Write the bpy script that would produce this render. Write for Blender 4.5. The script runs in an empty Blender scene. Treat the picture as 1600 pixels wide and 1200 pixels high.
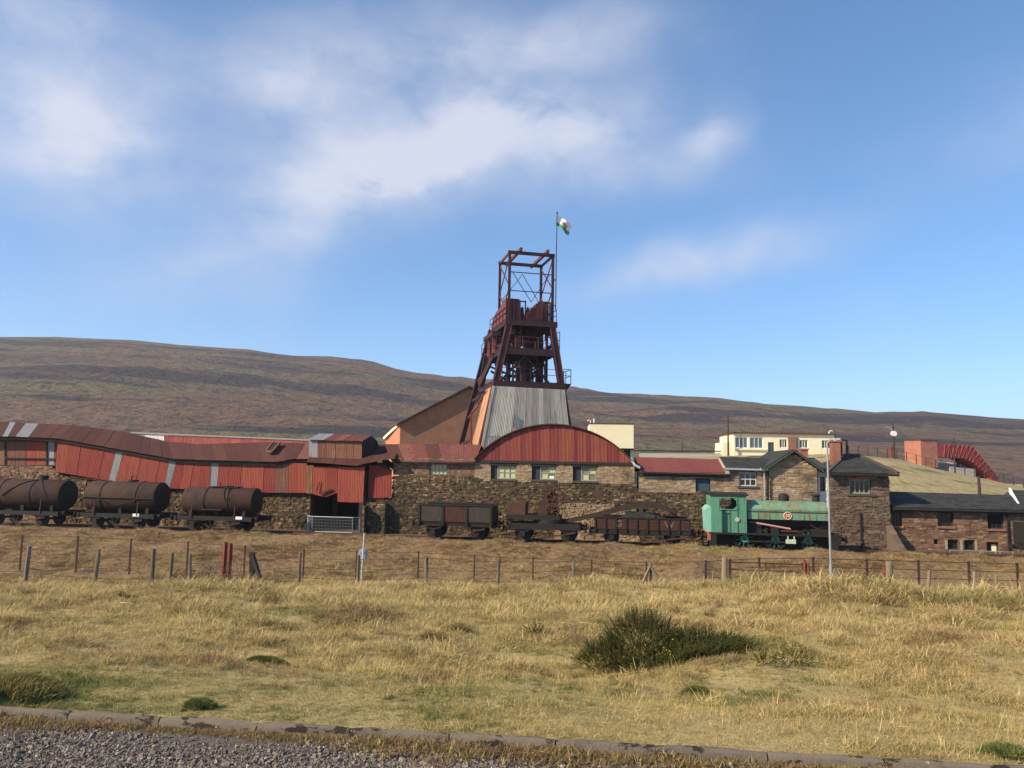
import bpy, math, random
import numpy as np
from mathutils import Vector, Matrix, noise as mnoise
R = math.radians
rng = random.Random(7)
sc = bpy.context.scene
COL = sc.collection

# ------------------------------------------------------------------ camera
EYE = Vector((0.0, 0.0, 1.6))
FPX = 1200.0                       # focal length in photograph pixels (1600 wide)
PITCH, ROLL = math.atan(125 / 1200), R(1.0)
FW = Vector((0, math.cos(PITCH), math.sin(PITCH)))
_r0, _u0 = Vector((1, 0, 0)), Vector((0, -math.sin(PITCH), math.cos(PITCH)))
RT = _r0 * math.cos(ROLL) + _u0 * math.sin(ROLL)
UP = _u0 * math.cos(ROLL) - _r0 * math.sin(ROLL)
cam_d = bpy.data.cameras.new('camera')
cam = bpy.data.objects.new('camera', cam_d)
COL.objects.link(cam)
cam_d.sensor_fit = 'HORIZONTAL'; cam_d.sensor_width = 36.0
cam_d.lens = 36.0 * FPX / 1600.0
cam_d.clip_start = 0.1; cam_d.clip_end = 8000
m = Matrix.Identity(4)
for i in range(3):
    m[i][0] = RT[i]; m[i][1] = UP[i]; m[i][2] = -FW[i]; m[i][3] = EYE[i]
cam.matrix_world = m
sc.camera = cam

# ------------------------------------------------------------------ sun + sky
SUN_EL, SUN_G = R(33), R(26)       # elevation; angle in front of the picture plane, from the left
to_sun = Vector((-math.cos(SUN_G) * math.cos(SUN_EL), -math.sin(SUN_G) * math.cos(SUN_EL), math.sin(SUN_EL)))
sd = bpy.data.lights.new('sun', 'SUN'); sd.energy = 3.65; sd.angle = R(0.53); sd.color = (1.0, 0.85, 0.62)
so = bpy.data.objects.new('sun', sd); COL.objects.link(so)
so.rotation_euler = to_sun.to_track_quat('Z', 'Y').to_euler()
so.location = (-40, -15, 60)

world = bpy.data.worlds.new('World'); sc.world = world; world.use_nodes = True
wn, wl = world.node_tree.nodes, world.node_tree.links
for n in list(wn): wn.remove(n)
def raydir(px, py):
    return (FW * FPX + RT * (px - 800) - UP * (py - 600)).normalized()
def build_world():
    out = wn.new('ShaderNodeOutputWorld'); mix = wn.new('ShaderNodeMixShader')
    bs = wn.new('ShaderNodeBackground'); bc = wn.new('ShaderNodeBackground')
    sky = wn.new('ShaderNodeTexSky'); sky.sky_type = 'NISHITA'; sky.sun_disc = False
    sky.sun_elevation = SUN_EL
    sky.sun_rotation = math.atan2(to_sun.x, to_sun.y)
    sky.altitude = 400; sky.air_density = 0.7; sky.dust_density = 0.2; sky.ozone_density = 4.5
    hs = wn.new('ShaderNodeHueSaturation'); hs.inputs['Saturation'].default_value = 1.13; hs.inputs['Hue'].default_value = 0.500
    gm = wn.new('ShaderNodeGamma'); gm.inputs[1].default_value = 0.78
    wl.new(sky.outputs[0], hs.inputs['Color']); wl.new(hs.outputs[0], gm.inputs[0]); wl.new(gm.outputs[0], bs.inputs[0]); bs.inputs[1].default_value = SKY_STRENGTH
    bc.inputs[0].default_value = (0.86, 0.88, 1.0, 1); bc.inputs[1].default_value = 0.47
    tc = wn.new('ShaderNodeTexCoord')
    def math_(op, a, b=None, c=None, clamp=False):
        n = wn.new('ShaderNodeMath'); n.operation = op; n.use_clamp = clamp
        for i, v in enumerate((a, b, c)):
            if v is None: continue
            if isinstance(v, (int, float)): n.inputs[i].default_value = v
            else: wl.new(v, n.inputs[i])
        return n.outputs[0]
    def vmath(op, a, b):
        n = wn.new('ShaderNodeVectorMath'); n.operation = op
        for i, v in enumerate((a, b)):
            if isinstance(v, (tuple, Vector)): n.inputs[i].default_value = tuple(v)
            else: wl.new(v, n.inputs[i])
        return n.outputs['Value'] if op == 'DOT_PRODUCT' else n.outputs['Vector']
    d = tc.outputs['Generated']
    nz = wn.new('ShaderNodeTexNoise'); nz.inputs['Scale'].default_value = 7.0; nz.inputs['Detail'].default_value = 5
    wl.new(d, nz.inputs['Vector'])
    off = vmath('MULTIPLY', vmath('SUBTRACT', nz.outputs['Color'], (0.5, 0.5, 0.5)), (0.07, 0.07, 0.07))
    dw = vmath('ADD', d, off)
    mp = wn.new('ShaderNodeMapping'); mp.inputs['Scale'].default_value = (9, 9, 15)
    mp.inputs['Rotation'].default_value = (0, R(-14), 0)
    wl.new(dw, mp.inputs['Vector'])
    n2 = wn.new('ShaderNodeTexNoise'); n2.inputs['Scale'].default_value = 1.0; n2.inputs['Detail'].default_value = 7
    n2.inputs['Roughness'].default_value = 0.58
    wl.new(mp.outputs[0], n2.inputs['Vector'])
    fine = n2.outputs['Fac']
    # general thin cloud all round the sky
    n3 = wn.new('ShaderNodeTexNoise'); n3.inputs['Scale'].default_value = 2.6; n3.inputs['Detail'].default_value = 4
    wl.new(dw, n3.inputs['Vector'])
    total = math_('MULTIPLY', math_('SUBTRACT', n3.outputs['Fac'], 0.56, clamp=True), 0.5)
    # the drifting banks: centre px, half sizes px, tilt deg, weight
    for cx, cy, a, b, tilt, wt in CLOUDS:
        c = raydir(cx, cy); r = RT * math.cos(R(tilt)) + UP * math.sin(R(tilt)); u = UP * math.cos(R(tilt)) - RT * math.sin(R(tilt))
        r = (r - c * r.dot(c)).normalized(); u = (u - c * u.dot(c)).normalized()
        x = math_('DIVIDE', vmath('DOT_PRODUCT', dw, r), a / FPX)
        y = math_('DIVIDE', vmath('DOT_PRODUCT', dw, u), b / FPX)
        e = math_('ADD', math_('MULTIPLY', x, x), math_('MULTIPLY', y, y))
        front = math_('GREATER_THAN', vmath('DOT_PRODUCT', d, c), 0.3)
        g = math_('MULTIPLY', math_('EXPONENT', math_('MULTIPLY', e, -1.0)), front)
        total = math_('ADD', total, math_('MULTIPLY', g, wt))
    tex = math_('MULTIPLY_ADD', fine, 2.3, -0.28)
    dens = math_('MULTIPLY', total, tex, clamp=True)
    dens = math_('MULTIPLY', math_('SMOOTH_MIN', dens, 0.86, 0.3), 0.98)
    wl.new(dens, mix.inputs[0]); wl.new(bs.outputs[0], mix.inputs[1]); wl.new(bc.outputs[0], mix.inputs[2])
    wl.new(mix.outputs[0], out.inputs[0])
SKY_STRENGTH = 0.15
CLOUDS = [(735, 222, 225, 66, 8, 1.3), (510, 310, 140, 55, 22, 0.8), (440, 135, 110, 60, 10, 0.42), (125, 195, 110, 80, -15, 0.8),
          (640, 80, 220, 60, 5, 0.42), (900, 60, 140, 45, 10, 0.28), (1090, 412, 170, 36, 13, 0.55), (1105, 218, 42, 28, 30, 0.60), (290, 430, 150, 45, 8, 0.26),
          (90, 40, 150, 50, 0, 0.34), (1000, 275, 120, 35, 0, 0.30), (-500, 150, 300, 80, 0, 0.5), (1900, 120, 260, 60, 8, 0.3)]
build_world()
vs = sc.view_settings
vs.view_transform = 'Standard'; vs.look = 'None'; vs.gamma = 1.0; vs.use_curve_mapping = False; vs.exposure = 0.98
sc.cycles.use_denoising = True
sc.cycles.max_bounces = 6; sc.cycles.transparent_max_bounces = 6

# ------------------------------------------------------------------ frames
class Frame:
    def __init__(s, ox, oy, ang):
        s.o = Vector((ox, oy, 0)); s.a = ang
        s.x = Vector((math.cos(ang), math.sin(ang), 0)); s.y = Vector((-math.sin(ang), math.cos(ang), 0))
    def w(s, p): return s.o + s.x * p[0] + s.y * p[1] + Vector((0, 0, p[2]))
    def l(s, p):
        d = Vector(p) - s.o; return (d.dot(s.x), d.dot(s.y), d.z)
    def hit(s, px, py, v):
        """where the pixel's ray meets the upright plane y = v of this frame"""
        d = raydir(px, py)
        t = (v - (EYE - s.o).dot(s.y)) / d.dot(s.y)
        q = EYE + d * t
        return ((q - s.o).dot(s.x), v, q.z)
WORLD = Frame(0, 0, 0)
SITE = Frame(0, 46, -R(8.3))
def S(px, py, v): return SITE.hit(px, py, v)

# ------------------------------------------------------------------ materials
MATS = {}
def nodes_of(name):
    mt = bpy.data.materials.new(name); mt.use_nodes = True
    return mt, mt.node_tree.nodes, mt.node_tree.links
def ramp(n, l, fac, cols, pos=None):
    r = n.new('ShaderNodeValToRGB'); e = r.color_ramp.elements
    pos = pos or [0.25 + 0.5 * i / max(1, len(cols) - 1) for i in range(len(cols))]
    while len(e) < len(cols): e.new(0.5)
    for i, c in enumerate(cols):
        e[i].position = pos[i]; e[i].color = (*c, 1)
    l.new(fac, r.inputs[0]); return r.outputs[0]
def M(name, cols, scale=3.0, stretch=(1, 1, 1), rough=0.85, bump=0.0, bscale=None, island=None, isl_mix=0.6, objvar=0.0,
      layers=(), metal=0.0, detail=6, spec=0.3, bdist=0.02, isl_val=0.0):
    """procedural material. layers = (colour, scale, stretch, lo, hi): noise-thresholded stains laid over the base"""
    mt, n, l = nodes_of(name)
    bsdf = n['Principled BSDF']
    geo = n.new('ShaderNodeNewGeometry')
    def noise(sc_, st, det=detail):
        mp = n.new('ShaderNodeMapping'); mp.inputs['Scale'].default_value = st
        l.new(geo.outputs['Position'], mp.inputs[0])
        t = n.new('ShaderNodeTexNoise'); t.inputs['Scale'].default_value = sc_; t.inputs['Detail'].default_value = det
        t.inputs['Roughness'].default_value = 0.62
        l.new(mp.outputs[0], t.inputs['Vector']); return t.outputs['Fac']
    c = ramp(n, l, noise(scale, stretch), cols)
    def mix(fac, a, b, mode='MIX'):
        x = n.new('ShaderNodeMix'); x.data_type = 'RGBA'; x.blend_type = mode
        if isinstance(fac, float): x.inputs[0].default_value = fac
        else: l.new(fac, x.inputs[0])
        for i, v in ((6, a), (7, b)):
            if isinstance(v, tuple): x.inputs[i].default_value = (*v, 1)
            else: l.new(v, x.inputs[i])
        return x.outputs[2]
    if island:
        ic = ramp(n, l, geo.outputs['Random Per Island'], island, [i / (len(island) - 1) for i in range(len(island))])
        c = mix(isl_mix, c, ic)
    for col, s_, st, lo, hi in layers:
        mr = n.new('ShaderNodeMapRange'); mr.inputs[1].default_value = lo; mr.inputs[2].default_value = hi
        l.new(noise(s_, st), mr.inputs[0]); c = mix(mr.outputs[0], c, col)
    if objvar or isl_val:
        hsv = n.new('ShaderNodeHueSaturation')
        src = geo.outputs['Random Per Island'] if isl_val else n.new('ShaderNodeObjectInfo').outputs['Random']
        k = isl_val or objvar
        mr = n.new('ShaderNodeMapRange'); mr.inputs[3].default_value = 1 - k; mr.inputs[4].default_value = 1 + k
        l.new(src, mr.inputs[0]); l.new(mr.outputs[0], hsv.inputs['Value'])
        mr2 = n.new('ShaderNodeMapRange'); mr2.inputs[3].default_value = 0.5 - k * 0.04; mr2.inputs[4].default_value = 0.5 + k * 0.04
        l.new(src, mr2.inputs[0]); l.new(mr2.outputs[0], hsv.inputs['Hue'])
        l.new(c, hsv.inputs['Color']); c = hsv.outputs[0]
    l.new(c, bsdf.inputs['Base Color'])
    bsdf.inputs['Roughness'].default_value = rough; bsdf.inputs['Metallic'].default_value = metal
    bsdf.inputs['Specular IOR Level'].default_value = spec
    if bump:
        b = n.new('ShaderNodeBump'); b.inputs['Strength'].default_value = bump; b.inputs['Distance'].default_value = bdist
        l.new(noise(bscale or scale * 4, (1, 1, 1)), b.inputs['Height']); l.new(b.outputs[0], bsdf.inputs['Normal'])
    MATS[name] = mt; return mt
VS = (1, 1, 0.12)        # vertical streaks
M('red_sheet', [(0.17, 0.0306, 0.0195), (0.27, 0.0527, 0.033), (0.22, 0.0399, 0.027)], 5, VS, .75, .15, 14, objvar=.16,
  layers=[((0.12, 0.034, 0.018), 7, VS, .54, .72), ((0.4, 0.145, 0.09), 9, VS, .66, .80)])
M('arch_sheet', [(.15, .032, .025), (.23, .05, .038), (.19, .042, .031)], 6, VS, .75, .15, 14, objvar=.26,
  layers=[((.11, .045, .026), 5, VS, .56, .76), ((.29, .13, .10), 9, VS, .68, .80)])
M('rust_roof', [(0.0546, 0.0192, 0.0128), (0.0924, 0.0296, 0.0188), (0.0704, 0.0232, 0.0158)], 2.2, (1, 1, .3), .85, .1, 9, objvar=.14,
  layers=[((0.0484, 0.0192, 0.0128), 5, (1, 1, .25), .52, .7)])
M('rust_roof_light', [(.11, .038, .029), (.18, .06, .045), (.095, .033, .025)], 2.5, (1, 1, .3), .85, .1, 9, objvar=.22,
  layers=[((.38, .30, .27), 4, (1, 1, .4), .64, .74)])
M('rust_wall', [(.12, .055, .034), (.19, .085, .05), (.14, .06, .035)], 5, VS, .85, .1, 12, objvar=.22,
  layers=[((.30, .25, .20), 7, VS, .60, .75)])
M('grey_sheet', [(.16, .16, .162), (.26, .258, .258), (.21, .208, .208)], 5, VS, .6, .1, 12, objvar=.14, metal=.15,
  layers=[((.15, .075, .05), 6, VS, .62, .78)])
M('clad_sheet', [(.33, .285, .21), (.58, .51, .40), (.46, .40, .31)], 4, VS, .65, .1, 12, objvar=.34, metal=.05,
  layers=[((.17, .11, .075), 3.5, (1, 1, .06), .58, .72), ((.15, .15, .14), 5, VS, .58, .75)])
M('clad_sunlit', [(.34, .15, .075), (.50, .27, .14), (.40, .19, .09)], 3, VS, .7, .1, 12, objvar=.1,
  layers=[((.60, .47, .30), 4, VS, .62, .75)])  # sunlit copy of the cladding: warm light carried by the colour
STONES = [(0.036, 0.0258, 0.0163), (0.096, 0.0623, 0.0306), (0.16, 0.106, 0.051), (0.064, 0.0395, 0.0245), (0.216, 0.148, 0.0714), (0.112, 0.057, 0.0306), (0.048, 0.035, 0.0231), (0.08, 0.0517, 0.0272), (0.32, 0.251, 0.15)]
M('stone', [(0.072, 0.0532, 0.035), (0.136, 0.095, 0.056)], .8, rough=.92, bump=.6, bscale=16, island=STONES, isl_mix=.82,
  layers=[((0.036, 0.0304, 0.0182), .55, (1, 1, 1), .50, .66), ((0.056, 0.057, 0.021), 1.3, (1, 1, 1), .62, .75)])
M('stone_warm', [(.22, .155, .095), (.32, .23, .14)], 1, rough=.92, bump=.6, bscale=16,
  island=[(.20, .13, .078), (.30, .20, .115), (.37, .27, .16), (.24, .135, .085), (.46, .37, .25), (.28, .195, .12)], isl_mix=.72,
  layers=[((.09, .07, .045), .6, (1, 1, 1), .54, .7)])
M('stone_red', [(.15, .075, .05), (.21, .11, .07)], 1, rough=.92, bump=.6, bscale=16,
  island=[(.10, .055, .038), (.18, .10, .062), (.24, .15, .09), (.14, .07, .046), (.34, .25, .16), (.17, .10, .065)], isl_mix=.72,
  layers=[((.07, .045, .034), .7, (1, 1, 1), .54, .7)])
M('mortar', [(0.06, 0.048, 0.036), (0.096, 0.076, 0.056)], 2, rough=.95, bump=.3)
def brick_mat(name, a, b, mo, sc_=1.0):
    mt, n, l = nodes_of(name); bs = n['Principled BSDF']; bs.inputs['Roughness'].default_value = .9
    tc = n.new('ShaderNodeTexCoord'); sx = n.new('ShaderNodeSeparateXYZ'); l.new(tc.outputs['Object'], sx.inputs[0])
    ad = n.new('ShaderNodeMath'); ad.operation = 'ADD'; l.new(sx.outputs[0], ad.inputs[0]); l.new(sx.outputs[1], ad.inputs[1])
    cx = n.new('ShaderNodeCombineXYZ'); l.new(ad.outputs[0], cx.inputs[0]); l.new(sx.outputs[2], cx.inputs[1])
    br = n.new('ShaderNodeTexBrick'); br.inputs['Scale'].default_value = sc_
    br.inputs['Brick Width'].default_value = .225; br.inputs['Row Height'].default_value = .075; br.inputs['Mortar Size'].default_value = .007
    br.inputs['Color1'].default_value = (*a, 1); br.inputs['Color2'].default_value = (*b, 1); br.inputs['Mortar'].default_value = (*mo, 1)
    l.new(cx.outputs[0], br.inputs['Vector'])
    nz = n.new('ShaderNodeTexNoise'); nz.inputs['Scale'].default_value = 1.2; nz.inputs['Detail'].default_value = 6
    geo = n.new('ShaderNodeNewGeometry'); l.new(geo.outputs['Position'], nz.inputs['Vector'])
    mr = n.new('ShaderNodeMapRange'); mr.inputs[3].default_value = .6; mr.inputs[4].default_value = 1.35; l.new(nz.outputs['Fac'], mr.inputs[0])
    hs = n.new('ShaderNodeHueSaturation'); l.new(br.outputs[0], hs.inputs['Color']); l.new(mr.outputs[0], hs.inputs['Value'])
    l.new(hs.outputs[0], bs.inputs['Base Color'])
    bp = n.new('ShaderNodeBump'); bp.inputs['Strength'].default_value = .4; bp.inputs['Distance'].default_value = .01
    l.new(br.outputs['Fac'], bp.inputs['Height']); bp.invert = True; l.new(bp.outputs[0], bs.inputs['Normal'])
    MATS[name] = mt
brick_mat('brick_brown', (.25, .10, .06), (.31, .128, .074), (.22, .145, .095))
brick_mat('brick_red', (.32, .10, .06), (.25, .075, .05), (.26, .18, .13))
M('cream', [(.76, .68, .46), (.83, .76, .54)], 1.5, (1, 1, .4), .9, .1, 20, layers=[((.50, .42, .27), 2.5, VS, .60, .78)])
M('slate', [(0.0306, 0.0306, 0.0289), (0.0467, 0.0459, 0.0425)], 1.2, rough=.8, bump=.2, island=[(0.0238, 0.0238, 0.0229), (0.0425, 0.0416, 0.0391), (0.0595, 0.057, 0.051), (0.034, 0.0323, 0.0314)], isl_mix=.6,
  layers=[((0.0638, 0.0638, 0.0382), 2.2, (1, 1, 1), .60, .74)])
M('steel', [(0.0245, 0.0101, 0.0115), (0.0432, 0.0158, 0.0173), (0.0324, 0.013, 0.0144)], 2.5, VS, .65, .1, 12, layers=[((0.108, 0.0432, 0.0252), 6, VS, .62, .75)])
M('steel_red', [(0.10, 0.026, 0.032), (0.15, 0.042, 0.046), (0.115, 0.031, 0.036)], 2.5, VS, .7, .1, 12, layers=[((0.08, 0.028, 0.024), 5, VS, .58, .74)])
M('steel_dark', [(0.021, 0.0098, 0.0105), (0.0385, 0.0168, 0.0168)], 3, rough=.7)
M('duct_red', [(.22, .042, .038), (.28, .055, .048)], 2, rough=.6, layers=[((.22, .07, .045), 3, (1, 1, 1), .6, .75)])
M('tank_rust', [(0.0272, 0.0136, 0.0102), (0.0544, 0.0238, 0.0156), (0.0394, 0.0177, 0.0122)], 1.6, (1, 1, .5), .85, .2, 14, layers=[((0.0204, 0.015, 0.0122), 1.8, (1, 1, .5), .50, .66)], objvar=.15)
M('iron_black', [(0.0104, 0.0096, 0.0088), (0.0272, 0.0216, 0.0176)], 4, rough=.75, bump=.1, layers=[((0.056, 0.028, 0.0176), 6, (1, 1, 1), .64, .76)])
M('iron_rust', [(.05, .024, .016), (.10, .046, .028)], 4, rough=.85, bump=.15)
M('wagon_red', [(0.0455, 0.0196, 0.014), (0.0805, 0.0294, 0.0196)], 3, (1, 1, .4), rough=.85, bump=.1, layers=[((0.028, 0.0182, 0.014), 4, (1, 1, .4), .54, .7)])
M('loco_green', [(.060, .185, .120), (.095, .25, .165), (.075, .215, .14)], 2.5, (1, 1, .5), .6, .08, 20,
  layers=[((.17, .30, .21), 3.5, (1, 1, .25), .60, .75), ((.13, .08, .04), 5, (1, 1, .22), .60, .72)])
M('loco_tank', [(.085, .21, .135), (.15, .30, .20), (.11, .25, .17)], 2.5, (1, 1, .5), .6, .08, 20,
  layers=[((.19, .20, .105), 3.0, (1, 1, .3), .46, .60), ((.07, .27, .24), 2.5, (1, 1, .2), .62, .72), ((.17, .085, .04), 5.5, (1, 1, .14), .54, .66)])
M('wheel_green', [(.11, .28, .20), (.16, .35, .26)], 5, rough=.6)
M('pale_green', [(.38, .46, .33), (.5, .56, .42)], 5, rough=.7)
M('pink_rod', [(.44, .22, .22), (.55, .30, .29)], 5, rough=.6)
M('red_badge', [(.30, .05, .03), (.36, .07, .04)], 5, rough=.6)
M('orange_rust', [(.42, .14, .07), (.32, .11, .06)], 5, rough=.8)
M('white_paint', [(.72, .71, .68), (.80, .79, .76)], 4, rough=.7)
M('white_worn', [(.30, .27, .23), (.55, .50, .44)], 14, rough=.8, detail=4)
M('green_trim', [(.035, .055, .04), (.05, .075, .055)], 4, rough=.7)
M('blue_door', [(.03, .06, .085), (.045, .08, .105)], 4, rough=.6)
M('dark_wood', [(.020, .017, .015), (.035, .03, .026)], 5, VS, .8)
M('shutter', [(.022, .024, .03), (.035, .038, .045)], 5, VS, .6)
M('wood_post', [(.10, .085, .062), (.19, .16, .115), (.14, .115, .085)], 9, VS, .9, .3, 30, objvar=.2)
M('wood_pale', [(0.195, 0.15, 0.0975), (0.255, 0.203, 0.135)], 9, VS, .9, .3, 30, objvar=.2)
M('iron_post', [(.045, .028, .024), (.075, .042, .032)], 8, rough=.85)
M('red_post', [(0.144, 0.033, 0.024), (0.192, 0.048, 0.036)], 8, VS, .8)
M('galv', [(.36, .37, .38), (.46, .47, .48)], 6, rough=.5, metal=.3)
M('lamp_paint', [(.25, .25, .26), (.32, .32, .33)], 3, rough=.5)
M('frame_grey', [(.22, .235, .20), (.30, .31, .27)], 5, rough=.7)
M('dirt_wall', [(.12, .065, .04), (.26, .12, .065), (.19, .09, .05)], 1.2, rough=.95, bump=.8, bdist=.15)
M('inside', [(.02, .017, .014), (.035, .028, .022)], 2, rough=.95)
M('concrete', [(0.095, 0.0756, 0.0578), (0.157, 0.126, 0.0978), (0.123, 0.101, 0.0782)], 5, rough=.92, bump=.5, bscale=60, objvar=.08, bdist=.01,
  layers=[((0.0285, 0.0216, 0.017), 7, (1, 1, 2.5), .55, .59), ((0.399, 0.36, 0.315), 9, (1, 1, 1), .69, .72), ((0.152, 0.135, 0.068), 4, (1, 1, 1), .62, .72)])
def glass_mat(name, col, rough=.08):
    mt, n, l = nodes_of(name); b = n['Principled BSDF']
    b.inputs['Base Color'].default_value = (*col, 1); b.inputs['Roughness'].default_value = rough
    b.inputs['Specular IOR Level'].default_value = .6; MATS[name] = mt
glass_mat('pane_dark', (.018, .021, .024)); glass_mat('pane_blue', (.07, .10, .13)); glass_mat('pane_yellow', (.52, .47, .21), .45)

# ------------------------------------------------------------------ mesh builder
ORG = {}
def props(o, label=None, cat=None, group=None, kind=None):
    if label: o['label'] = label
    if cat: o['category'] = cat
    if group: o['group'] = group
    if kind: o['kind'] = kind
    return o
class MB:
    def __init__(s): s.v = []; s.f = []
    def poly(s, *pts):
        b = len(s.v); s.v += [tuple(p) for p in pts]; s.f.append(tuple(range(b, b + len(pts))))
        return s
    def hexa(s, p):            # 8 points: bottom ring, top ring
        b = len(s.v); s.v += [tuple(q) for q in p]
        s.f += [(b + 3, b + 2, b + 1, b), (b + 4, b + 5, b + 6, b + 7)] + [(b + i, b + (i + 1) % 4, b + 4 + (i + 1) % 4, b + 4 + i) for i in range(4)]
        return s
    def box(s, x0, x1, y0, y1, z0, z1):
        return s.hexa([(x0, y0, z0), (x1, y0, z0), (x1, y1, z0), (x0, y1, z0), (x0, y0, z1), (x1, y0, z1), (x1, y1, z1), (x0, y1, z1)])
    def bar(s, p, q, w, h=None, upv=(0, 0, 1)):
        h = h or w; p, q = Vector(p), Vector(q); d = (q - p).normalized(); u = Vector(upv)
        if abs(d.dot(u)) > .98: u = Vector((0, 1, 0))
        a = d.cross(u).normalized(); c = a.cross(d).normalized(); a *= w / 2; c *= h / 2
        return s.hexa([p - a - c, p + a - c, p + a + c, p - a + c, q - a - c, q + a - c, q + a + c, q - a + c])
    def ring(s, c, r, d, n, ph=0, squash=1):
        d = Vector(d).normalized(); u = Vector((0, 0, 1)) if abs(d.z) < .9 else Vector((0, 1, 0))
        a = d.cross(u).normalized(); b = a.cross(d).normalized(); c = Vector(c)
        return [c + a * math.cos(ph + 2 * math.pi * i / n) * r + b * math.sin(ph + 2 * math.pi * i / n) * r * squash for i in range(n)]
    def tube(s, pts, rad, n=8, caps=True):
        """round bar through points; rad a number or one per point"""
        pts = [Vector(p) for p in pts]; rs = rad if isinstance(rad, (list, tuple)) else [rad] * len(pts)
        b0 = len(s.v)
        for i, p in enumerate(pts):
            d = (pts[min(i + 1, len(pts) - 1)] - pts[max(i - 1, 0)])
            s.v += [tuple(q) for q in s.ring(p, rs[i], d, n)]
        for i in range(len(pts) - 1):
            b = b0 + i * n
            s.f += [(b + j, b + (j + 1) % n, b + n + (j + 1) % n, b + n + j) for j in range(n)]
        if caps:
            s.f.append(tuple(range(b0 + n - 1, b0 - 1, -1))); e = b0 + (len(pts) - 1) * n; s.f.append(tuple(range(e, e + n)))
        return s
    def torus(s, c, d, r, t, n=20, k=6):
        pts = s.ring(c, r, d, n); dd = Vector(d).normalized(); b0 = len(s.v); c = Vector(c)
        for p in pts:
            o = (p - c).normalized()
            for j in range(k):
                a = 2 * math.pi * j / k; s.v.append(tuple(p + o * math.cos(a) * t + dd * math.sin(a) * t))
        for i in range(n):
            for j in range(k):
                s.f.append((b0 + i * k + j, b0 + ((i + 1) % n) * k + j, b0 + ((i + 1) % n) * k + (j + 1) % k, b0 + i * k + (j + 1) % k))
        return s
    def prism(s, pts, y0, y1):     # polygon in (x, z) extruded along y
        n = len(pts); b = len(s.v)
        s.v += [(x, y0, z) for x, z in pts] + [(x, y1, z) for x, z in pts]
        s.f += [tuple(range(b, b + n)), tuple(range(b + 2 * n - 1, b + n - 1, -1))]
        s.f += [(b + i, b + n + i, b + n + (i + 1) % n, b + (i + 1) % n) for i in range(n)]
        return s
    def sweepx(s, prof, x0, x1, n=1):   # closed profile in (y, z) extruded along x
        k = len(prof); b = len(s.v)
        for i in range(n + 1):
            x = x0 + (x1 - x0) * i / n; s.v += [(x, y, z) for y, z in prof]
        for i in range(n):
            s.f += [(b + i * k + j, b + i * k + (j + 1) % k, b + (i + 1) * k + (j + 1) % k, b + (i + 1) * k + j) for j in range(k)]
        s.f += [tuple(range(b, b + k)), tuple(range(b + (n + 1) * k - 1, b + n * k - 1, -1))]
        return s
    def mesh(s, name, org=(0, 0, 0)):
        me = bpy.data.meshes.new(name)
        me.from_pydata([(x - org[0], y - org[1], z - org[2]) for x, y, z in s.v], [], s.f); me.update()
        return me
    def build(s, name, mat, parent=None, frame=SITE, org=None, smooth=False, label=None, cat=None, group=None, kind=None):
        if parent is not None: o_ = ORG[parent.name]
        else: o_ = org if org is not None else (0, 0, 0)
        me = s.mesh(name, o_); me.materials.append(MATS[mat])
        if smooth:
            me.polygons.foreach_set('use_smooth', [True] * len(me.polygons))
            try: me.set_sharp_from_angle(angle=R(40))
            except Exception: pass
        o = bpy.data.objects.new(name, me); COL.objects.link(o)
        ORG[o.name] = o_
        if parent is not None: o.parent = parent
        else: o.location = frame.w(o_); o.rotation_euler = (0, 0, frame.a)
        return props(o, label, cat, group, kind)
def thing(name, label, cat, loc, frame=SITE, group=None, kind=None):
    o = bpy.data.objects.new(name, None); COL.objects.link(o); o.empty_display_size = .3
    o.location = frame.w(loc); o.rotation_euler = (0, 0, frame.a); ORG[o.name] = tuple(loc)
    return props(o, label, cat, group, kind)
def lerp(a, b, t): return tuple(x + (y - x) * t for x, y in zip(a, b))
def sheet(parent, bl, br, tr, tl, mat, pitch=.12, amp=.011, name='sheet', flip=1, lap=0.0):
    """one corrugated sheet between four corners"""
    bl, br, tr, tl = map(Vector, (bl, br, tr, tl))
    nrm = (br - bl).cross(tl - bl).normalized() * flip
    w = max((br - bl).length, (tr - tl).length); n = max(4, int(round(w / pitch)) * 4)
    lean = rng.uniform(-.012, .012)
    mb = MB()
    for i in range(n + 1):
        t = i / n; o = nrm * (amp * math.cos(2 * math.pi * i / 4 + .4) + lap)
        mb.v += [tuple(bl.lerp(br, t) + o), tuple(tl.lerp(tr, t) + o)]
    mb.f = [(2 * i, 2 * i + 2, 2 * i + 3, 2 * i + 1) for i in range(n)]
    o = mb.build(name, mat, parent, smooth=True)
    return o
def polyline(pts):
    """piecewise linear x -> y"""
    xs = [p[0] for p in pts]; ys = [p[1] for p in pts]
    return lambda x: float(np.interp(x, xs, ys))
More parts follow.
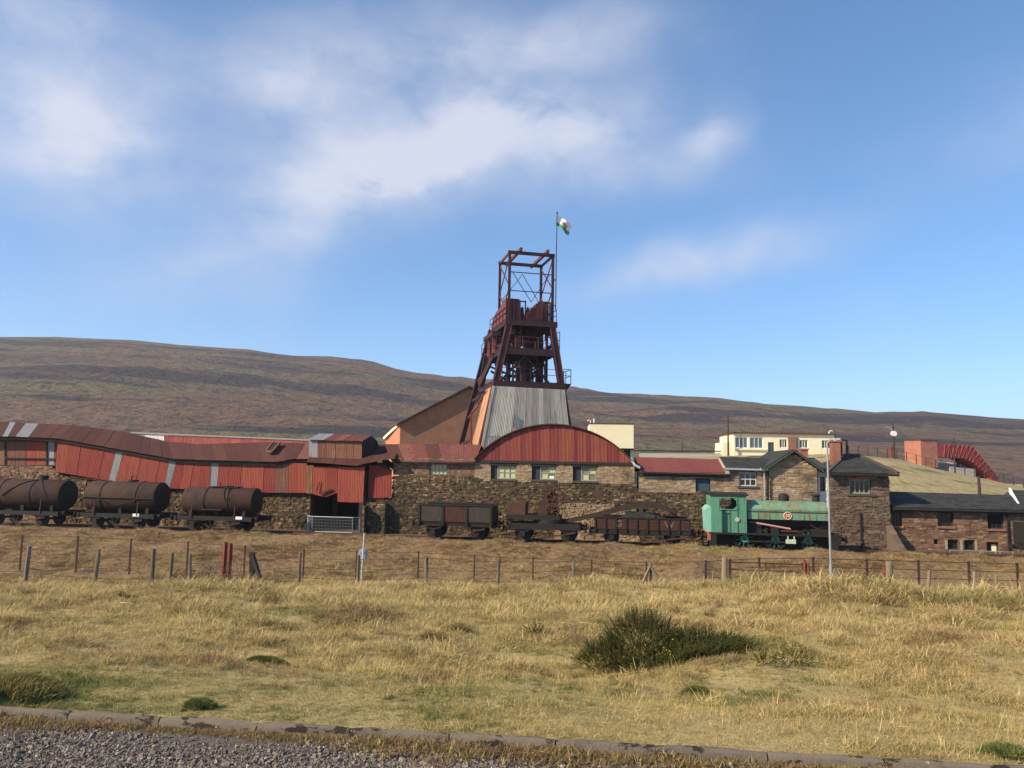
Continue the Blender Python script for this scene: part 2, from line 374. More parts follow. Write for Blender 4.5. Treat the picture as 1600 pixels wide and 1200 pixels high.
def stones(mb, s0, s1, z0, z1, Mf, course=(.07, .17), width=(.12, .36), proud=.05, top=None, holes=(), gap=.010, jit=.016, depth=.12, r=rng):
    z = z0
    while z < z1:
        h = r.uniform(*course); zt = min(z + h, z1)
        ivs = [(s0, s1)]
        for (a, b, c, d) in holes:
            if zt > c + .02 and z < d - .02:
                nv = []
                for (p, q) in ivs:
                    if b <= p or a >= q: nv.append((p, q)); continue
                    if a > p: nv.append((p, a))
                    if b < q: nv.append((b, q))
                ivs = nv
        for p, q in ivs:
            s = p
            while s < q - .02:
                w = r.uniform(*width); e = s + w
                if q - e < width[0] * .6: e = q
                if top is None or top((s + e) / 2) >= zt - h * .3:
                    j = lambda: r.uniform(-jit, jit)
                    a, b, c, d = s + gap / 2, e - gap / 2, z + gap / 2, zt - gap / 2
                    o = r.uniform(.15, 1) * proud
                    P = [Mf(a + j(), c + j(), o + j()), Mf(b + j(), c + j(), o + j()), Mf(b + j(), d + j(), o + j()), Mf(a + j(), d + j(), o + j())]
                    B = [Mf(a, c, -depth), Mf(b, c, -depth), Mf(b, d, -depth), Mf(a, d, -depth)]
                    k = len(mb.v); mb.v += P + B
                    mb.f += [(k, k + 1, k + 2, k + 3)] + [(k + i, k + 4 + i, k + 4 + (i + 1) % 4, k + (i + 1) % 4) for i in range(4)]
                s = e
        z = zt
def front(v): return lambda s, z, o: (s, v - o, z)
def holed(mb, s0, s1, z0, z1, v0, v1, holes=()):
    """slab in the x-z plane from depth v0 to v1 with rectangular openings"""
    xs = sorted({s0, s1, *[h[0] for h in holes], *[h[1] for h in holes]}); zs = sorted({z0, z1, *[h[2] for h in holes], *[h[3] for h in holes]})
    xs = [x for x in xs if s0 <= x <= s1]; zs = [z for z in zs if z0 <= z <= z1]
    for i in range(len(xs) - 1):
        run = None
        for j in range(len(zs) - 1):
            cx, cz = (xs[i] + xs[i + 1]) / 2, (zs[j] + zs[j + 1]) / 2
            if any(h[0] < cx < h[1] and h[2] < cz < h[3] for h in holes):
                if run: mb.box(xs[i], xs[i + 1], v0, v1, run[0], run[1]); run = None
            else: run = (run[0], zs[j + 1]) if run else (zs[j], zs[j + 1])
        if run: mb.box(xs[i], xs[i + 1], v0, v1, run[0], run[1])
def slates(mb, a, b, c, d, row=.24, wid=.3, r=rng):
    """slate courses on the slope a-b (eave) to d-c (ridge)"""
    a, b, c, d = map(Vector, (a, b, c, d)); L = ((d - a).length + (c - b).length) / 2; n = max(2, int(L / row))
    nrm = (b - a).cross((d + c) / 2 - (a + b) / 2).normalized()
    if nrm.z < 0: nrm = -nrm
    for i in range(n):
        t0, t1 = i / n, (i + 1.12) / n
        p0, p1, q0, q1 = a.lerp(d, t0), b.lerp(c, t0), a.lerp(d, min(t1, 1)), b.lerp(c, min(t1, 1))
        k = max(1, int((p1 - p0).length / wid)); sh = .5 * (i % 2)
        for j in range(-1, k + 1):
            s0, s1 = max(0, (j + sh) / k + .004 / k), min(1, (j + 1 + sh) / k - .03 / k)
            if s1 - s0 < .1 / k: continue
            o = .035 + r.uniform(-.008, .012); dn = r.uniform(-.012, .012)
            e = (p0 - q0).normalized() * dn
            P = [p0.lerp(p1, s0) + e, p0.lerp(p1, s1) + e, q0.lerp(q1, s1), q0.lerp(q1, s0)]
            T = [P[0] + nrm * o, P[1] + nrm * (o + r.uniform(-.004, .004)), P[2] + nrm * .018, P[3] + nrm * .018]
            k0 = len(mb.v); mb.v += [tuple(q) for q in P + T]
            mb.f += [(k0 + 4, k0 + 5, k0 + 6, k0 + 7), (k0, k0 + 1, k0 + 5, k0 + 4), (k0, k0 + 4, k0 + 7, k0 + 3), (k0 + 1, k0 + 2, k0 + 6, k0 + 5)]
def window(parent, x0, x1, z0, z1, v, cols, rows, frame_mat='frame_grey', pane='pane_dark', fw=.07, bw=.045, d=.08, cross=None, name='window'):
    """frame as a part, each pane of glass a sub-part"""
    mb = MB()
    mb.box(x0, x0 + fw, v, v + d, z0, z1); mb.box(x1 - fw, x1, v, v + d, z0, z1)
    mb.box(x0 + fw, x1 - fw, v, v + d, z0, z0 + fw); mb.box(x0 + fw, x1 - fw, v, v + d, z1 - fw, z1)
    a, b, c, e = x0 + fw, x1 - fw, z0 + fw, z1 - fw
    for i in range(1, cols): x = a + (b - a) * i / cols; mb.box(x - bw / 2, x + bw / 2, v + .004, v + d - .004, c, e)
    for j in range(1, rows): z = c + (e - c) * j / rows; mb.box(a, b, v + .008, v + d - .008, z - bw / 2, z + bw / 2)
    w = mb.build(name, frame_mat, parent)
    for i in range(cols):
        for j in range(rows):
            p = MB().box(a + (b - a) * i / cols, a + (b - a) * (i + 1) / cols, v + d * .6, v + d * .6 + .012, c + (e - c) * j / rows, c + (e - c) * (j + 1) / rows)
            p.build('pane', pane if isinstance(pane, str) else pane[(i + j) % len(pane)], w)
    return w

# ================================================================== terrain
RAIL = -3.12                         # top of the railway ballast
def ss(a, b, x): t = np.clip((x - a) / (b - a), 0, 1); return t * t * (3 - 2 * t)
_prof = [(-30, 0), (3.0, .0), (4.6, .045), (6, -.06), (25, -2.40), (28.5, -3.42), (32.5, -3.42), (36, -3.25), (40.5, -2.85), (43.2, -2.66), (44.6, -2.95), (45.5, RAIL), (58, RAIL),
         (62, -3.0), (75, -1.5), (90, -.6), (130, -.2), (5000, 0)]
RIDGE_Y = 650.0
_sil = [(-700, 540), (-300, 530), (0, 526), (60, 526), (170, 530), (300, 540), (440, 552), (580, 567), (700, 587), (800, 598), (887, 605), (1000, 614), (1150, 628), (1300, 641), (1450, 654), (1600, 665), (1900, 690), (2300, 705)]
_rx, _rz = [], []
for px, py in _sil:
    d = raydir(px, py); t = RIDGE_Y / d.y; _rx.append(d.x * t); _rz.append(EYE.z + d.z * t)
# the grassy knoll behind the right-hand buildings: crest points at Y = 84
_kx, _kz = [], []
for px, py in [(1000, 716), (1140, 712), (1310, 709), (1400, 716), (1480, 737), (1560, 752), (1600, 764), (1900, 800)]:
    d = raydir(px, py); t = 84 / d.y; _kx.append(d.x * t); _kz.append(EYE.z + d.z * t)
_nseed = np.random.RandomState(3)
_waves = [(_nseed.uniform(0, 2 * math.pi), _nseed.uniform(0, 2 * math.pi), f) for f in (.13, .21, .34, .55, .9, 1.4, 2.2, 3.1) for _ in range(3)]
def wob(X, Y, f0, f1, amp):
    o = 0.0 * X
    for a, p, f in _waves:
        if f0 <= f <= f1: o = o + np.sin((X * math.cos(a) + Y * math.sin(a)) * f * 2 * math.pi * .35 + p) / (f + .4)
    return o * amp
def kerb_pt(px, py, z):
    d = raydir(px, py); t = (z - EYE.z) / d.z; return EYE + d * t
KA, KB = kerb_pt(0, 1102, .06), kerb_pt(1600, 1194, .06)
KANG = math.atan2(KB.y - KA.y, KB.x - KA.x)
def kerb_y(X): return KA.y + (X - KA.x) * math.tan(KANG)
KF = Frame(KA.x, KA.y, KANG)          # x along the kerb's top back edge, y away from the car park
def H(X, Y0):
    X = np.asarray(X, float); Y0 = np.asarray(Y0, float)
    # the field starts at the kerb, which runs slightly askew
    Y = Y0 - (kerb_y(np.clip(X, -30, 30)) - 4.6) * (1 - ss(5, 16, Y0))
    Ye = Y + .146 * X * ss(20, 40, Y) * (1 - ss(60, 90, Y))
    z = np.interp(Ye, [p[0] for p in _prof], [p[1] for p in _prof])
    k = ss(5.2, 9, Y) * (1 - ss(24, 27, Y))
    z = z + wob(X, Y, .1, .4, .035) * k + wob(X, Y, .5, 3.2, .030) * ss(4.8, 7, Y) * (1 - ss(43, 45, Ye))
    z = z + .24 * np.exp(-((Y - 16.5) / 3.6) ** 2) * ss(3.6, 6.5, X) + .10 * np.exp(-((Y - 10) / 2.0) ** 2) * np.exp(-((X - 4.0) / 1.6) ** 2)

    z = z + wob(X, Y, .1, 1.5, .025) * ss(26, 30, Y) * (1 - ss(42.0, 43.5, Ye))
    # knoll
    kz = np.interp(X * 84 / np.maximum(Y, 60), _kx, _kz)
    kn = RAIL + (kz - RAIL) * ss(53, 85, Y) - .035 * np.maximum(Y - 86, 0)
    wk = ss(8, 13, X) * ss(54, 58, Y)
    z = np.where(wk > 0, z * (1 - wk) + np.maximum(z, kn) * wk, z)
    # far hill
    s = np.clip((Y - 135) / (RIDGE_Y - 135), 0, None); s = np.where(s < 1, s, 1 + .12 * (1 - np.exp(-(s - 1) * 1.5)))
    hz = np.interp(X, _rx, _rz) * s
    hz = hz + wob(X * .02, Y * .02, .1, 3.2, .7) * ss(180, 420, Y) * (1 - ss(520, 640, Y)) + wob(X * .15, Y * .15, .1, 3.2, .22) * ss(180, 300, Y)
    return np.where(Y > 120, z * (1 - ss(120, 170, Y)) + np.maximum(hz, 0) + 0 * z, z)
def Hs(x, y): return float(H(np.array([x]), np.array([y]))[0])

def ground_point(px, py, y0=3.0, y1=46.0):
    """first place where the pixel's ray meets the ground"""
    d = raydir(px, py); Ys = np.linspace(y0, y1, 3000); t = Ys / d.y
    hit = np.nonzero(EYE.z + d.z * t <= H(d.x * t, Ys))[0]
    i = hit[0] if len(hit) else len(Ys) - 1
    return d.x * t[i], Ys[i], Hs(d.x * t[i], Ys[i])

def terrain_mats():
    # dry rough grass underlay
    M('field_soil', [(.26, .19, .076), (.45, .345, .145), (.35, .262, .108)], 22, rough=.95, bump=.8, bscale=45, bdist=.03,
      layers=[((.21, .185, .066), .55, (1, 1, 1), .52, .70), ((.22, .155, .08), 2.2, (1, 1, 1), .56, .70), ((.11, .095, .04), 11, (1, 1, 1), .56, .70), ((.50, .385, .17), 30, (1, 1, 1), .60, .70)])
    M('bank_soil', [(.16, .096, .046), (.29, .185, .09), (.22, .138, .068)], 4, rough=.95, bump=1.0, bscale=7, bdist=.16,
      layers=[((.14, .08, .045), .8, (1, 1, 1), .54, .68), ((.22, .19, .07), .45, (1, 1, 1), .58, .72), ((.09, .055, .034), 5, (1, 1, 1), .60, .72)])
    M('yard_soil', [(.075, .058, .042), (.13, .10, .07)], 2, rough=.95, bump=.6, bdist=.06)
    M('knoll_grass', [(.28, .215, .10), (.37, .29, .14), (.32, .25, .115)], .5, rough=.95, bump=.8, bscale=1.6, bdist=.3,
      layers=[((.15, .13, .055), .25, (1, 2.5, 1), .52, .68), ((.17, .11, .06), .9, (1, 1, 1), .60, .75)])
    # moor: heather browns, grey-green bents, dark heather, pale scree
    M('moor', [(.085, .050, .034), (.145, .090, .058), (.112, .070, .046)], .05, rough=.97, bump=1.0, bscale=.13, bdist=5.0,
      layers=[((.122, .103, .054), .0062, (.7, 1.5, 2), .48, .54), ((.046, .035, .036), .0075, (.40, 1.6, 2.5), .51, .55), ((.095, .066, .055), .012, (.4, 1.6, 2.5), .56, .64),
              ((.040, .034, .033), .014, (.30, 1.8, 3), .60, .65), ((.055, .042, .034), .10, (1, 1, 1), .55, .66), ((.16, .125, .08), .05, (.18, 1.8, 3), .64, .70), ((.13, .10, .06), .22, (.7, 1, 1), .62, .72)])
terrain_mats()
def make_terrain():
    xs = np.concatenate([-np.geomspace(2200, 36, 46), np.linspace(-34, 34, 190), np.geomspace(36, 2200, 46)])
    ys = np.concatenate([np.linspace(4.6, 10, 60), np.linspace(10.2, 27, 66), np.linspace(27.3, 48, 60), np.linspace(48.6, 100, 60), np.geomspace(102, 900, 120), np.geomspace(920, 3000, 12)])
    X, Y = np.meshgrid(xs, ys); Y = Y + (kerb_y(np.clip(X, -30, 30)) - 4.6) * (1 - ss(4.6, 16, Y)); Z = H(X, Y)
    nx, ny = len(xs), len(ys)
    me = bpy.data.meshes.new('ground')
    V = np.stack([X.ravel(), Y.ravel(), Z.ravel()], 1)
    i = (np.arange(ny - 1)[:, None] * nx + np.arange(nx - 1)[None, :]).ravel()
    F = np.stack([i, i + 1, i + nx + 1, i + nx], 1)
    me.from_pydata(V.tolist(), [], F.tolist())
    for k in ('field_soil', 'bank_soil', 'yard_soil', 'knoll_grass', 'moor'): me.materials.append(MATS[k])
    cx, cy = V[F].mean(1)[:, 0], V[F].mean(1)[:, 1]
    cye = cy + .146 * cx
    mi = np.where(cy < 26, 0, np.where(cye < 43.7, 1, np.where(cye < 56, 2, np.where((cy < 128), 3, 4))))
    me.polygons.foreach_set('material_index', mi.astype(np.int32)); me.polygons.foreach_set('use_smooth', [True] * len(F)); me.update()
    o = bpy.data.objects.new('ground', me); COL.objects.link(o)
    props(o, 'rough grass field falling to the railway with brown moorland hillside beyond', 'ground', kind='structure')
make_terrain()

# ---------------- car park, kerb, gravel
def make_carpark():
    M('gravel_bed', [(.11, .088, .072), (.20, .168, .142)], 30, rough=.95, bump=1, bscale=90, bdist=.02)
    mb = MB(); mb.poly((-60, -40, 0), (60, -40, 0), (60, -.04, 0), (-60, -.04, 0))
    mb.build('car_park', 'gravel_bed', frame=KF, kind='structure', label='grey gravel car park surface at the edge of the field', cat='car park')
    k = thing('kerb', 'low weathered concrete kerb between gravel and grass', 'kerb', (0, 0, 0), KF, kind='structure')
    r = random.Random(5); x = -4.2
    while x < 11:
        L = r.uniform(.55, .62); j = lambda s=.004: r.uniform(-s, s)
        y0, y1, zt = -.05, .0, .06
        mb = MB(); n = 5
        prof = [(y0, -.08), (y0 + .003, zt - .025), (y0 + .012, zt - .007), (y0 + .026, zt), (y1 - .008, zt - .002), (y1, zt - .010), (y1, -.08)]
        for i in range(n + 1):
            xx = x + (L - .008) * i / n; e = .008 if i in (0, n) else 0
            mb.v += [(xx, y + j(.005), z - (e if z > 0 else 0) + j(.005)) for y, z in prof]
        kk = len(prof)
        for i in range(n): mb.f += [(i * kk + q, i * kk + q + 1, (i + 1) * kk + q + 1, (i + 1) * kk + q) for q in range(kk - 1)]
        mb.f += [tuple(range(kk)), tuple(range((n + 1) * kk - 1, n * kk - 1, -1))]
        mb.build('kerb_stone', 'concrete', k, smooth=True)
        x += L
make_carpark()

# ================================================================== buildings along the line
GZ = RAIL                           # ground level by the walls
WV = 4.5                            # depth of the wall line
def rect(px0, py0, px1, py1, v):
    """opening (x0, x1, z0, z1) from two photograph corners on the plane v"""
    a, b = S(px0, py1, v), S(px1, py0, v); c, d = S(px0, py0, v), S(px1, py1, v)
    return ((a[0] + c[0]) / 2, (b[0] + d[0]) / 2, (a[2] + d[2]) / 2, (b[2] + c[2]) / 2)
def run_sheets(parent, bot, top, mats, width=.8, name='sheet', frm=None, **kw):
    """sheets side by side between two 3D polylines given at matching breakpoints; mats: list per segment (or one)"""
    for k in range(len(bot) - 1):
        m_ = mats if isinstance(mats, str) else mats[k]
        L = (Vector(bot[k + 1]) - Vector(bot[k])).length; n = max(1, int(round(L / width)))
        for i in range(n):
            t0, t1 = i / n, (i + 1) / n + .02 / n
            mm = m_ if isinstance(m_, str) else m_[i % len(m_)]
            sheet(parent, lerp(bot[k], bot[k + 1], t0), lerp(bot[k], bot[k + 1], t1), lerp(top[k], top[k + 1], t1), lerp(top[k], top[k + 1], t0), mm,
                  name=name, lap=.012 * (i % 2), **kw)

# ---------------- long leaning shed on the left
def left_shed():
    t = thing('corrugated_shed', 'long sagging red corrugated shed with leaning walls and rusty brown roof', 'shed', S(250, 800, 4.6)[:2] + (GZ,))
    v = 4.6
    # leaning wall, bays given by photograph corners (top, bottom)
    T = [(90, 690), (181, 704), (192, 706), (264, 720), (275, 722), (330, 722), (342, 723), (430, 723), (450, 723), (479, 724)]
    B = [(86, 737), (169, 751), (180, 753), (256, 762), (264, 763), (327, 766), (338, 767), (428, 770), (450, 770), (478, 770)]
    top = [S(x, y, v) for x, y in T]; bot = [S(x, y, v + .05) for x, y in B]
    run_sheets(t, bot, top, ['red_sheet', 'grey_sheet', 'red_sheet', 'grey_sheet', 'red_sheet', 'grey_sheet', 'red_sheet', 'rust_wall', 'red_sheet'], .82)
    # upright set-back bay
    v2 = v + .5
    T = [(-40, 690), (8, 690), (40, 690), (73, 690), (85, 690), (96, 690)]; B = [(-40, 727), (8, 727), (40, 727), (73, 727), (84, 727), (95, 727)]
    run_sheets(t, [S(x, y, v2) for x, y in B], [S(x, y, v2) for x, y in T], ['rust_wall', 'rust_wall', 'red_sheet', 'grey_sheet', 'red_sheet'], .8)
    mb = MB(); a, b = S(8, 715.5, v2 - .1), S(92, 717, v2 - .1); mb.bar(a, b, .08, .08)
    for px in (8, 73, 92): mb.bar(S(px, 690, v2 - .06), S(px, 728, v2 - .06), .07, .07)
    mb.bar(S(-40, 727.5, v2), S(95, 727.5, v2), .16, .1)
    mb.build('timber_rail', 'dark_wood', t)
    # roof
    E = [(-60, 682), (3, 682), (12, 682), (24, 682), (44, 683), (90, 685), (180, 701), (270, 717), (320, 719), (430, 722), (462, 717), (482, 717)]
    Rg = [(-50, 658), (15, 659), (24, 660), (40, 661), (60, 662), (115, 664), (195, 675), (262, 690), (312, 694), (420, 691), (476, 693), (487, 694)]
    Ev = [4.25] * 10 + [4.5] * 2
    e = [S(x, y, q) for (x, y), q in zip(E, Ev)]; rg = [S(x, y, 7.6) for x, y in Rg]
    run_sheets(t, e, rg, ['rust_roof', 'grey_sheet', 'rust_roof', 'grey_sheet', 'rust_roof', 'rust_roof', 'rust_roof', 'rust_roof', 'rust_roof', 'rust_roof', 'rust_roof_light'], .85, name='roof_sheet', amp=.008)
    mb = MB()
    for k in range(len(e) - 1):
        mb.bar(lerp(e[k], (e[k][0], e[k][1] + .2, e[k][2]), 1)[:2] + (e[k][2] - .12,), (e[k + 1][0], e[k + 1][1] + .2, e[k + 1][2] - .12), .1, .16)
    mb.build('eave_beam', 'dark_wood', t)
    # back wall and rear slope close the shed
    mb = MB()
    for k in range(len(rg) - 1):
        a, b = rg[k], rg[k + 1]
        mb.poly(a, b, (b[0], 10.6, b[2] - 1.6), (a[0], 10.6, a[2] - 1.6)); mb.poly((a[0], 10.6, a[2] - 1.6), (b[0], 10.6, b[2] - 1.6), (b[0], 10.6, GZ), (a[0], 10.6, GZ))
    mb.build('rear_slope', 'rust_roof', t)
    # open skylight hatch in the roof
    q = [S(416, 706, 5.3), S(426, 707, 5.3), S(438, 693, 6.9), S(427, 693, 6.9)]
    mb = MB(); w = [Vector(p) + Vector((0, -.05, .07)) for p in q]
    for i in range(4): mb.bar(w[i], w[(i + 1) % 4], .09, .14)
    h = mb.build('skylight', 'rust_wall', t); mb = MB(); mb.poly(*[p + Vector((0, .01, .02)) for p in w]); mb.build('pane', 'inside', h)  # dark sheet across the open hatch stands for the shade inside
    # earth and masonry plinth below
    p = thing('masonry_plinth', 'earthy brick and stone plinth under the leaning red shed', 'wall', (S(100, 800, 5)[0], 5.2, GZ))
    mb = MB(); tops = polyline([(S(x, y, 5.2)[0], S(x, y, 5.2)[2]) for x, y in [(-60, 728), (85, 728), (96, 742), (170, 755), (265, 764), (415, 769), (490, 768)]])
    x0, x1 = S(-60, 800, 5.2)[0], S(487, 800, 5.2)[0]; n = 40
    for i in range(n + 1):
        x = x0 + (x1 - x0) * i / n; z = tops(x); mb.v += [(x, 4.95, GZ - .3), (x, 5.02, z - .05), (x, 6.4, z - .05)]
    for i in range(n): a = 3 * i; mb.f += [(a, a + 3, a + 4, a + 1), (a + 1, a + 4, a + 5, a + 2)]
    mb.v += [(x1, 4.95, GZ - .3), (x1, 5.02, tops(x1) - .05), (x1, 8, tops(x1) - .05), (x1, 8, GZ - .3)]; b = len(mb.v) - 4; mb.f.append((b, b + 1, b + 2, b + 3))
    mb.build('core', 'dirt_wall', p)
    mb = MB(); stones(mb, S(88, 800, 5)[0], x1, GZ, S(200, 740, 5)[2], front(4.98), (.07, .18), (.10, .34), .10, top=tops)
    mb.build('stonework', 'stone', p, kind='stuff')
    mb = MB(); stones(mb, x0, S(88, 800, 5)[0], GZ, S(10, 727, 5)[2], front(4.98), (.09, .2), (.16, .4), .08, top=tops)
    mb.build('stonework', 'stone_red', p, kind='stuff')
left_shed()

def rear_shed():
    t = thing('rear_shed', 'faded red and white roof of a low shed showing above the brown roof', 'shed', S(350, 800, 12)[:2] + (GZ,))
    T = [(206, 677), (226, 679), (256, 681), (328, 683), (440, 687), (490, 689)]
    top = [S(x, y, 12.5) for x, y in T]; bot = [S(x, y + 20, 10.8) for x, y in T]
    M('roof_red_faded', [(.20, .042, .036), (.28, .065, .05)], 3, rough=.8, objvar=.15, layers=[((.45, .33, .28), 5, (1, 1, .4), .62, .74)])
    M('roof_white', [(.50, .47, .44), (.62, .59, .56)], 3, rough=.8, objvar=.1, layers=[((.40, .14, .10), 2.5, (1, 1, .4), .58, .70)])
    run_sheets(t, bot, top, ['grey_sheet', 'roof_white', 'roof_red_faded', 'roof_red_faded', 'roof_red_faded'], .85, name='roof_sheet')
    mb = MB()
    a, b = top[0], top[-1]
    mb.hexa([(bot[0][0], 10.8, GZ), (bot[-1][0], 10.8, GZ), (b[0], 14.5, GZ), (a[0], 14.5, GZ), (bot[0][0], 10.9, bot[0][2] - .06), (bot[-1][0], 10.9, bot[-1][2] - .06), (b[0], 14.5, b[2] - 1.5), (a[0], 14.5, a[2] - 1.5)])
    mb.build('wall', 'rust_wall', t)
    mb = MB(); mb.bar((top[0][0], 12.5, top[0][2] + .05), (top[-1][0], 12.5, top[-1][2] + .05), .3, .12); mb.build('ridge_cap', 'grey_sheet', t)
rear_shed()

def dormer_hut():
    v = 5.0
    t = thing('dormer_hut', 'small rusty corrugated hut with pitched roof perched on the shed roof', 'hut', S(525, 718, v))
    run_sheets(t, [S(482, 719, v), S(496, 719, v), S(565, 720, v)], [S(482, 688, v), S(496, 688, v), S(565, 689, v)], ['grey_sheet', 'rust_wall'], .62)
    e0, e1 = S(480, 687, v - .2), S(566, 689.5, v - .2); r0, r1 = S(499, 677, v + 1.5), S(580, 681, v + 1.5); b0, b1 = (r0[0], v + 3.2, e0[2] + .1), (r1[0], v + 3.2, e1[2] + .05)
    rm = lerp(r0, r1, .3); em = lerp(e0, e1, .3)
    run_sheets(t, [e0, em, e1], [r0, rm, r1], ['grey_sheet', 'rust_roof_light'], .7, name='roof_sheet')
    run_sheets(t, [b0, b1], [r0, r1], 'rust_roof', .7, name='roof_sheet')
    zb = S(565, 720, v)[2] - .5
    mb = MB()
    for s_, e_, r_, b_ in ((-.05, e1, r1, b1), (.08, e0, r0, b0)):
        ex = e_[0] + s_; mb.poly((ex, v, zb), (ex, v, e_[2] - .05), (r_[0] + s_, v + 1.5, r_[2] - .05), (b_[0] + s_, v + 3.1, b_[2] - .05), (b_[0] + s_, v + 3.1, zb))
    mb.poly((b0[0], v + 3.1, zb), (b1[0], v + 3.1, zb), (b1[0], v + 3.1, b1[2] - .05), (b0[0], v + 3.1, b0[2] - .05))
    mb.build('gable_wall', 'dark_wood', t)
dormer_hut()

def porch():
    v = 4.0
    t = thing('porch', 'red corrugated porch hanging in torn sheets over a dark doorway', 'porch', S(525, 835, v)[:2] + (GZ,))
    T = [(488, 729), (508, 729), (527, 729), (548, 730), (570, 730)]; B = [(489, 772), (508, 777), (527, 770), (548, 785), (567, 785)]
    mats = ['red_sheet'] * 4
    for k in range(4):
        bl, br = B[k], B[k + 1]
        if k == 2: bl = (527, 784)
        sheet(t, S(*bl, v), S(*br, v), S(*T[k + 1], v - .05), S(*T[k], v - .05), 'red_sheet', lap=.015 * (k % 2))
    sheet(t, S(478, 771, v + .15), S(490, 771, v + .15), S(490, 727, v + .15), S(479, 727, v + .15), 'rust_wall')
    # little gabled bay beside it
    vb = v + .35
    run_sheets(t, [S(575, 779, vb), S(590, 778, vb), S(612, 777, vb)], [S(577, 727, vb), S(590, 727, vb), S(612, 735, vb)], 'red_sheet', .75)
    mb = MB(); mb.poly(S(575, 728, vb + .05), S(600, 722, vb + .05), S(614, 736, vb + .05), S(575, 736, vb + .05)); mb.build('gable_board', 'dark_wood', t)
    # rust roof apron above
    E = [(478, 722), (520, 725), (556, 728), (572, 724), (600, 719), (616, 717)]; Rg = [(486, 712), (525, 713), (560, 714), (585, 711), (606, 709), (620, 708)]
    run_sheets(t, [S(x, y, v - .35) for x, y in E], [S(x, y, v + 1.4) for x, y in Rg], 'rust_roof', .8, name='roof_sheet')
    run_sheets(t, [S(596, 720.5, vb - .25), S(618, 738, vb - .25)], [S(604, 716, vb + 1.6), S(624, 732, vb + 1.6)], 'rust_roof', .8, name='roof_sheet')
    # valley roof running back between the hut and the long roof
    sheet(t, S(575, 712, 5.6), S(612, 711, 5.6), S(604, 694, 9), S(584, 694, 9), 'rust_roof', name='roof_sheet')
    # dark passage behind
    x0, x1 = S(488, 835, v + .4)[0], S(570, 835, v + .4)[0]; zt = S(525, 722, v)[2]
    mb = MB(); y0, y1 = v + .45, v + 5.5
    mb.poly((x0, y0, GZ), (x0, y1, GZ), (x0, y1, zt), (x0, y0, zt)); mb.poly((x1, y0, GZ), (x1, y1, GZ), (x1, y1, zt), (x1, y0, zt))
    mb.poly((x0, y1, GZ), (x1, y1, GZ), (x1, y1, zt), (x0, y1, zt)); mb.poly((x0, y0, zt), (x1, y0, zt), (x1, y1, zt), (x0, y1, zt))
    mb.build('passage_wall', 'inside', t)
    mb = MB(); mb.box(*[S(519, 790, 6)[0], S(527, 790, 6)[0]], 6, 6.25, GZ, zt); mb.build('door_post', 'dark_wood', t); MB().box(x1 - .35, x1, v, v + .3, GZ, zt).build('door_post', 'dark_wood', t)
    mb = MB(); mb.bar(S(500, 772, v - .12), S(519, 765, v - .1), .07, .1); mb.bar(S(494, 768, v - .14), S(500, 753, v - .1), .04, .05); mb.build('loose_plank', 'dark_wood', t)
    # barrier of mesh panels across the doorway
    vb = 2.9
    b = thing('mesh_barrier', 'galvanised mesh barrier panels standing across the dark doorway', 'barrier', S(520, 835, vb)[:2] + (GZ,))
    zt = S(520, 808, vb)[2]; xs = [S(x, 820, vb)[0] for x in (474, 488, 551, 559)]
    pan = [((xs[0], vb + .7), (xs[1], vb)), ((xs[1], vb), (xs[2], vb)), ((xs[2], vb), (xs[3], vb + .4))]
    for i, (p, q) in enumerate(pan):
        mb = MB()
        for s_ in (p, q): mb.tube([(*s_, GZ), (*s_, zt)], .035, 6)
        mb.tube([(*p, zt), (*q, zt)], .03, 6); mb.tube([(*p, GZ + .12), (*q, GZ + .12)], .022, 6)
        f = mb.build('panel_frame', 'galv', b)
        mb = MB(); L = math.dist(p, q); n = int(L / .1)
        for k in range(1, n): a = lerp(p, q, k / n); mb.bar((*a, GZ + .12), (*a, zt), .006, .006)
        for k in range(1, 5): z = GZ + .12 + (zt - GZ - .12) * k / 5; mb.bar((*p, z), (*q, z), .006, .006)
        mb.build('wire_mesh', 'galv', f, kind='stuff')
porch()

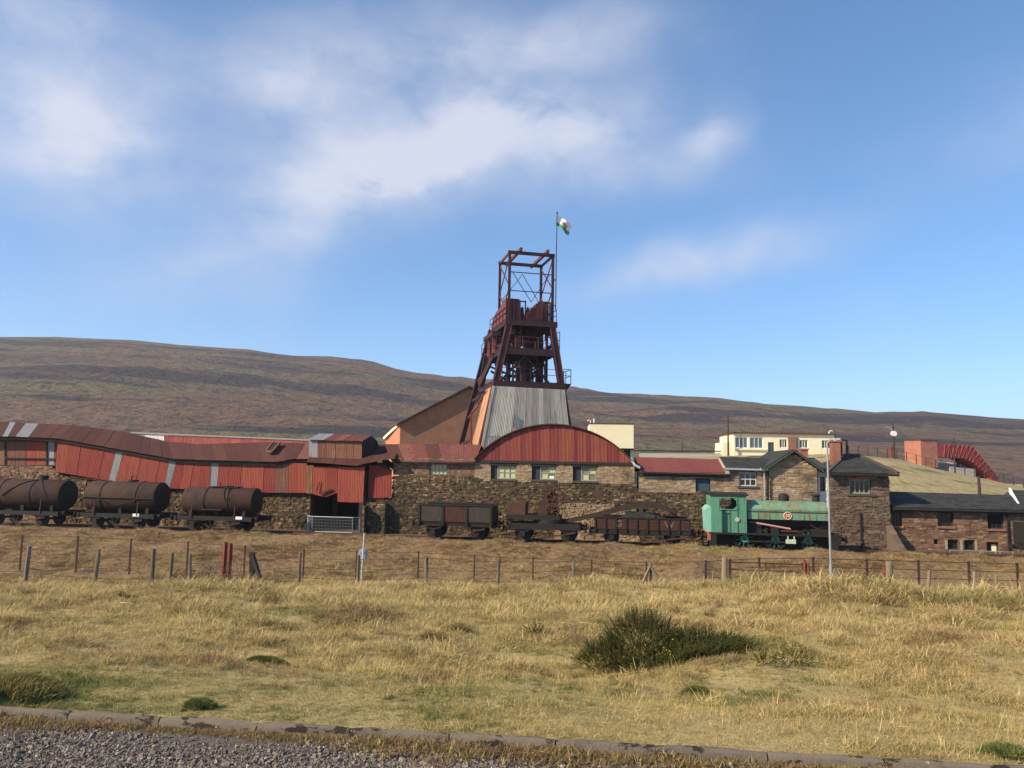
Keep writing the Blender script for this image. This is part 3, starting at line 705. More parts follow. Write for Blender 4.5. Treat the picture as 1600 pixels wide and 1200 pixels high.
# ---------------- stone retaining wall below everything
def retaining_wall():
    t = thing('retaining_wall', 'long rough rubble stone wall below the arched hall and cottages', 'wall', (S(880, 840, WV)[0], WV, GZ))
    x0, x1 = S(569, 830, WV)[0], S(1204, 830, WV)[0]
    tops = polyline([(S(x, y, WV)[0], S(x, y, WV)[2]) for x, y in [(560, 778), (612, 778), (614, 742), (740, 744), (760, 752), (990, 754), (996, 768), (1130, 768), (1133, 780), (1204, 780)]])
    mb = MB(); n = 60
    for i in range(n + 1):
        x = x0 + (x1 - x0) * i / n; z = tops(x) - .04; mb.v += [(x, WV, GZ - .3), (x, WV, z), (x, WV + 1.2, z), (x, WV + 1.2, GZ - .3)]
    for i in range(n): a = 4 * i; mb.f += [(a, a + 4, a + 5, a + 1), (a + 1, a + 5, a + 6, a + 2)]
    mb.f += [(0, 1, 2, 3), (4 * n, 4 * n + 1, 4 * n + 2, 4 * n + 3)]
    mb.build('core', 'mortar', t)
    zt = S(700, 742, WV)[2]; zm = S(880, 785, WV)[2]
    xa, xb = S(866, 800, WV)[0], S(1000, 800, WV)[0]
    mb = MB(); stones(mb, x0, x1, GZ - .1, zt, front(WV), (.07, .17), (.10, .34), .09, top=tops, holes=[(xa, xb, GZ - .2, zm)])
    mb.build('stonework', 'stone', t, kind='stuff')
    mb = MB(); stones(mb, xa, xb, GZ - .1, zm, front(WV), (.07, .15), (.10, .26), .09)
    mb.build('stonework', 'stone_warm', t, kind='stuff')
    # sloping earth-fast abutment at the doorway
    mb = MB(); stones(mb, 3.2, WV, GZ - .1, S(575, 790, 4)[2], lambda s, z, o: (x0 + .3 - o, s, z), (.07, .18), (.10, .34), .08)
    stones(mb, x0 + .3, x0 + 1.6, GZ - .1, S(575, 785, 4)[2], front(3.9), (.07, .18), (.10, .34), .1)
    mb.build('stonework', 'stone', t, kind='stuff')
    mb = MB(); mb.box(x0 + .32, x0 + 1.6, 3.95, WV, GZ - .2, S(575, 786, 4)[2]); mb.build('core', 'mortar', t)
retaining_wall()

# ---------------- low building with the yellow-paned window
def low_building():
    v = WV - .02
    t = thing('low_building', 'low brick building with patched rusty roof and one small yellow window', 'building', (S(680, 742, v)[0], v, S(680, 743, WV)[2]))
    x0, x1 = S(614, 740, v)[0], S(748, 740, v)[0]; z0, z1 = S(680, 743, v)[2], S(680, 716, v)[2]
    w = rect(671, 724.5, 698.5, 742, v); ho = [(w[0], w[1], w[2], w[3])]
    mb = MB(); holed(mb, x0, x1, z0, z1, v + .02, v + .4, ho); mb.box(x0, x1, v + 6, v + 6.3, z0, z1); mb.box(x0, x0 + .25, v + .42, v + 6, z0, z1); mb.build('wall', 'mortar', t)
    mb = MB(); stones(mb, x0, x1, z0, z1, front(v + .02), (.075, .10), (.2, .28), .025, holes=ho, jit=.005, gap=.01); mb.build('brickwork', 'stone_red', t, kind='stuff')
    window(t, w[0] + .02, w[1] - .02, w[2] + .03, w[3] - .02, v + .12, 4, 2, 'frame_grey', ('pane_yellow',), .06, .05)
    e = [S(x, y, v - .3) for x, y in [(612, 721), (690, 722), (705, 722), (742, 722)]]; rg = [S(x, y, v + 2.4) for x, y in [(600, 694), (684, 694), (700, 694), (752, 695)]]
    rg = [(x, y, z) for x, y, z in rg]
    run_sheets(t, e, rg, [['rust_roof', 'rust_roof_light', 'rust_roof_light'], 'grey_sheet' if 0 else 'rust_roof_light', 'rust_roof_light'], .8, name='roof_sheet')
    mb = MB(); a, b = rg[0], rg[-1]
    mb.poly(a, b, (b[0], v + 6.3, b[2] - 1), (a[0], v + 6.3, a[2] - 1)); mb.build('rear_slope', 'rust_roof', t)
    mb = MB(); mb.bar((e[0][0], v - .3, e[0][2] - .06), (e[-1][0], v - .3, e[-1][2] - .06), .08, .1); mb.build('gutter', 'iron_black', t)
low_building()

# ---------------- arched hall
def arched_hall():
    v = WV - .04
    xL, xR = S(742, 720, v)[0], S(989, 722, v)[0]; zb = S(868, 721, v)[2]; zt = S(868, 665, v)[2]
    t = thing('arched_hall', 'stone hall with a big curved red corrugated gable and three windows', 'hall', ((xL + xR) / 2, v, S(868, 754, WV)[2]))
    z0 = S(868, 754, v)[2]
    c = (xL + xR) / 2; hw = (xR - xL) / 2; h = zt - zb
    rad = (hw * hw + h * h) / (2 * h); zc = zt - rad
    arch = lambda x: zc + math.sqrt(max(rad * rad - (x - c) ** 2, 0))
    n = 38
    for i in range(n):
        a, b = xL + .02 + (xR - xL - .04) * i / n, xL + .02 + (xR - xL - .04) * (i + 1) / n
        # each sheet's head is cut to the curve
        mb = MB(); k = 12; la = .012 * (i % 2)
        for j in range(k + 1):
            x = a + (b - a) * j / k; y = v - .06 - la - .012 * math.cos(2 * math.pi * j / 4 + .4)
            mb.v += [(x, y, zb), (x, y, max(zb + .01, arch(x)))]
        mb.f = [(2 * j, 2 * j + 2, 2 * j + 3, 2 * j + 1) for j in range(k)]
        mb.build('gable_sheet', 'arch_sheet', t, smooth=True)
    # barrel roof and its edge trim
    pts = [(xL + (xR - xL) * i / 28, arch(xL + (xR - xL) * i / 28)) for i in range(29)]
    mb = MB()
    for x, z in pts: mb.v += [(x, v - .22, z + .03), (x, v - .22, z + .12), (x, v + 14, z + .12), (x, v + 14, z + .03)]
    for i in range(28):
        a = 4 * i; mb.f += [(a, a + 4, a + 5, a + 1), (a + 1, a + 5, a + 6, a + 2), (a + 2, a + 6, a + 7, a + 3), (a + 3, a + 7, a + 4, a)]
    mb.build('barrel_roof', 'iron_rust', t, smooth=True)
    mb = MB()
    for i in range(28): p, q = pts[i], pts[i + 1]; mb.bar((p[0], v - .24, p[1] + .075), (q[0], v - .24, q[1] + .075), .04, .10, (0, 1, 0))
    mb.build('arch_trim', 'iron_rust', t)
    mb = MB(); mb.poly(*[(x, v + 13.9, z) for x, z in pts]); mb.box(xL + .1, xR - .1, v + 13.6, v + 13.85, z0, zb); mb.build('rear_wall', 'rust_wall', t)
    mb = MB(); mb.box(xL - .05, xR + .05, v - .10, v + .12, zb - .16, zb - .01); mb.build('wall_plate', 'dark_wood', t)
    ws = [rect(767, 724, 806.5, 750, v), rect(831, 725, 869, 751, v), rect(895, 726, 932.5, 753, v)]
    ho = [(a, b, c_ if c_ > z0 else z0, d) for a, b, c_, d in ws]
    mb = MB(); holed(mb, xL, xR + .1, z0, zb - .12, v + .02, v + .45, ho)
    mb.box(xL, xL + .3, v + .46, v + 13.6, z0, zb - .17); mb.box(xR - .3, xR, v + .46, v + 13.6, z0, zb - .17); mb.build('wall', 'mortar', t)
    mb = MB(); stones(mb, xL, xR + .1, z0, zb - .16, front(v + .02), (.075, .12), (.16, .34), .035, holes=ho, jit=.006, gap=.012); mb.build('brickwork', 'stone_warm', t, kind='stuff')
    for i, (a, b, c_, d) in enumerate(ws):
        m_ = a + (b - a) * (.24, .33, .34)[i]
        f = window(t, m_, b - .02, c_ + .06, d - .14, v + .16, 3 if i == 0 else 2, 2, 'frame_grey', ('pane_yellow',) if i == 0 else ('pane_yellow', 'pane_olive'), .08, .06)
        mb = MB().box(a + .02, m_ - .004, v + .17, v + .22, c_ + .06, d - .14); mb.build('shutter', 'shutter', t)
        mb = MB().box(a - .05, b + .05, v - .07, v + .3, c_ - .06, c_ + .055); mb.build('window_sill', 'mortar', t)
        mb = MB().box(a - .1, b + .1, v - .03, v + .3, d - .135, d + .03); mb.build('lintel', 'dark_wood', t)
    a, b, c_, d = ws[1]
    mb = MB().box(b - .45, b - .14, v + .145, v + .155, c_ + .14, c_ + .30); mb.build('notice', 'white_paint', t)
glass_mat('pane_olive', (.17, .165, .10), .4)
arched_hall()

# ---------------- red-roofed lean-to range
def red_range():
    v = WV - .03
    t = thing('red_roofed_range', 'low stone range with dull red roof and blue plank shutter', 'building', (S(1065, 744, v)[0], v, S(1065, 745, WV)[2]))
    x0, x1 = S(998, 740, v)[0], S(1140, 740, v)[0]; z0, z1 = S(1065, 770, v)[2], S(1065, 738, v)[2]
    w = rect(1087, 748.5, 1110, 768.5, v); ho = [w]
    mb = MB(); holed(mb, x0, x1, z0, z1, v + .03, v + .4, ho); mb.box(x0, x1, v + 5, v + 5.3, z0, z1); mb.build('wall', 'mortar', t)
    mb = MB(); stones(mb, x0, x1, z0, z1, front(v + .02), (.07, .14), (.18, .42), .05, holes=ho, jit=.008); mb.build('stonework', 'stone_warm', t, kind='stuff')
    mb = MB().box(x0, x1, v - .06, v + .05, z1 - .28, z1 + .04); mb.build('eave_board', 'dark_wood', t)
    mb = MB()
    n = 4
    sh = thing_part_shutter(t, w, v + .1)
    e = [S(1000, 737, v - .25), S(1136, 741, v - .25)]; rg = [S(992, 714, v + 3), S(1124, 718, v + 3)]
    M('roof_dull_red', [(.13, .034, .03), (.19, .05, .042), (.155, .04, .036)], 1.6, rough=.9, objvar=.08, layers=[((.10, .06, .045), 2.5, (1, 1, 1), .58, .72), ((.20, .13, .10), 6, (1, 1, 1), .68, .76)])
    run_sheets(t, e, rg, 'roof_dull_red', .85, name='roof_sheet', amp=.012)
    mb = MB(); mb.poly(rg[0], rg[1], (rg[1][0], v + 5.6, rg[1][2] - 1), (rg[0][0], v + 5.6, rg[0][2] - 1)); mb.build('rear_slope', 'roof_dull_red', t)
    mb = MB(); mb.bar((e[1][0] + .05, e[1][1], e[1][2] + .06), (rg[1][0] + .05, rg[1][1], rg[1][2] + .06), .22, .12); mb.build('verge_board', 'white_worn', t)
    mb = MB(); mb.bar((e[0][0] - .1, v - .3, e[0][2] - .04), (e[1][0], v - .3, e[1][2] - .04), .1, .1); mb.build('gutter', 'iron_black', t)
    mb = MB(); mb.tube([S(986, 716, v - .1), S(992, 727, v - .25), S(1000, 731, v - .3)], .09, 7); mb.build('rain_hopper', 'galv', t)
def thing_part_shutter(t, w, v):
    mb = MB(); a, b, c, d = w; fw = .06
    mb.box(a, a + fw, v, v + .1, c, d); mb.box(b - fw, b, v, v + .1, c, d); mb.box(a + fw, b - fw, v, v + .1, d - fw, d); mb.box(a + fw, b - fw, v, v + .1, c, c + fw)
    f = mb.build('window', 'dark_wood', t)
    n = 4
    for i in range(n):
        MB().box(a + fw + (b - a - 2 * fw) * i / n + .008, a + fw + (b - a - 2 * fw) * (i + 1) / n - .008, v + .03, v + .06, c + fw, d - fw).build('plank', 'blue_door', f)
    return f
red_range()

# ---------------- slate-roofed cottage + gable cottage
def slate_cottage():
    v = WV - .05
    t = thing('slate_cottage', 'stone cottage wing with mossy slate roof and grey paned window', 'cottage', (S(1160, 745, v)[0], v, S(1160, 770, WV)[2]))
    x0, x1 = S(1131, 740, v)[0], S(1200, 740, v)[0]; z0, z1 = S(1160, 782, v)[2], S(1160, 732, v)[2]
    w = rect(1154.5, 737, 1183, 761, v); ho = [w]
    mb = MB(); holed(mb, x0, x1, z0, z1, v + .03, v + .4, ho); mb.box(x0, x1, v + 6, v + 6.3, z0, z1); mb.build('wall', 'mortar', t)
    mb = MB(); stones(mb, x0, x1, z0, z1, front(v + .02), (.07, .15), (.18, .42), .05, holes=ho, jit=.008); mb.build('stonework', 'stone_warm', t, kind='stuff')
    window(t, w[0] + .03, w[1] - .02, w[2] + .05, w[3] - .04, v + .1, 3, 2, 'frame_pale', 'pane_dark', .07, .06)
    mb = MB().box(w[0] - .1, w[1] + .1, v - .08, v + .3, w[2] - .08, w[2] + .045); mb.build('window_sill', 'mortar', t)
    a, b = S(1134, 731, v - .25), S(1200, 733, v - .25); d, c = S(1124, 714, v + 3), S(1206, 716, v + 3)
    mb = MB(); mb.poly(a, b, c, d); mb.poly(d, c, (c[0], v + 6.4, a[2] + .1), (d[0], v + 6.4, a[2] + .1)); mb.build('roof', 'slate', t)
    mb = MB(); slates(mb, a, b, c, d, .22, .28); mb.build('slates', 'slate', t, kind='stuff')
    mb = MB(); mb.bar((a[0], v - .3, a[2] - .05), (b[0], v - .3, b[2] - .05), .1, .1); mb.tube([S(1188, 732, v - .3), S(1194, 736, v - .15), S(1195, 784, v - .15)], .045, 6); mb.build('downpipe', 'galv', t)
M('frame_pale', [(.40, .41, .40), (.50, .51, .50)], 5, rough=.7)
slate_cottage()

def gable_cottage():
    v = WV - .12
    t = thing('gable_cottage', 'stone cottage with plain pointed gable and dark green bargeboards', 'cottage', (S(1237, 760, v)[0], v, GZ))
    x0, x1 = S(1199, 750, v)[0], S(1277, 750, v)[0]; xa, za = S(1239, 707, v)[0], S(1239, 707, v)[2]; ze = S(1237, 732, v)[2]
    gable = polyline([(x0, ze), (xa, za), (x1, ze)])
    mb = MB(); mb.prism([(x0, GZ - .2), (x1, GZ - .2), (x1, ze), (xa, za), (x0, ze)], v + .03, v + 8); mb.build('wall', 'mortar', t)
    mb = MB(); stones(mb, x0, x1, GZ - .1, za, front(v + .02), (.07, .15), (.16, .42), .05, top=gable, jit=.008); mb.build('stonework', 'stone_warm', t, kind='stuff')
    mb = MB(); oh = .35
    eL, eR = (x0 - oh, gable(x0) - oh * .62), (x1 + oh, gable(x1) - oh * .62); ap = (xa, za + .06)
    rl = MB(); slates(rl, (eL[0], v + 8, eL[1] + .12), (eL[0], v - .3, eL[1] + .12), (ap[0], v - .3, ap[1] + .12), (ap[0], v + 8, ap[1] + .12), .24, .3)
    slates(rl, (eR[0], v - .3, eR[1] + .12), (eR[0], v + 8, eR[1] + .12), (ap[0], v + 8, ap[1] + .12), (ap[0], v - .3, ap[1] + .12), .24, .3)
    mb.prism([eL, (ap[0], ap[1]), eR, (eR[0], eR[1] + .1), (ap[0], ap[1] + .11), (eL[0], eL[1] + .1)], v - .28, v + 8); mb.build('roof', 'slate', t)
    rl.build('slates', 'slate', t, kind='stuff')
    for e in (eL, eR):
        mb = MB(); mb.bar((e[0], v - .32, e[1]), (ap[0], v - .32, ap[1] + .02), .06, .24, (0, 1, 0)); mb.build('bargeboard', 'green_trim', t)
    mb = MB(); a = S(1251, 703, v + 3.2); b = S(1263, 722, v + 3.2); mb.box(a[0], b[0], v + 3.2, v + 3.9, b[2], a[2]); mb.box(a[0] - .05, b[0] + .05, v + 3.15, v + 3.95, a[2] - .001, a[2] + .1); mb.build('chimney', 'brick_red', t)
    mb = MB(); mb.tube([S(1200.5, 734, v - .15), S(1200.5, 790, v - .15)], .05, 6); mb.build('downpipe', 'iron_black', t)
gable_cottage()

# ---------------- hip-roofed tower
def hip_tower():
    v = 4.2
    x0, x1 = S(1299, 800, v)[0], S(1390, 800, v)[0]; dep = 5.0
    t = thing('hip_roofed_tower', 'square rubble stone tower with dark slate hipped roof and brick chimney', 'tower', ((x0 + x1) / 2, v, GZ))
    z0, z1 = GZ - .3, S(1345, 739, v)[2]
    w = rect(1327, 748, 1361, 773, v); ho = [w]
    mb = MB(); holed(mb, x0, x1, z0, z1, v + .03, v + .5, ho); mb.box(x0, x0 + .4, v + .5, v + dep, z0, z1); mb.box(x1 - .4, x1, v + .5, v + dep, z0, z1); mb.box(x0 + .4, x1 - .4, v + dep - .4, v + dep, z0, z1); mb.build('wall', 'mortar', t)
    mb = MB(); stones(mb, x0, x1, z0, z1, front(v + .02), (.06, .17), (.14, .42), .07, holes=ho)
    stones(mb, v, v + dep, z0, z1, lambda s, z, o: (x1 + o, s, z), (.06, .17), (.14, .42), .07); stones(mb, v, v + dep, z0, z1, lambda s, z, o: (x0 - o, s, z), (.06, .17), (.14, .42), .07)
    mb.build('stonework', 'stone_tower', t, kind='stuff')
    window(t, w[0] + .03, w[1] - .03, w[2] + .05, w[3] - .04, v + .16, 4, 1, 'frame_grey', 'pane_dark', .08, .06)
    MB().box(w[0] - .15, w[1] + .25, v - .1, v + .3, w[2] - .08, w[2] + .045).build('window_sill', 'mortar', t)
    MB().box(w[0] - .12, w[1] + .12, v - .05, v + .3, w[3] - .035, w[3] + .16).build('lintel', 'brick_red', t)
    oh = .55; eL, eR, f, b = x0 - .3, x1 + .4, v - oh, v + dep + .4; za = S(1332, 711, v + 2.2)[2]; r0, r1 = S(1330, 711, v + 2.2)[0] - .2, S(1330, 711, v + 2.2)[0] + .5; ym = v + dep / 2
    A, B, C, D, E, F_ = (eL, f, z1), (eR, f, z1), (eR, b, z1), (eL, b, z1), (r0, ym, za), (r1, ym, za)
    mb = MB(); mb.poly(A, B, F_, E); mb.poly(B, C, F_); mb.poly(C, D, E, F_); mb.poly(D, A, E); mb.poly(A, D, C, B); mb.build('roof', 'slate', t)
    mb = MB(); slates(mb, A, B, F_, E, .24, .3); slates(mb, B, C, F_, F_, .24, .3); slates(mb, D, A, E, E, .24, .3); slates(mb, C, D, E, F_, .24, .3); mb.build('slates', 'slate', t, kind='stuff')
    mb = MB()
    for p, q in ((A, E), (B, F_), (C, F_), (D, E), (E, F_)): mb.bar(Vector(p) + Vector((0, 0, .05)), Vector(q) + Vector((0, 0, .05)), .2, .1)
    mb.build('hip_tiles', 'mortar', t)
    mb = MB(); mb.box(eL + .02, eR - .02, f - .06, f + .04, z1 - .16, z1 - .02); mb.box(eR - .05, eR + .06, f, b, z1 - .16, z1 - .02); mb.build('gutter', 'iron_black', t)
    a, b_ = S(1300, 686, v + 1.2), S(1314, 722, v + 1.2)
    mb = MB(); mb.box(a[0], b_[0], v + 1.2, v + 1.9, b_[2] - .4, a[2]); mb.box(a[0] - .06, b_[0] + .06, v + 1.14, v + 1.96, a[2] - .18, a[2] - .04); mb.build('chimney', 'brick_red', t)
    p0, p1 = S(1315, 712, v + 1.6), S(1323, 688, v + 1.6)
    mb = MB(); mb.bar(p0, (p0[0], p0[1], p1[2]), .09); mb.bar((p1[0], p0[1], p0[2] - .3), p1, .12); mb.bar((p0[0], p0[1], p1[2]), p1, .12, .1); mb.build('flue_frame', 'iron_black', t)
    # raking buttress at the right-hand corner
    zb = S(1392, 808, v)[2]
    mb = MB(); prof = [(v - 2.2, GZ - .2), (v - 2.1, GZ + .25), (v + .9, zb), (v + .9, GZ - .2)]
    mb.sweepx(prof, x1 - .22, x1 + .10); mb.build('buttress', 'stone_tower', t)
    btop = polyline([(v - 2.2, GZ), (v - 2.1, GZ + .25), (v + .9, zb)])
    mb = MB(); stones(mb, v - 2.2, v + .9, GZ - .1, zb, lambda s, z, o: (x1 + .10 + o, s, z), (.08, .17), (.14, .4), .05, top=btop)
    for i in range(7):
        s0 = v - 2.1 + i * .4
        stones(mb, x1 - .22, x1 + .12, 0, .18, lambda s, z, o: (s, s0 + (z / .18) * .4, btop(s0 + (z / .18) * .4) + .03 + o * .5), (.18, .19), (.25, .4), .05)
    mb.build('buttress_stonework', 'stone_tower', t, kind='stuff')
    mb = MB(); mb.bar(S(1344, 800, v - .08), S(1346, 862, v - .12), .06, .06); mb.build('shoring_beam', 'dark_wood', t)
    # white passage with door between the tower and the gable
    p = thing('entrance_lobby', 'narrow white lobby with dark window between gable cottage and tower', 'lobby', (S(1287, 770, v)[0], v + .6, GZ))
    mb = MB(); xa, xb = S(1277, 760, v + .6)[0] + .05, x0 - .02; zl = S(1287, 733, v)[2]
    holes = [(xa + (xb - xa) * .22, xa + (xb - xa) * .72, S(1287, 768, v)[2], S(1287, 745, v)[2])]
    holed(mb, xa, xb, GZ - .2, zl, v + .6, v + .8, holes); mb.build('wall', 'white_paint', p)
    h = holes[0]; window(p, h[0] + .01, h[1] - .01, h[2] + .01, h[3] - .01, v + .66, 1, 2, 'dark_wood', 'pane_dark', .05, .04)
    mb = MB(); mb.hexa([(xa - .1, v + .2, zl), (xb, v + .2, zl), (xb, v + 4, zl + .5), (xa - .1, v + 4, zl + .5), (xa - .1, v + .2, zl + .1), (xb, v + .2, zl + .1), (xb, v + 4, zl + .75), (xa - .1, v + 4, zl + .75)]); mb.build('roof', 'slate', p)
M('stone_tower', [(0.085, 0.0595, 0.0467), (0.145, 0.106, 0.0765)], 1, rough=.92, bump=.6, bscale=16,
  island=[(0.0595, 0.0382, 0.0323), (0.128, 0.085, 0.0595), (0.178, 0.128, 0.085), (0.0935, 0.0553, 0.0425), (0.23, 0.178, 0.128), (0.136, 0.0723, 0.051), (0.0765, 0.0595, 0.0467)], isl_mix=.72,
  layers=[((0.068, 0.0723, 0.034), .8, (1, 1, 1), .60, .75)])
hip_tower()

# ---------------- long right-hand building
M('quoin', [(.26, .20, .13), (.40, .33, .24)], 8, rough=.9)
def bath_house():
    v = 4.75
    x0, x1 = S(1391, 820, v)[0], S(1680, 820, v)[0]
    t = thing('reddish_stone_range', 'long reddish stone range with slate roof and dark shuttered windows', 'building', ((x0 + x1) / 2, v, GZ))
    z0, z1 = GZ - .6, S(1490, 797, v)[2]
    wins = [rect(1391, 800, 1409.5, 822, v), rect(1465, 800.5, 1490, 823, v), rect(1543, 801, 1568.5, 827, v)]
    low = [rect(1459, 844, 1466, 850.5, v), rect(1481, 843.5, 1497.5, 858.5, v), rect(1506.5, 844, 1523, 859.5, v)]
    door = rect(1542, 846.5, 1561, 875, v); door = (door[0], door[1], z0, door[3])
    wins[0] = (x0 + .06, wins[0][1], wins[0][2], wins[0][3])
    ho = wins + low + [door]
    mb = MB(); holed(mb, x0, x1, z0, z1, v + .03, v + .5, ho); mb.box(x0, x1, v + 5.4, v + 5.8, z0, z1); mb.box(x0, x0 + .4, v + .5, v + 5.4, z0, z1 - .05); mb.build('wall', 'mortar', t)
    mb = MB(); stones(mb, x0, x1, z0, z1, front(v + .02), (.07, .16), (.16, .45), .05, holes=ho, jit=.008); mb.build('stonework', 'stone_red', t, kind='stuff')
    for i, (a, b, c, d) in enumerate(wins):
        window(t, a + .01, b - .01, c + .02, d - .02, v + .16, 3, 1, 'shutter', 'pane_dark', .06, .03)
        MB().box(a - .08, b + .08, v - .09, v + .3, c - .1, c + .015).build('window_sill', 'brick_red', t)
    for a, b, c, d in low: window(t, a + .01, b - .01, c + .01, d - .01, v + .16, 1, 1, 'dark_wood', 'pane_dark', .05, .03)
    dr = MB().box(door[0] + .02, door[1] - .02, v + .2, v + .26, z0, door[3] - .02).build('door', 'shutter', t)
    n = rect(1549, 850.5, 1556.5, 861, v + .2); MB().box(n[0], n[1], v + .185, v + .195, n[2], n[3]).build('notice', 'cream', dr)
    n = rect(1551, 862, 1555, 866, v + .2); MB().box(n[0], n[1], v + .185, v + .195, n[2], n[3]).build('notice', 'white_paint', dr)
    MB().box(door[0] - .1, door[1] + .1, v - .03, v + .3, door[3] - .015, door[3] + .14).build('lintel', 'brick_red', t)
    for px in (1478.5, 1502, 1525): a = S(px, 851, v)[0]; MB().box(a - .06, a + .06, v - .045, v + .1, low[1][2], low[1][3]).build('quoin', 'quoin', t)
    a, b = S(1391, 792.5, v - .35), S(1680, 799, v - .35); d, c = S(1391, 768, v + 2.9), S(1680, 777, v + 2.9)
    a = (x0 + .02, a[1], a[2]); d = (x0 + .02, d[1], d[2])
    mb = MB(); mb.poly(a, b, c, d); mb.poly(d, c, (c[0], v + 6, a[2]), (d[0], v + 6, a[2])); mb.poly(a, d, (d[0], v + 6, a[2])); mb.build('roof', 'slate', t)
    mb = MB(); slates(mb, a, b, c, d, .24, .3); slates(mb, (c[0], v + 6, a[2]), (d[0], v + 6, a[2]), d, c, .3, .4); mb.build('slates', 'slate', t, kind='stuff')
    mb = MB(); mb.bar((a[0], v - .4, a[2] - .08), (b[0], v - .4, b[2] - .08), .1, .12); mb.box(x0 + .02, x1, v - .3, v + .03, z1 - .12, z1 - .02); mb.tube([(S(1572, 800, v)[0], v - .1, z1), (S(1572, 800, v)[0], v - .1, z0)], .05, 6); mb.build('gutter', 'dark_wood', t)
    # neighbouring roof with a white verge
    q = thing('neighbouring_roof', 'slate roof with bright white bargeboard rising beyond the reddish range', 'building', (S(1640, 790, v + 1)[0], v + .6, S(1640, 797, v)[2] - .2))
    a, d = S(1595, 796, v + .5), S(1578, 766, v + 3.4); z = a[2]
    L = 9
    mb = MB(); mb.poly(a, (a[0] + L, a[1], z), (d[0] + L, d[1], d[2]), d); mb.poly(d, (d[0] + L, d[1], d[2]), (d[0] + L, v + 6.5, z), (d[0], v + 6.5, z)); mb.poly(a, d, (d[0], v + 6.5, z)); mb.poly((a[0] + L, a[1], z), (d[0] + L, d[1], d[2]), (d[0] + L, v + 6.5, z)); mb.build('roof', 'slate', q)
    mb = MB(); slates(mb, a, (a[0] + L, a[1], z), (d[0] + L, d[1], d[2]), d, .24, .3); mb.build('slates', 'slate', q, kind='stuff')
    mb = MB(); mb.bar(Vector(a) + Vector((-.02, 0, .0)), Vector(d) + Vector((-.02, 0, .02)), .1, .3); mb.build('bargeboard', 'white_paint', q)
bath_house()

def handrail():
    vv = 2.6
    t = thing('handrail', 'thin grey tubular handrail in front of the reddish range', 'railing', (S(1540, 870, vv)[0], vv, GZ))
    mb = MB(); xs = [S(x, 870, vv)[0] for x in (1484, 1503, 1532, 1536, 1556, 1563, 1583)]
    zt = S(1540, 861, vv)[2]; zm = (zt + GZ) / 2 + .1
    for i, x in enumerate(xs): MB().tube([(x, vv, GZ - .1), (x, vv, zt)], .022, 6).build('post', 'frame_grey', t)
    for z in (zt, zm): MB().tube([(xs[0], vv, z), (xs[-1], vv, z)], .016, 6).build('rail', 'frame_grey', t)
handrail()

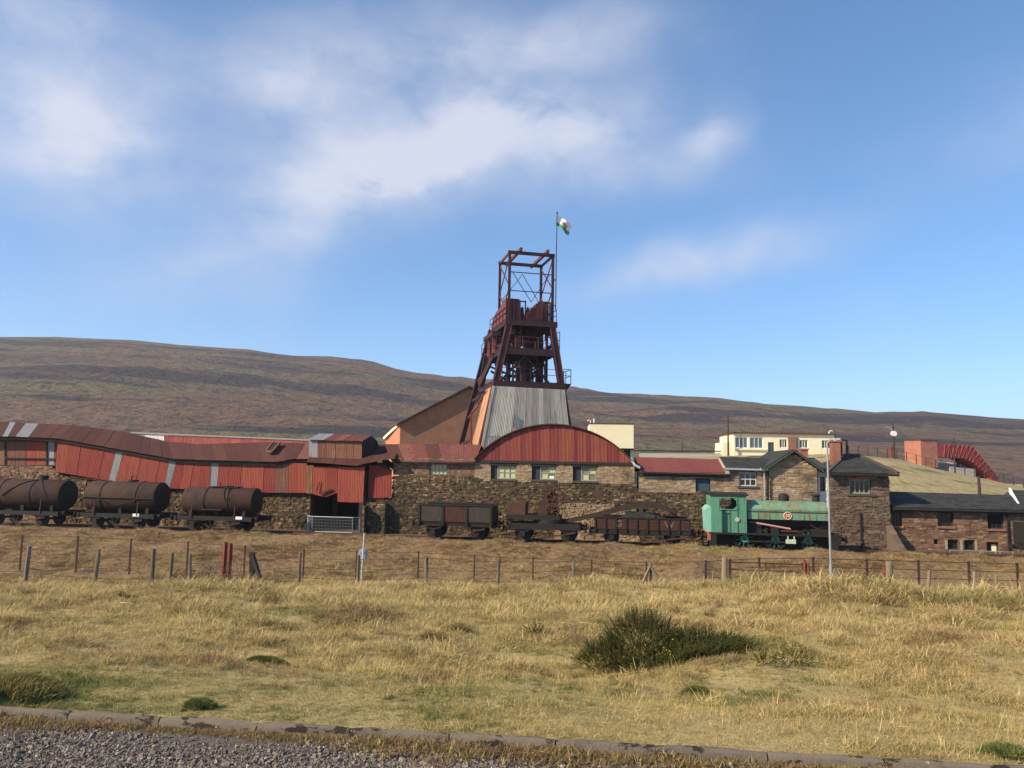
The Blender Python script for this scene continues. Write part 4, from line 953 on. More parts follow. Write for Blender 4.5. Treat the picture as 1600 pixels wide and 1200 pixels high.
# ================================================================== headframe
_d = raydir(830, 700); _t = 66 / _d.y
HF = Frame(_d.x * _t, 66, R(13.7))
def Hh(px, py, y=0.0): return HF.hit(px, py, y)
def headframe():
    base = RAIL
    t = thing('winding_headframe', 'tall dark red steel pithead winding tower with grey clad base', 'headframe', (0, 0, base), HF)
    def part(name, mat, **k):
        def f(mb): return mb.build(name, mat, t, **k)
        return f
    def beam(p, q, w=.22, h=None, mat='steel', name='beam', up=(0, 0, 1)): return MB().bar(p, q, w, h, up).build(name, mat, t)
    # ---- top cage: four posts and top beams
    D = 3.8
    fl, fr = Hh(796.5, 393.5), Hh(864.5, 400); fl0, fr0 = Hh(795, 500), Hh(862.5, 503)
    zt = (fl[2] + fr[2]) / 2; xl, xr = (fl[0] + fl0[0]) / 2, (fr[0] + fr0[0]) / 2; zd = (fl0[2] + fr0[2]) / 2 - .1
    for x in (xl, xr):
        for y in (0, D): beam((x, y, zd), (x, y, zt), .21, .21, 'steel', 'post')
    beam((xl - .14, 0, zt), (xr + .14, 0, zt), .24, .26, 'steel', 'top_beam'); beam((xl - .14, D, zt), (xr + .14, D, zt), .24, .26, 'steel', 'top_beam')
    for x in (xl + .95, xr - .55): beam((x, -.35, zt + .28), (x, D + 1.6, zt + .28), .22, .26, 'steel_red', 'runway_beam')
    for x in (xl, xr): beam((x, .14, zt - .02), (x, D - .14, zt - .02), .14, .2, 'steel_red', 'side_beam')
    H_ = zt - zd; xc = (xl + xr) / 2
    for z in (zt - 1.75, zt - 3.4): MB().bar((xl, -.02, z), (xr, -.02, z), .07).build('brace', 'steel', t)
    for a, b in (((xl + .25, zt - 1.75), (xc, zt - 4.3)), ((xc, zt - 4.3), (xr - .3, zt - 1.75))): MB().bar((a[0], -.05, a[1]), (b[0], -.05, b[1]), .05).build('brace', 'steel', t)
    for a, b in (((xl + .3, zt - 3.4), (xc + .2, zt - .9)), ((xc + .2, zt - .9), (xr - .2, zt - 3.4))): MB().bar((a[0], D + .05, a[1]), (b[0], D + .05, b[1]), .05).build('brace', 'steel', t)
    for x in (xl, xr):
        for s in (0, 1):
            y0, y1 = (0, D) if s else (D, 0)
            MB().bar((x, y0, zt - .3), (x, y1, zt - 3.0), .08).build('brace', 'steel_red', t); MB().bar((x, y0, zt - 3.0), (x, y1, zd + .2), .08).build('brace', 'steel_red', t)
    # ---- deck levels
    def deck(z, x0, x1, y0, y1, th=.35, mat='steel_dark'):
        MB().box(x0, x1, y0, y1, z - .1, z).build('deck', mat, t)
        for y in (y0 + .1, y1 - .1): MB().box(x0, x1, y - .1, y + .1, z - th, z - .105).build('deck_beam', 'steel', t)
        n = 4
        for i in range(n): x = x0 + .12 + (x1 - x0 - .24) * i / (n - 1); MB().box(x - .09, x + .09, y0 + .21, y1 - .21, z - th + .03, z - .105).build('deck_beam', 'steel', t)
    def rail(pts, z, hgt=1.05, mat='steel'):
        mb = MB()
        for i in range(len(pts) - 1):
            a, b = Vector((*pts[i], z)), Vector((*pts[i + 1], z)); L = (b - a).length; n = max(1, int(L / 1.2))
            for k in range(n + 1):
                p = a.lerp(b, k / n); mb.bar(p, p + Vector((0, 0, hgt)), .05)
            for h in (hgt, hgt * .55): mb.bar(a + Vector((0, 0, h)), b + Vector((0, 0, h)), .045)
        mb.build('guard_rail', mat, t)
    W1 = Hh(868, 501)[0]; D1 = 6.4
    z1 = zd + .1
    deck(z1, xl - .35, W1 + .1, -.3, D1, .5)
    rail([(xl - .3, D1 - .05), (xl - .3, -.25)], z1); rail([(xr + .3, D1), (xr + .3, -.25)], z1); rail([(xl + 1.0, -.25), (xr - 1.2, -.25)], z1)
    # sheave guards: boarded covers with sloping crowns
    for x0, x1, k in ((xl - .25, xl + .95, 0), (xr - 1.55, xr - .35, 1)):
        zc = z1 + 1.75
        pr = [(-.1, z1), (-.1, z1 + 1.5), (.5, zc), (1.2, zc + .1), (2.6, z1 + 1.3), (3.6, z1 + .7), (3.6, z1)] if k else [(.1, z1), (.1, zc + .15), (1.1, zc + .2), (2.2, zc - .2), (4.2, z1 + 1.35), (6.0, z1 + .5), (6.0, z1)]
        g = (MB().prism([(x0 - .75, z1), (x1, z1), (x1, zc + .1), (x0 + .35, zc + .05), (x0 - .7, z1 + .55)], .05, 3.2) if k else MB().sweepx(pr, x0, x1)).build('sheave_guard', 'steel_red', t)
        mb = MB()
        for i in range(5): xx = x0 + .05 + (x1 - x0 - .1) * i / 4; mb.box(xx - .035, xx + .035, pr[0][0] - .05, pr[0][0] - .003, z1, pr[1][1])
        mb.build('batten', 'steel', g)
        # the front frame beside the guard
        mb = MB(); xf = x1 if k == 0 else x1 + .1
        mb.bar((xf, -.1, z1), (xf, -.1, zc), .12); mb.bar((xf, -.1, zc - .1), (xf + .55 * (1 if k == 0 else -1), -.1, zc - .1), .1); mb.bar((xf + .5 * (1 if k == 0 else -1), -.1, z1), (xf + .5 * (1 if k == 0 else -1), -.1, zc), .1); mb.build('guard_frame', 'steel', t)
    # slanted red panel to the right of the first guard
    mb = MB(); a = xr - 2.65; mb.prism([(a, z1), (xr - 1.6, z1), (xr - 1.6, z1 + 1.3), (a + .1, z1 + .55)], .2, .5); mb.build('guard_panel', 'steel_red', t)
    for x in (xl + 1.35, xl + 1.85):
        mb = MB(); mb.tube([(x, .6, z1), (x, .6, z1 + 1.0), (x, .6, z1 + 1.35)], [.16, .16, .05], 8); mb.build('bearing_post', 'steel_dark', t, smooth=True)
    # second and third decks
    z2 = Hh(830, 545)[2]; x2l, x2r = Hh(791, 545)[0], Hh(869, 545)[0]
    deck(z2, x2l - .5, x2r, -.25, 6.4, .6)
    rail([(x2r + .25, 5), (x2r + .25, -.2)], z2, 1.6); rail([(x2l - .9, 6.2), (x2l - .9, -.1)], z2, 1.1)
    z3 = Hh(830, 597)[2]; x3l, x3r = Hh(771, 597)[0], Hh(881, 597)[0]
    deck(z3, x3l, x3r, -.3, 6.4, .55)
    # right-hand balcony of the lowest deck
    xb = Hh(893, 600)[0]
    MB().hexa([(x3r - .2, 0, z3 - .95), (x3r + .02, 0, z3 - .95), (x3r + .02, 3, z3 - .95), (x3r - .2, 3, z3 - .95), (x3r - .2, 0, z3), (xb, 0, z3), (xb, 3, z3), (x3r - .2, 3, z3)]).build('balcony', 'steel_dark', t)
    rail([(x3r, .05), (xb - .05, .05), (xb - .05, 2.9)], z3, 1.25)
    # ---- front legs, battered
    zb = Hh(830, 697)[2]; zc_ = Hh(830, 607)[2]
    legs = []
    for top, bot in ((Hh(795.5, 504), Hh(752, 697)), (Hh(862, 508), Hh(889, 680))):
        d = (Vector(bot) - Vector(top)) / (bot[2] - top[2]); foot = Vector(top) + d * (base - top[2])
        beam(foot, top, .52, .5, 'steel', 'leg', (0, 1, 0)); legs.append((Vector(top), foot))
        # bright rolled edges of the leg
        for s in (-.24, .24):
            MB().bar(foot + Vector((s, -.27, 0)), Vector(top) + Vector((s, -.27, 0)), .07, .05, (0, 1, 0)).build('leg_flange', 'steel_red', t)
    # rear raking legs
    for s, top, bot in ((-1, Hh(767, 516, 6.2), Hh(720, 696, 10.5)), (1, None, None)):
        if top is None:
            p, q = rear; c = (legs[0][0].x + legs[1][0].x) / 2; top = Vector((2 * c - p.x - .4, p.y, p.z)); foot = Vector((2 * c - q.x - 2, q.y, q.z))
        else:
            top = Vector(top); bot = Vector(bot); d = (bot - top) / (bot.z - top.z); foot = top + d * (base - top.z); rear = (top, foot)
        beam(foot, top, .42, .42, 'steel', 'raking_leg', (0, 1, 0))
        fx, ft = legs[0 if s < 0 else 1]
        for tt in (.14, .38, .62, .86):
            a = ft.lerp(fx, tt + .04); b = foot.lerp(Vector(top), tt); beam(a, b, .18, .22, 'steel', 'tie')
        for tt in (.20, .52, .72): a = ft.lerp(fx, tt + .2); b = foot.lerp(Vector(top), tt); beam(a, b, .12, .14, 'steel_red', 'brace')
    # inner columns
    rr = random.Random(4)
    for i in range(5):
        x = x2l + .5 + (x2r - x2l - .9) * i / 4
        for y in (1.6, 4.6): beam((x, y, zc_ - .5), (x, y, z1 - .5), .2, .22, 'steel_dark', 'column')
    # middle bay: braces, vertical bars and hoist gear between decks 3 and 2
    def P(fx, fz, y): return (x3l + .4 + (x3r - x3l - .8) * fx, y, z3 + (z2 - .6 - z3) * fz)
    for a, b, y in (((.05, .0), (.45, 1), .5), ((.45, 1), (.9, -.1), .5), ((.1, 1), (.55, .3), 3), ((.5, .0), (.9, .9), 3), ((.0, .5), (.4, .0), 3)): beam(P(*a, y), P(*b, y), .14, .18, 'steel', 'brace')
    for i in range(11): f = .06 + .085 * i + rr.uniform(-.02, .02); beam(P(f, 0, rr.uniform(.8, 5)), P(f, 1, rr.uniform(.8, 5)), rr.uniform(.06, .14), None, 'steel_dark', 'guide_bar')
    MB().box(P(.42, 0, 0)[0], P(.50, 0, 0)[0], 1.0, 1.5, z3, z2 - .65).build('housing', 'steel', t)
    MB().box(P(.80, 0, 0)[0], P(.92, 0, 0)[0], 3.6, 3.8, z3, z2 - .65).build('screen', 'steel_dark', t)
    MB().box(P(.3, .55, 0)[0], P(.37, .55, 0)[0], .6, .95, P(0, .55, 0)[2], P(0, .78, 0)[2]).build('junction_box', 'orange_rust', t)
    rail([(x3l + .7, -.2), (x3r - .6, -.2)], z3, 1.15)
    # sheave wheels under the top deck
    for x, y in ((xc - .75, 2.2), (xc + .9, 3.4)):
        r_ = 1.75; c = (x, y, z2 + 1.75); mb = MB().torus(c, (1, 0, 0), r_, .11, 32, 6); mb.torus(c, (1, 0, 0), r_ - .18, .06, 32, 5)
        w = mb.build('sheave_wheel', 'steel', t, smooth=True)
        mb = MB()
        for k in range(10): a = 2 * math.pi * k / 10; mb.bar(c, (x, y + math.cos(a) * (r_ - .1), z2 + 1.75 + math.sin(a) * (r_ - .1)), .07)
        mb.build('spoke', 'steel', w, kind='stuff'); MB().tube([(x - .35, y, c[2]), (x + .35, y, c[2])], .2, 10).build('hub', 'steel_dark', w)
    # upper bay plates and gear
    MB().box(xr - .85, xr - .45, 1.2, 1.35, z2, z1 - .5).build('screen', 'steel_dark', t)
    MB().box(xl + .35, xc - .7, 2.4, 2.55, z2 + 1.1, z1 - .5).build('screen', 'steel', t)
    MB().prism([(xr - .5, z1 - .5), (xr + .45, z1 - .5), (xr - .5, z1 - 1.6)], .3, .6).build('gusset', 'steel_dark', t)
    MB().box(xc - 1.2, xc - .75, .3, .7, z2, z2 + 1.0).build('control_box', 'steel_red', t); MB().box(xl + .3, xl + .75, .6, .9, z2 + 1.3, z2 + 1.75).build('signal_box', 'green_trim', t)
    for i in range(7): x = xc - .5 + i * .33; beam((x, .2 + (i % 3) * .5, z2), (x, .2 + (i % 3) * .5, z2 + rr.uniform(.7, 1.5)), .1, None, ('steel_red', 'steel', 'steel_dark')[i % 3], 'lever')
    rail([(x2l, -.2), (x2r - .3, -.2)], z2, 1.0, 'steel_red')
    # back face lattice so that sky shows only in patches
    for a, b in ((0, 1), (1, 0)): beam((xl - .2 + a * (xr - xl + .4), 6, z2), (xl - .2 + b * (xr - xl + .4), 6, z1 - .5), .16, None, 'steel', 'brace'); beam((x3l + a * (x3r - x3l), 6, z3), (x3l + b * (x3r - x3l), 6, z2 - .6), .16, None, 'steel', 'brace')
    MB().box(xl - .3, xr + .2, 6.2, 6.35, z1 - 1.3, z1 - .5).build('screen', 'steel', t)
    # left-side stair and pipes
    mb = MB(); xs = xl - .75
    MB().tube([(xs + .1, 2.5, z2 - .2), (xs + .1, 2.5, z1 - 1.0)], .28, 8).build('side_pipe', 'steel_red', t, smooth=True); MB().tube([(xs, 4.2, z2 - .3), (xs, 4.2, z1 - .6)], .2, 8).build('side_pipe', 'steel_red', t, smooth=True)
    MB().box(xs - .35, xs + .45, 1.5, 5.4, z1 - 1.2, z1 - .8).build('side_tray', 'steel', t)
    beam((x3l - .3, 4.5, z3), (x2l - .7, 2, z2 - .5), .2, .5, 'steel', 'stair'); beam((x3l + .1, 5.5, z3), (x3l + .5, 5.5, z2), .5, .3, 'steel_dark', 'chute')
    # ---- corrugated casing of the base
    TL, TR, BL, BR = Vector(Hh(769.5, 603, -.35)), Vector(Hh(882, 609, -.35)), Vector(Hh(751.5, 697, -.35)), Vector(Hh(892, 697, -.35))
    k = (base - BL.z) / (BL.z - TL.z)
    BL2, BR2 = BL + (BL - TL) * k, BR + (BR - TR) * k
    n = 13
    for i in range(n):
        a, b = i / n, (i + 1) / n + .002
        mid = .62 if i < 5 else .0
        f = lambda u, w: tuple(BL2.lerp(BR2, u).lerp(TL.lerp(TR, u), w))
        if mid:
            w_ = ((Vector(f(a, 0)).lerp(Vector(f(a, 1)), mid)))
            sheet(t, f(a, 0), f(b, 0), f(b, mid + .01), f(a, mid + .01), 'clad_sheet', name='casing_sheet', pitch=.14); sheet(t, f(a, mid), f(b, mid), f(b, 1), f(a, 1), 'clad_sheet', name='casing_sheet', pitch=.14, lap=.02)
        else: sheet(t, f(a, 0), f(b, 0), f(b, 1), f(a, 1), 'clad_sheet', name='casing_sheet', pitch=.14, lap=.012 * (i % 2))
    # left side of the casing, its sunlit orange put into the sheet colour
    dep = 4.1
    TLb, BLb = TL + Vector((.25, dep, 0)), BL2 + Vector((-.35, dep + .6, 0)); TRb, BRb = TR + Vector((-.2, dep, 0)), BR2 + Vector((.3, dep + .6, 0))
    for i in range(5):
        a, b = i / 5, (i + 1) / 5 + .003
        sheet(t, BLb.lerp(BL2, a), BLb.lerp(BL2, b), TLb.lerp(TL, b), TLb.lerp(TL, a), 'clad_sunlit', name='casing_sheet', pitch=.25, lap=.012 * (i % 2))
    MB().poly(BR2, BRb, TRb, TR).poly(BLb, BRb, TRb, TLb).build('casing_back', 'clad_sheet', t)
    MB().bar(TL + Vector((.1, -.03, 0)), BL2 + Vector((.1, -.03, 0)), .2, .06, (0, 1, 0)).build('corner_strip', 'clad_sheet', t)
    sheet(t, Hh(802, 668, -.45), Hh(811, 669, -.45), Hh(811, 652, -.45), Hh(804, 648, -.45), 'grey_sheet', name='patch_sheet')
    # outer lean-to frame at the casing's left
    a, b = Hh(736, 646, 3.5), Hh(736.5, 700, 3.5); beam(a, b, .16, None, 'steel_red', 'stanchion'); beam(Hh(738, 643, 3.5), Hh(748, 633, 2.5), .14, None, 'steel_red', 'brace')
    # ---- flagpole and flag
    fp = thing('flagpole', 'slim flagpole clamped to the top cage of the headframe', 'flagpole', (xr + .27, -.1, zt - 5.0), HF)
    x = xr + .27; zp = Hh(869.5, 334, -.1)[2]
    MB().tube([(x, -.1, zt - 5.0), (x, -.1, zt), (x + .03, -.1, zp)], [.05, .045, .03], 8).build('pole', 'steel_dark', fp)
    MB().tube([(x + .03, -.1, zp - .02), (x + .03, -.1, zp + .14)], .07, 8).build('finial', 'steel_dark', fp)
    for z in (zt - 2.2, zt - 4.5): MB().bar((xr, -.1, z), (x, -.1, z), .07).build('clamp', 'steel', fp)
    fl_ = thing('national_flag', 'white over green flag with red dragon, drooping from the flagpole', 'flag', (x, -.1, zp - 1), HF)
    A, B_, C_, D_ = [Vector(Hh(px, py, -.1)) for px, py in ((869.8, 336), (894, 351), (889, 367), (868.9, 352))]
    def fp_(s, q, o=0.0):
        p = A.lerp(B_, s).lerp(D_.lerp(C_, s), q); y = .16 * math.sin(s * 7.5 + q * 1.5) * min(1, s * 3)
        return (p.x, p.y + y + o, p.z + .05 * math.sin(s * 6.0))
    for nm, mt, q0, q1 in (('white_field', 'white_paint', 0, .66), ('green_field', 'flag_green', .66, 1)):
        mb = MB(); n, k = 16, 5
        for i in range(n + 1):
            for j in range(k + 1): mb.v.append(fp_(i / n, q0 + (q1 - q0) * j / k))
        for i in range(n):
            for j in range(k): a = i * (k + 1) + j; mb.f.append((a, a + k + 1, a + k + 2, a + 1))
        mb.build(nm, mt, fl_, smooth=True)
    drag = [(.22, .40), (.30, .28), (.36, .32), (.40, .20), (.50, .12), (.55, .25), (.62, .22), (.60, .36), (.70, .38), (.80, .28), (.84, .36), (.78, .46), (.82, .58), (.72, .60), (.74, .78), (.66, .78), (.64, .62), (.52, .62), (.50, .80), (.40, .80), (.42, .62), (.33, .58), (.30, .70), (.23, .66), (.28, .52)]
    c = (.52, .46)
    drag = [(.55 + (a - .52) * .62, .48 + (b - .46) * .62) for a, b in drag]
    for o in (-.03, .03):
        mb = MB()
        for i in range(len(drag)): p, q = drag[i], drag[(i + 1) % len(drag)]; mb.poly(fp_(*c, o), fp_(*p, o), fp_(*q, o))
        mb.build('dragon_emblem', 'flag_red', fl_)
M('flag_green', [(.05, .25, .12), (.07, .30, .15)], 3, rough=.8); M('flag_red', [(.45, .03, .05), (.5, .04, .06)], 3, rough=.8)
headframe()

# ================================================================== things behind
def engine_house():
    F = Frame(0, 88, R(12)); h = lambda px, py, y=0.0: F.hit(px, py, y)
    ap, el, bl, er = h(733, 607), h(626, 662), h(626, 760), h(840, 664)
    z0 = RAIL
    t = thing('engine_house', 'brown brick engine house with steep gable behind the headframe', 'engine house', ((el[0] + er[0]) / 2, 0, z0), F)
    MB().prism([(el[0], z0), (er[0], z0), (er[0], er[2]), (ap[0], ap[2]), (el[0], el[2])], 0, 14).build('wall', 'brick_brown', t)
    for a, b in ((el, ap), (er, ap)):
        s = -1 if a is el else 1
        MB().hexa([(a[0] + s * .4, -.3, a[2] - .25), (b[0], -.3, b[2] + .02), (b[0], 14.3, b[2] + .02), (a[0] + s * .4, 14.3, a[2] - .25), (a[0] + s * .4, -.3, a[2] + .0), (b[0], -.3, b[2] + .3), (b[0], 14.3, b[2] + .3), (a[0] + s * .4, 14.3, a[2])]).build('roof_slope', 'rust_roof', t)
        MB().bar((a[0] + s * .4, -.34, a[2] - .12), (b[0], -.34, b[2] + .16), .06, .3, (0, 1, 0)).build('bargeboard', 'dark_wood', t)
    # annexe with a monopitch roof at the left, sunlight put into its brick colour
    a, b, c = h(604, 700, 6), h(604, 684, 6), h(626, 661, 0)
    w = thing('brick_annexe', 'small brick annexe tinted a sunlit orange with sloping roof beside the engine house', 'annexe', (a[0] + .5, 5, z0), F)
    MB().hexa([(a[0], 6, z0), (el[0] - .02, .3, z0), (el[0] - .02, 9, z0), (a[0], 9, z0), (a[0], 6, b[2]), (el[0] - .02, .3, c[2] - .15), (el[0] - .02, 9, c[2] - .15), (a[0], 9, b[2])]).build('wall', 'annexe_brick_sunlit', w)
    MB().hexa([(a[0] - .3, 5.7, b[2] - .1), (el[0] - .03, 0, c[2] - .12), (el[0] - .03, 9.3, c[2] - .12), (a[0] - .3, 9.3, b[2] - .1), (a[0] - .3, 5.7, b[2] + .15), (el[0] - .03, 0, c[2] + .12), (el[0] - .03, 9.3, c[2] + .12), (a[0] - .3, 9.3, b[2] + .15)]).build('roof', 'cream', w)
M('annexe_brick_sunlit', [(.42, .17, .10), (.50, .22, .13)], 3, rough=.9)  # orange holds the sunlight on this end wall
engine_house()

def cream_block():
    F = Frame(0, 80, R(-4)); h = lambda px, py, y=0.0: F.hit(px, py, y)
    a, b = h(921, 662), h(990, 663)
    z0 = Hs(*F.w((a[0], 0, 0))[:2]) - .5
    t = thing('cream_block', 'plain cream rendered flat-roofed block behind the arched hall', 'building', ((a[0] + b[0]) / 2, 0, z0), F)
    zt = a[2]; zdoor = h(980, 703)[2]; xd0, xd1 = h(974, 703)[0], h(985, 703)[0]
    mb = MB(); holed(mb, a[0], b[0], z0, zt, 0, .3, [(xd0, xd1, z0, zdoor)]); mb.box(a[0], a[0] + .3, .3, 6, z0, zt); mb.box(b[0] - .3, b[0], .3, 6, z0, zt); mb.box(a[0] + .3, b[0] - .3, 5.7, 6, z0, zt); mb.build('wall', 'cream', t)
    MB().box(a[0] - .05, b[0] + .05, -.06, 6.06, zt, zt + .1).build('coping', 'mortar', t); MB().box(xd0, xd1, .15, .2, z0, zdoor).build('door', 'dark_wood', t)
    MB().box(xd0 - .3, xd1 + .3, -.5, 0, zdoor, zdoor + .15).build('door_hood', 'rust_roof', t)
    p = h(923, 660); MB().tube([(p[0], .4, zt), (p[0], .4, zt + .3), (p[0] - .15, .4, zt + .42), (p[0] - .32, .4, zt + .28)], .06, 6).build('vent_pipe', 'white_paint', t); MB().tube([(p[0] + .35, .4, zt + .1), (p[0] + .35, .4, zt + .55)], .07, 6).build('vent_pipe', 'white_paint', t)
cream_block()

def cream_range():
    F = Frame(0, 106, R(-2)); h = lambda px, py, y=0.0: F.hit(px, py, y)
    a, b = h(1146, 677), h(1303, 679.5); zt = (a[2] + b[2]) / 2; x0, x1 = a[0], b[0]
    z0 = h(1220, 714)[2] - 2.0
    t = thing('cream_range', 'long cream flat-roofed block with large picture window on the rise', 'building', ((x0 + x1) / 2, 0, z0), F)
    R4 = lambda p0, q0, p1, q1: (h(p0, q0)[0], h(p1, q0)[0], h(p0, q1)[2], h(p1, q0)[2])
    bays = [R4(1148.5, 683, 1168.5, 700), R4(1171.5, 683.5, 1192.5, 700.5)]
    door = R4(1200, 691, 1209.5, 709); wn_ = [R4(1218, 686.5, 1230, 699.5), R4(1249, 687.5, 1262.5, 700), R4(1284, 688, 1297.5, 700.5)]; panel = R4(1231, 683, 1242, 705)
    ho = bays + [door] + wn_
    mb = MB(); holed(mb, x0, x1, z0, zt, 0, .3, ho); mb.box(x0, x0 + .3, .3, 8, z0, zt); mb.box(x1 - .3, x1, .3, 8, z0, zt); mb.box(x0 + .3, x1 - .3, 7.7, 8, z0, zt); mb.build('wall', 'cream', t)
    MB().box(x0 - .3, x1 + .3, -.35, 8.3, zt + .002, zt + .16).build('roof', 'rust_roof', t)
    for w in bays: window(t, *w, .1, 3, 1, 'white_paint', 'pane_blue', .1, .06)
    for w in wn_: window(t, *w, .1, 3, 1, 'white_paint', ('pane_dark', 'pane_blue'), .07, .07)
    MB().box(bays[0][0] - .15, bays[1][1] + .5, -.25, -.004, bays[0][2] - .25, bays[0][2] - .05).build('window_sill', 'cream', t)
    MB().box(door[0], door[1], .12, .18, door[2], door[3]).build('door', 'blue_door', t); MB().box(panel[0], panel[1], -.2, -.004, panel[2], panel[3]).build('brick_panel', 'brick_brown', t)
    p = h(1245, 683); MB().tube([(p[0], -.12, z0), (p[0], -.12, p[2])], .08, 6).build('downpipe', 'iron_rust', t)
    p = h(1300, 673); MB().tube([(p[0] - .25, .5, zt), (p[0] - .2, .5, zt + .45), (p[0], .5, zt + .6), (p[0] + .25, .5, zt + .5)], .08, 6).build('vent_pipe', 'white_paint', t)
    q = h(1136, 694); MB().hexa([(h(1128, 700)[0], .3, z0), (x0 - .01, .3, z0), (x0 - .01, 5, z0), (h(1128, 700)[0], 5, z0), (h(1131, 700)[0], .3, h(1131, 691)[2]), (x0 - .01, .3, h(1131, 690)[2]), (x0 - .01, 5, h(1131, 690)[2]), (h(1131, 700)[0], 5, h(1131, 691)[2])]).build('side_wing', 'cream', t)
    # low white wall running left from the range
    w = thing('white_parapet', 'long low white parapet with dark rail beside the cream range', 'wall', (h(1060, 712)[0], 1, z0), F)
    xa, xb = h(1000, 705)[0], h(1128, 706)[0]; za = h(1060, 707)[2]
    MB().box(xa, xb, .6, .9, z0, za).build('wall', 'white_worn', w); MB().bar((xa - 3, .5, h(1000, 704.5)[2]), (xb, .5, h(1125, 705)[2]), .15, .16).build('rail', 'iron_black', w)
cream_range()

def fan_drift():
    F = Frame(0, 92, R(10)); h = lambda px, py, y=0.0: F.hit(px, py, y)
    a, b = h(1438.5, 688), h(1464, 688); z0 = h(1450, 716)[2] - 1.2
    t = thing('brick_fan_box', 'square red brick box standing on the grassy crest', 'brick box', ((a[0] + b[0]) / 2, 0, z0), F)
    MB().box(a[0], b[0], 0, 3.2, z0, a[2]).build('wall', 'brick_fan', t); MB().box(a[0] - .08, b[0] + .08, -.08, 3.28, a[2] + .002, a[2] + .12).build('coping', 'mortar', t)
    t = thing('red_air_duct', 'bright red ribbed steel air duct bending down from the brick box', 'duct', (h(1505, 716)[0], 0, z0), F)
    T = [(1465, 693), (1472, 693.5), (1518, 696), (1536, 717), (1560, 746)]; B = [(1465, 714), (1472, 714), (1506, 716), (1520, 723), (1549, 747)]
    prof_t = [h(*p) for p in T]; prof_b = [h(*p) for p in B]
    mb = MB()
    for k, (p, q) in enumerate(zip(prof_t, prof_b)):
        mb.v += [(q[0], 0, q[2]), (p[0], 0, p[2]), (p[0], 2.6, p[2]), (q[0], 2.6, q[2])]
    for k in range(4):
        i = 4 * k; mb.f += [(i + j, i + (j + 1) % 4, i + 4 + (j + 1) % 4, i + 4 + j) for j in range(4)]
    mb.f += [(0, 1, 2, 3), (16, 17, 18, 19)]
    # carry the foot of the duct into the ground
    e = prof_t[-1]; f = prof_b[-1]
    mb.hexa([(f[0] - .1, .02, z0 - 4), (e[0] + 1, .02, z0 - 4), (e[0] + 1, 2.58, z0 - 4), (f[0] - .1, 2.58, z0 - 4), (f[0], .02, f[2]), (e[0], .02, e[2]), (e[0], 2.58, e[2]), (f[0], 2.58, f[2])])
    mb.build('casing', 'duct_red', t)
    def onp(L, s):
        xs = [p[0] for p in L]; d = [0]
        for i in range(len(L) - 1): d.append(d[-1] + math.dist(L[i], L[i + 1]))
        s *= d[-1]; i = max(k for k in range(len(d)) if d[k] <= s + 1e-9); i = min(i, len(L) - 2)
        return lerp(L[i], L[i + 1], (s - d[i]) / (d[i + 1] - d[i]))
    for k in range(15):
        s = .10 + .88 * k / 14; p, q = Vector(onp(prof_t, s)), Vector(onp(prof_b, s))
        MB().bar(p + Vector((0, -.06, 0)), q + Vector((0, -.06, 0)), .05, .12, (0, 1, 0)).build('rib', 'duct_rib', t)
        if k < 14:
            s2 = .10 + .88 * (k + 1) / 14; r_ = Vector(onp(prof_b if k % 2 else prof_t, s2)); o = p if k % 2 else q
            MB().bar(o + Vector((0, -.05, 0)), r_ + Vector((0, -.05, 0)), .06, .1, (0, 1, 0)).build('diagonal_rib', 'duct_rib', t)
    for px in (1472, 1507): p = h(px, 714); MB().bar((p[0], 1.2, z0 - 1.5), (p[0], 1.2, p[2]), .3).build('support', 'steel_dark', t)
    # white flat-roofed store under the duct
    s = thing('low_store', 'low dark store with pale edge under the red duct', 'store', (h(1490, 735)[0], 1, z0 - 2), F)
    a, b = h(1484, 729, .5), h(1524, 733, .5)
    MB().hexa([(a[0], .5, z0 - 3), (b[0], .5, z0 - 3), (b[0], 5, z0 - 3), (a[0], 5, z0 - 3), (a[0], .5, a[2]), (b[0], .5, b[2]), (b[0], 5, b[2] + .9), (a[0], 5, a[2] + .9)]).build('body', 'white_worn', s)
    # red pillar, wire fence
    p = thing('red_pillar', 'stubby red pillar beside the tall lamp on the crest', 'pillar', (h(1393, 713)[0], -2, z0), F)
    c, d = h(1391, 700, -2), h(1396, 716, -2); MB().box(c[0], d[0], -2.2, -1.8, z0 - 1, c[2]).build('shaft', 'red_post', p); MB().box(c[0] - .06, d[0] + .06, -2.26, -1.74, c[2] + .002, c[2] + .1).build('cap', 'red_post', p)
M('duct_rib', [(.28, .06, .05), (.33, .075, .06)], 2, rough=.6)
brick_mat('brick_fan', (.42, .15, .09), (.36, .12, .08), (.34, .2, .14))
fan_drift()

def crest_fence():
    pts = []
    for px in range(1326, 1600, 15):
        d = raydir(px, 700); t_ = 85 / d.y; pts.append((d.x * t_, 85))
    t = thing('crest_fence', 'thin wire fence on dark stakes along the grassy crest', 'fence', (pts[0][0], 85, Hs(*pts[0])), WORLD)
    tops = []
    for x, y in pts:
        z = Hs(x, y); MB().bar((x, y, z - .2), (x, y, z + 1.0), .07).build('stake', 'iron_post', t); tops.append((x, y, z))
    for h_ in (.45, .95):
        mb = MB(); mb.tube([(x, y, z + h_) for x, y, z in tops], .012, 4); mb.build('wire', 'iron_post', t)
crest_fence()

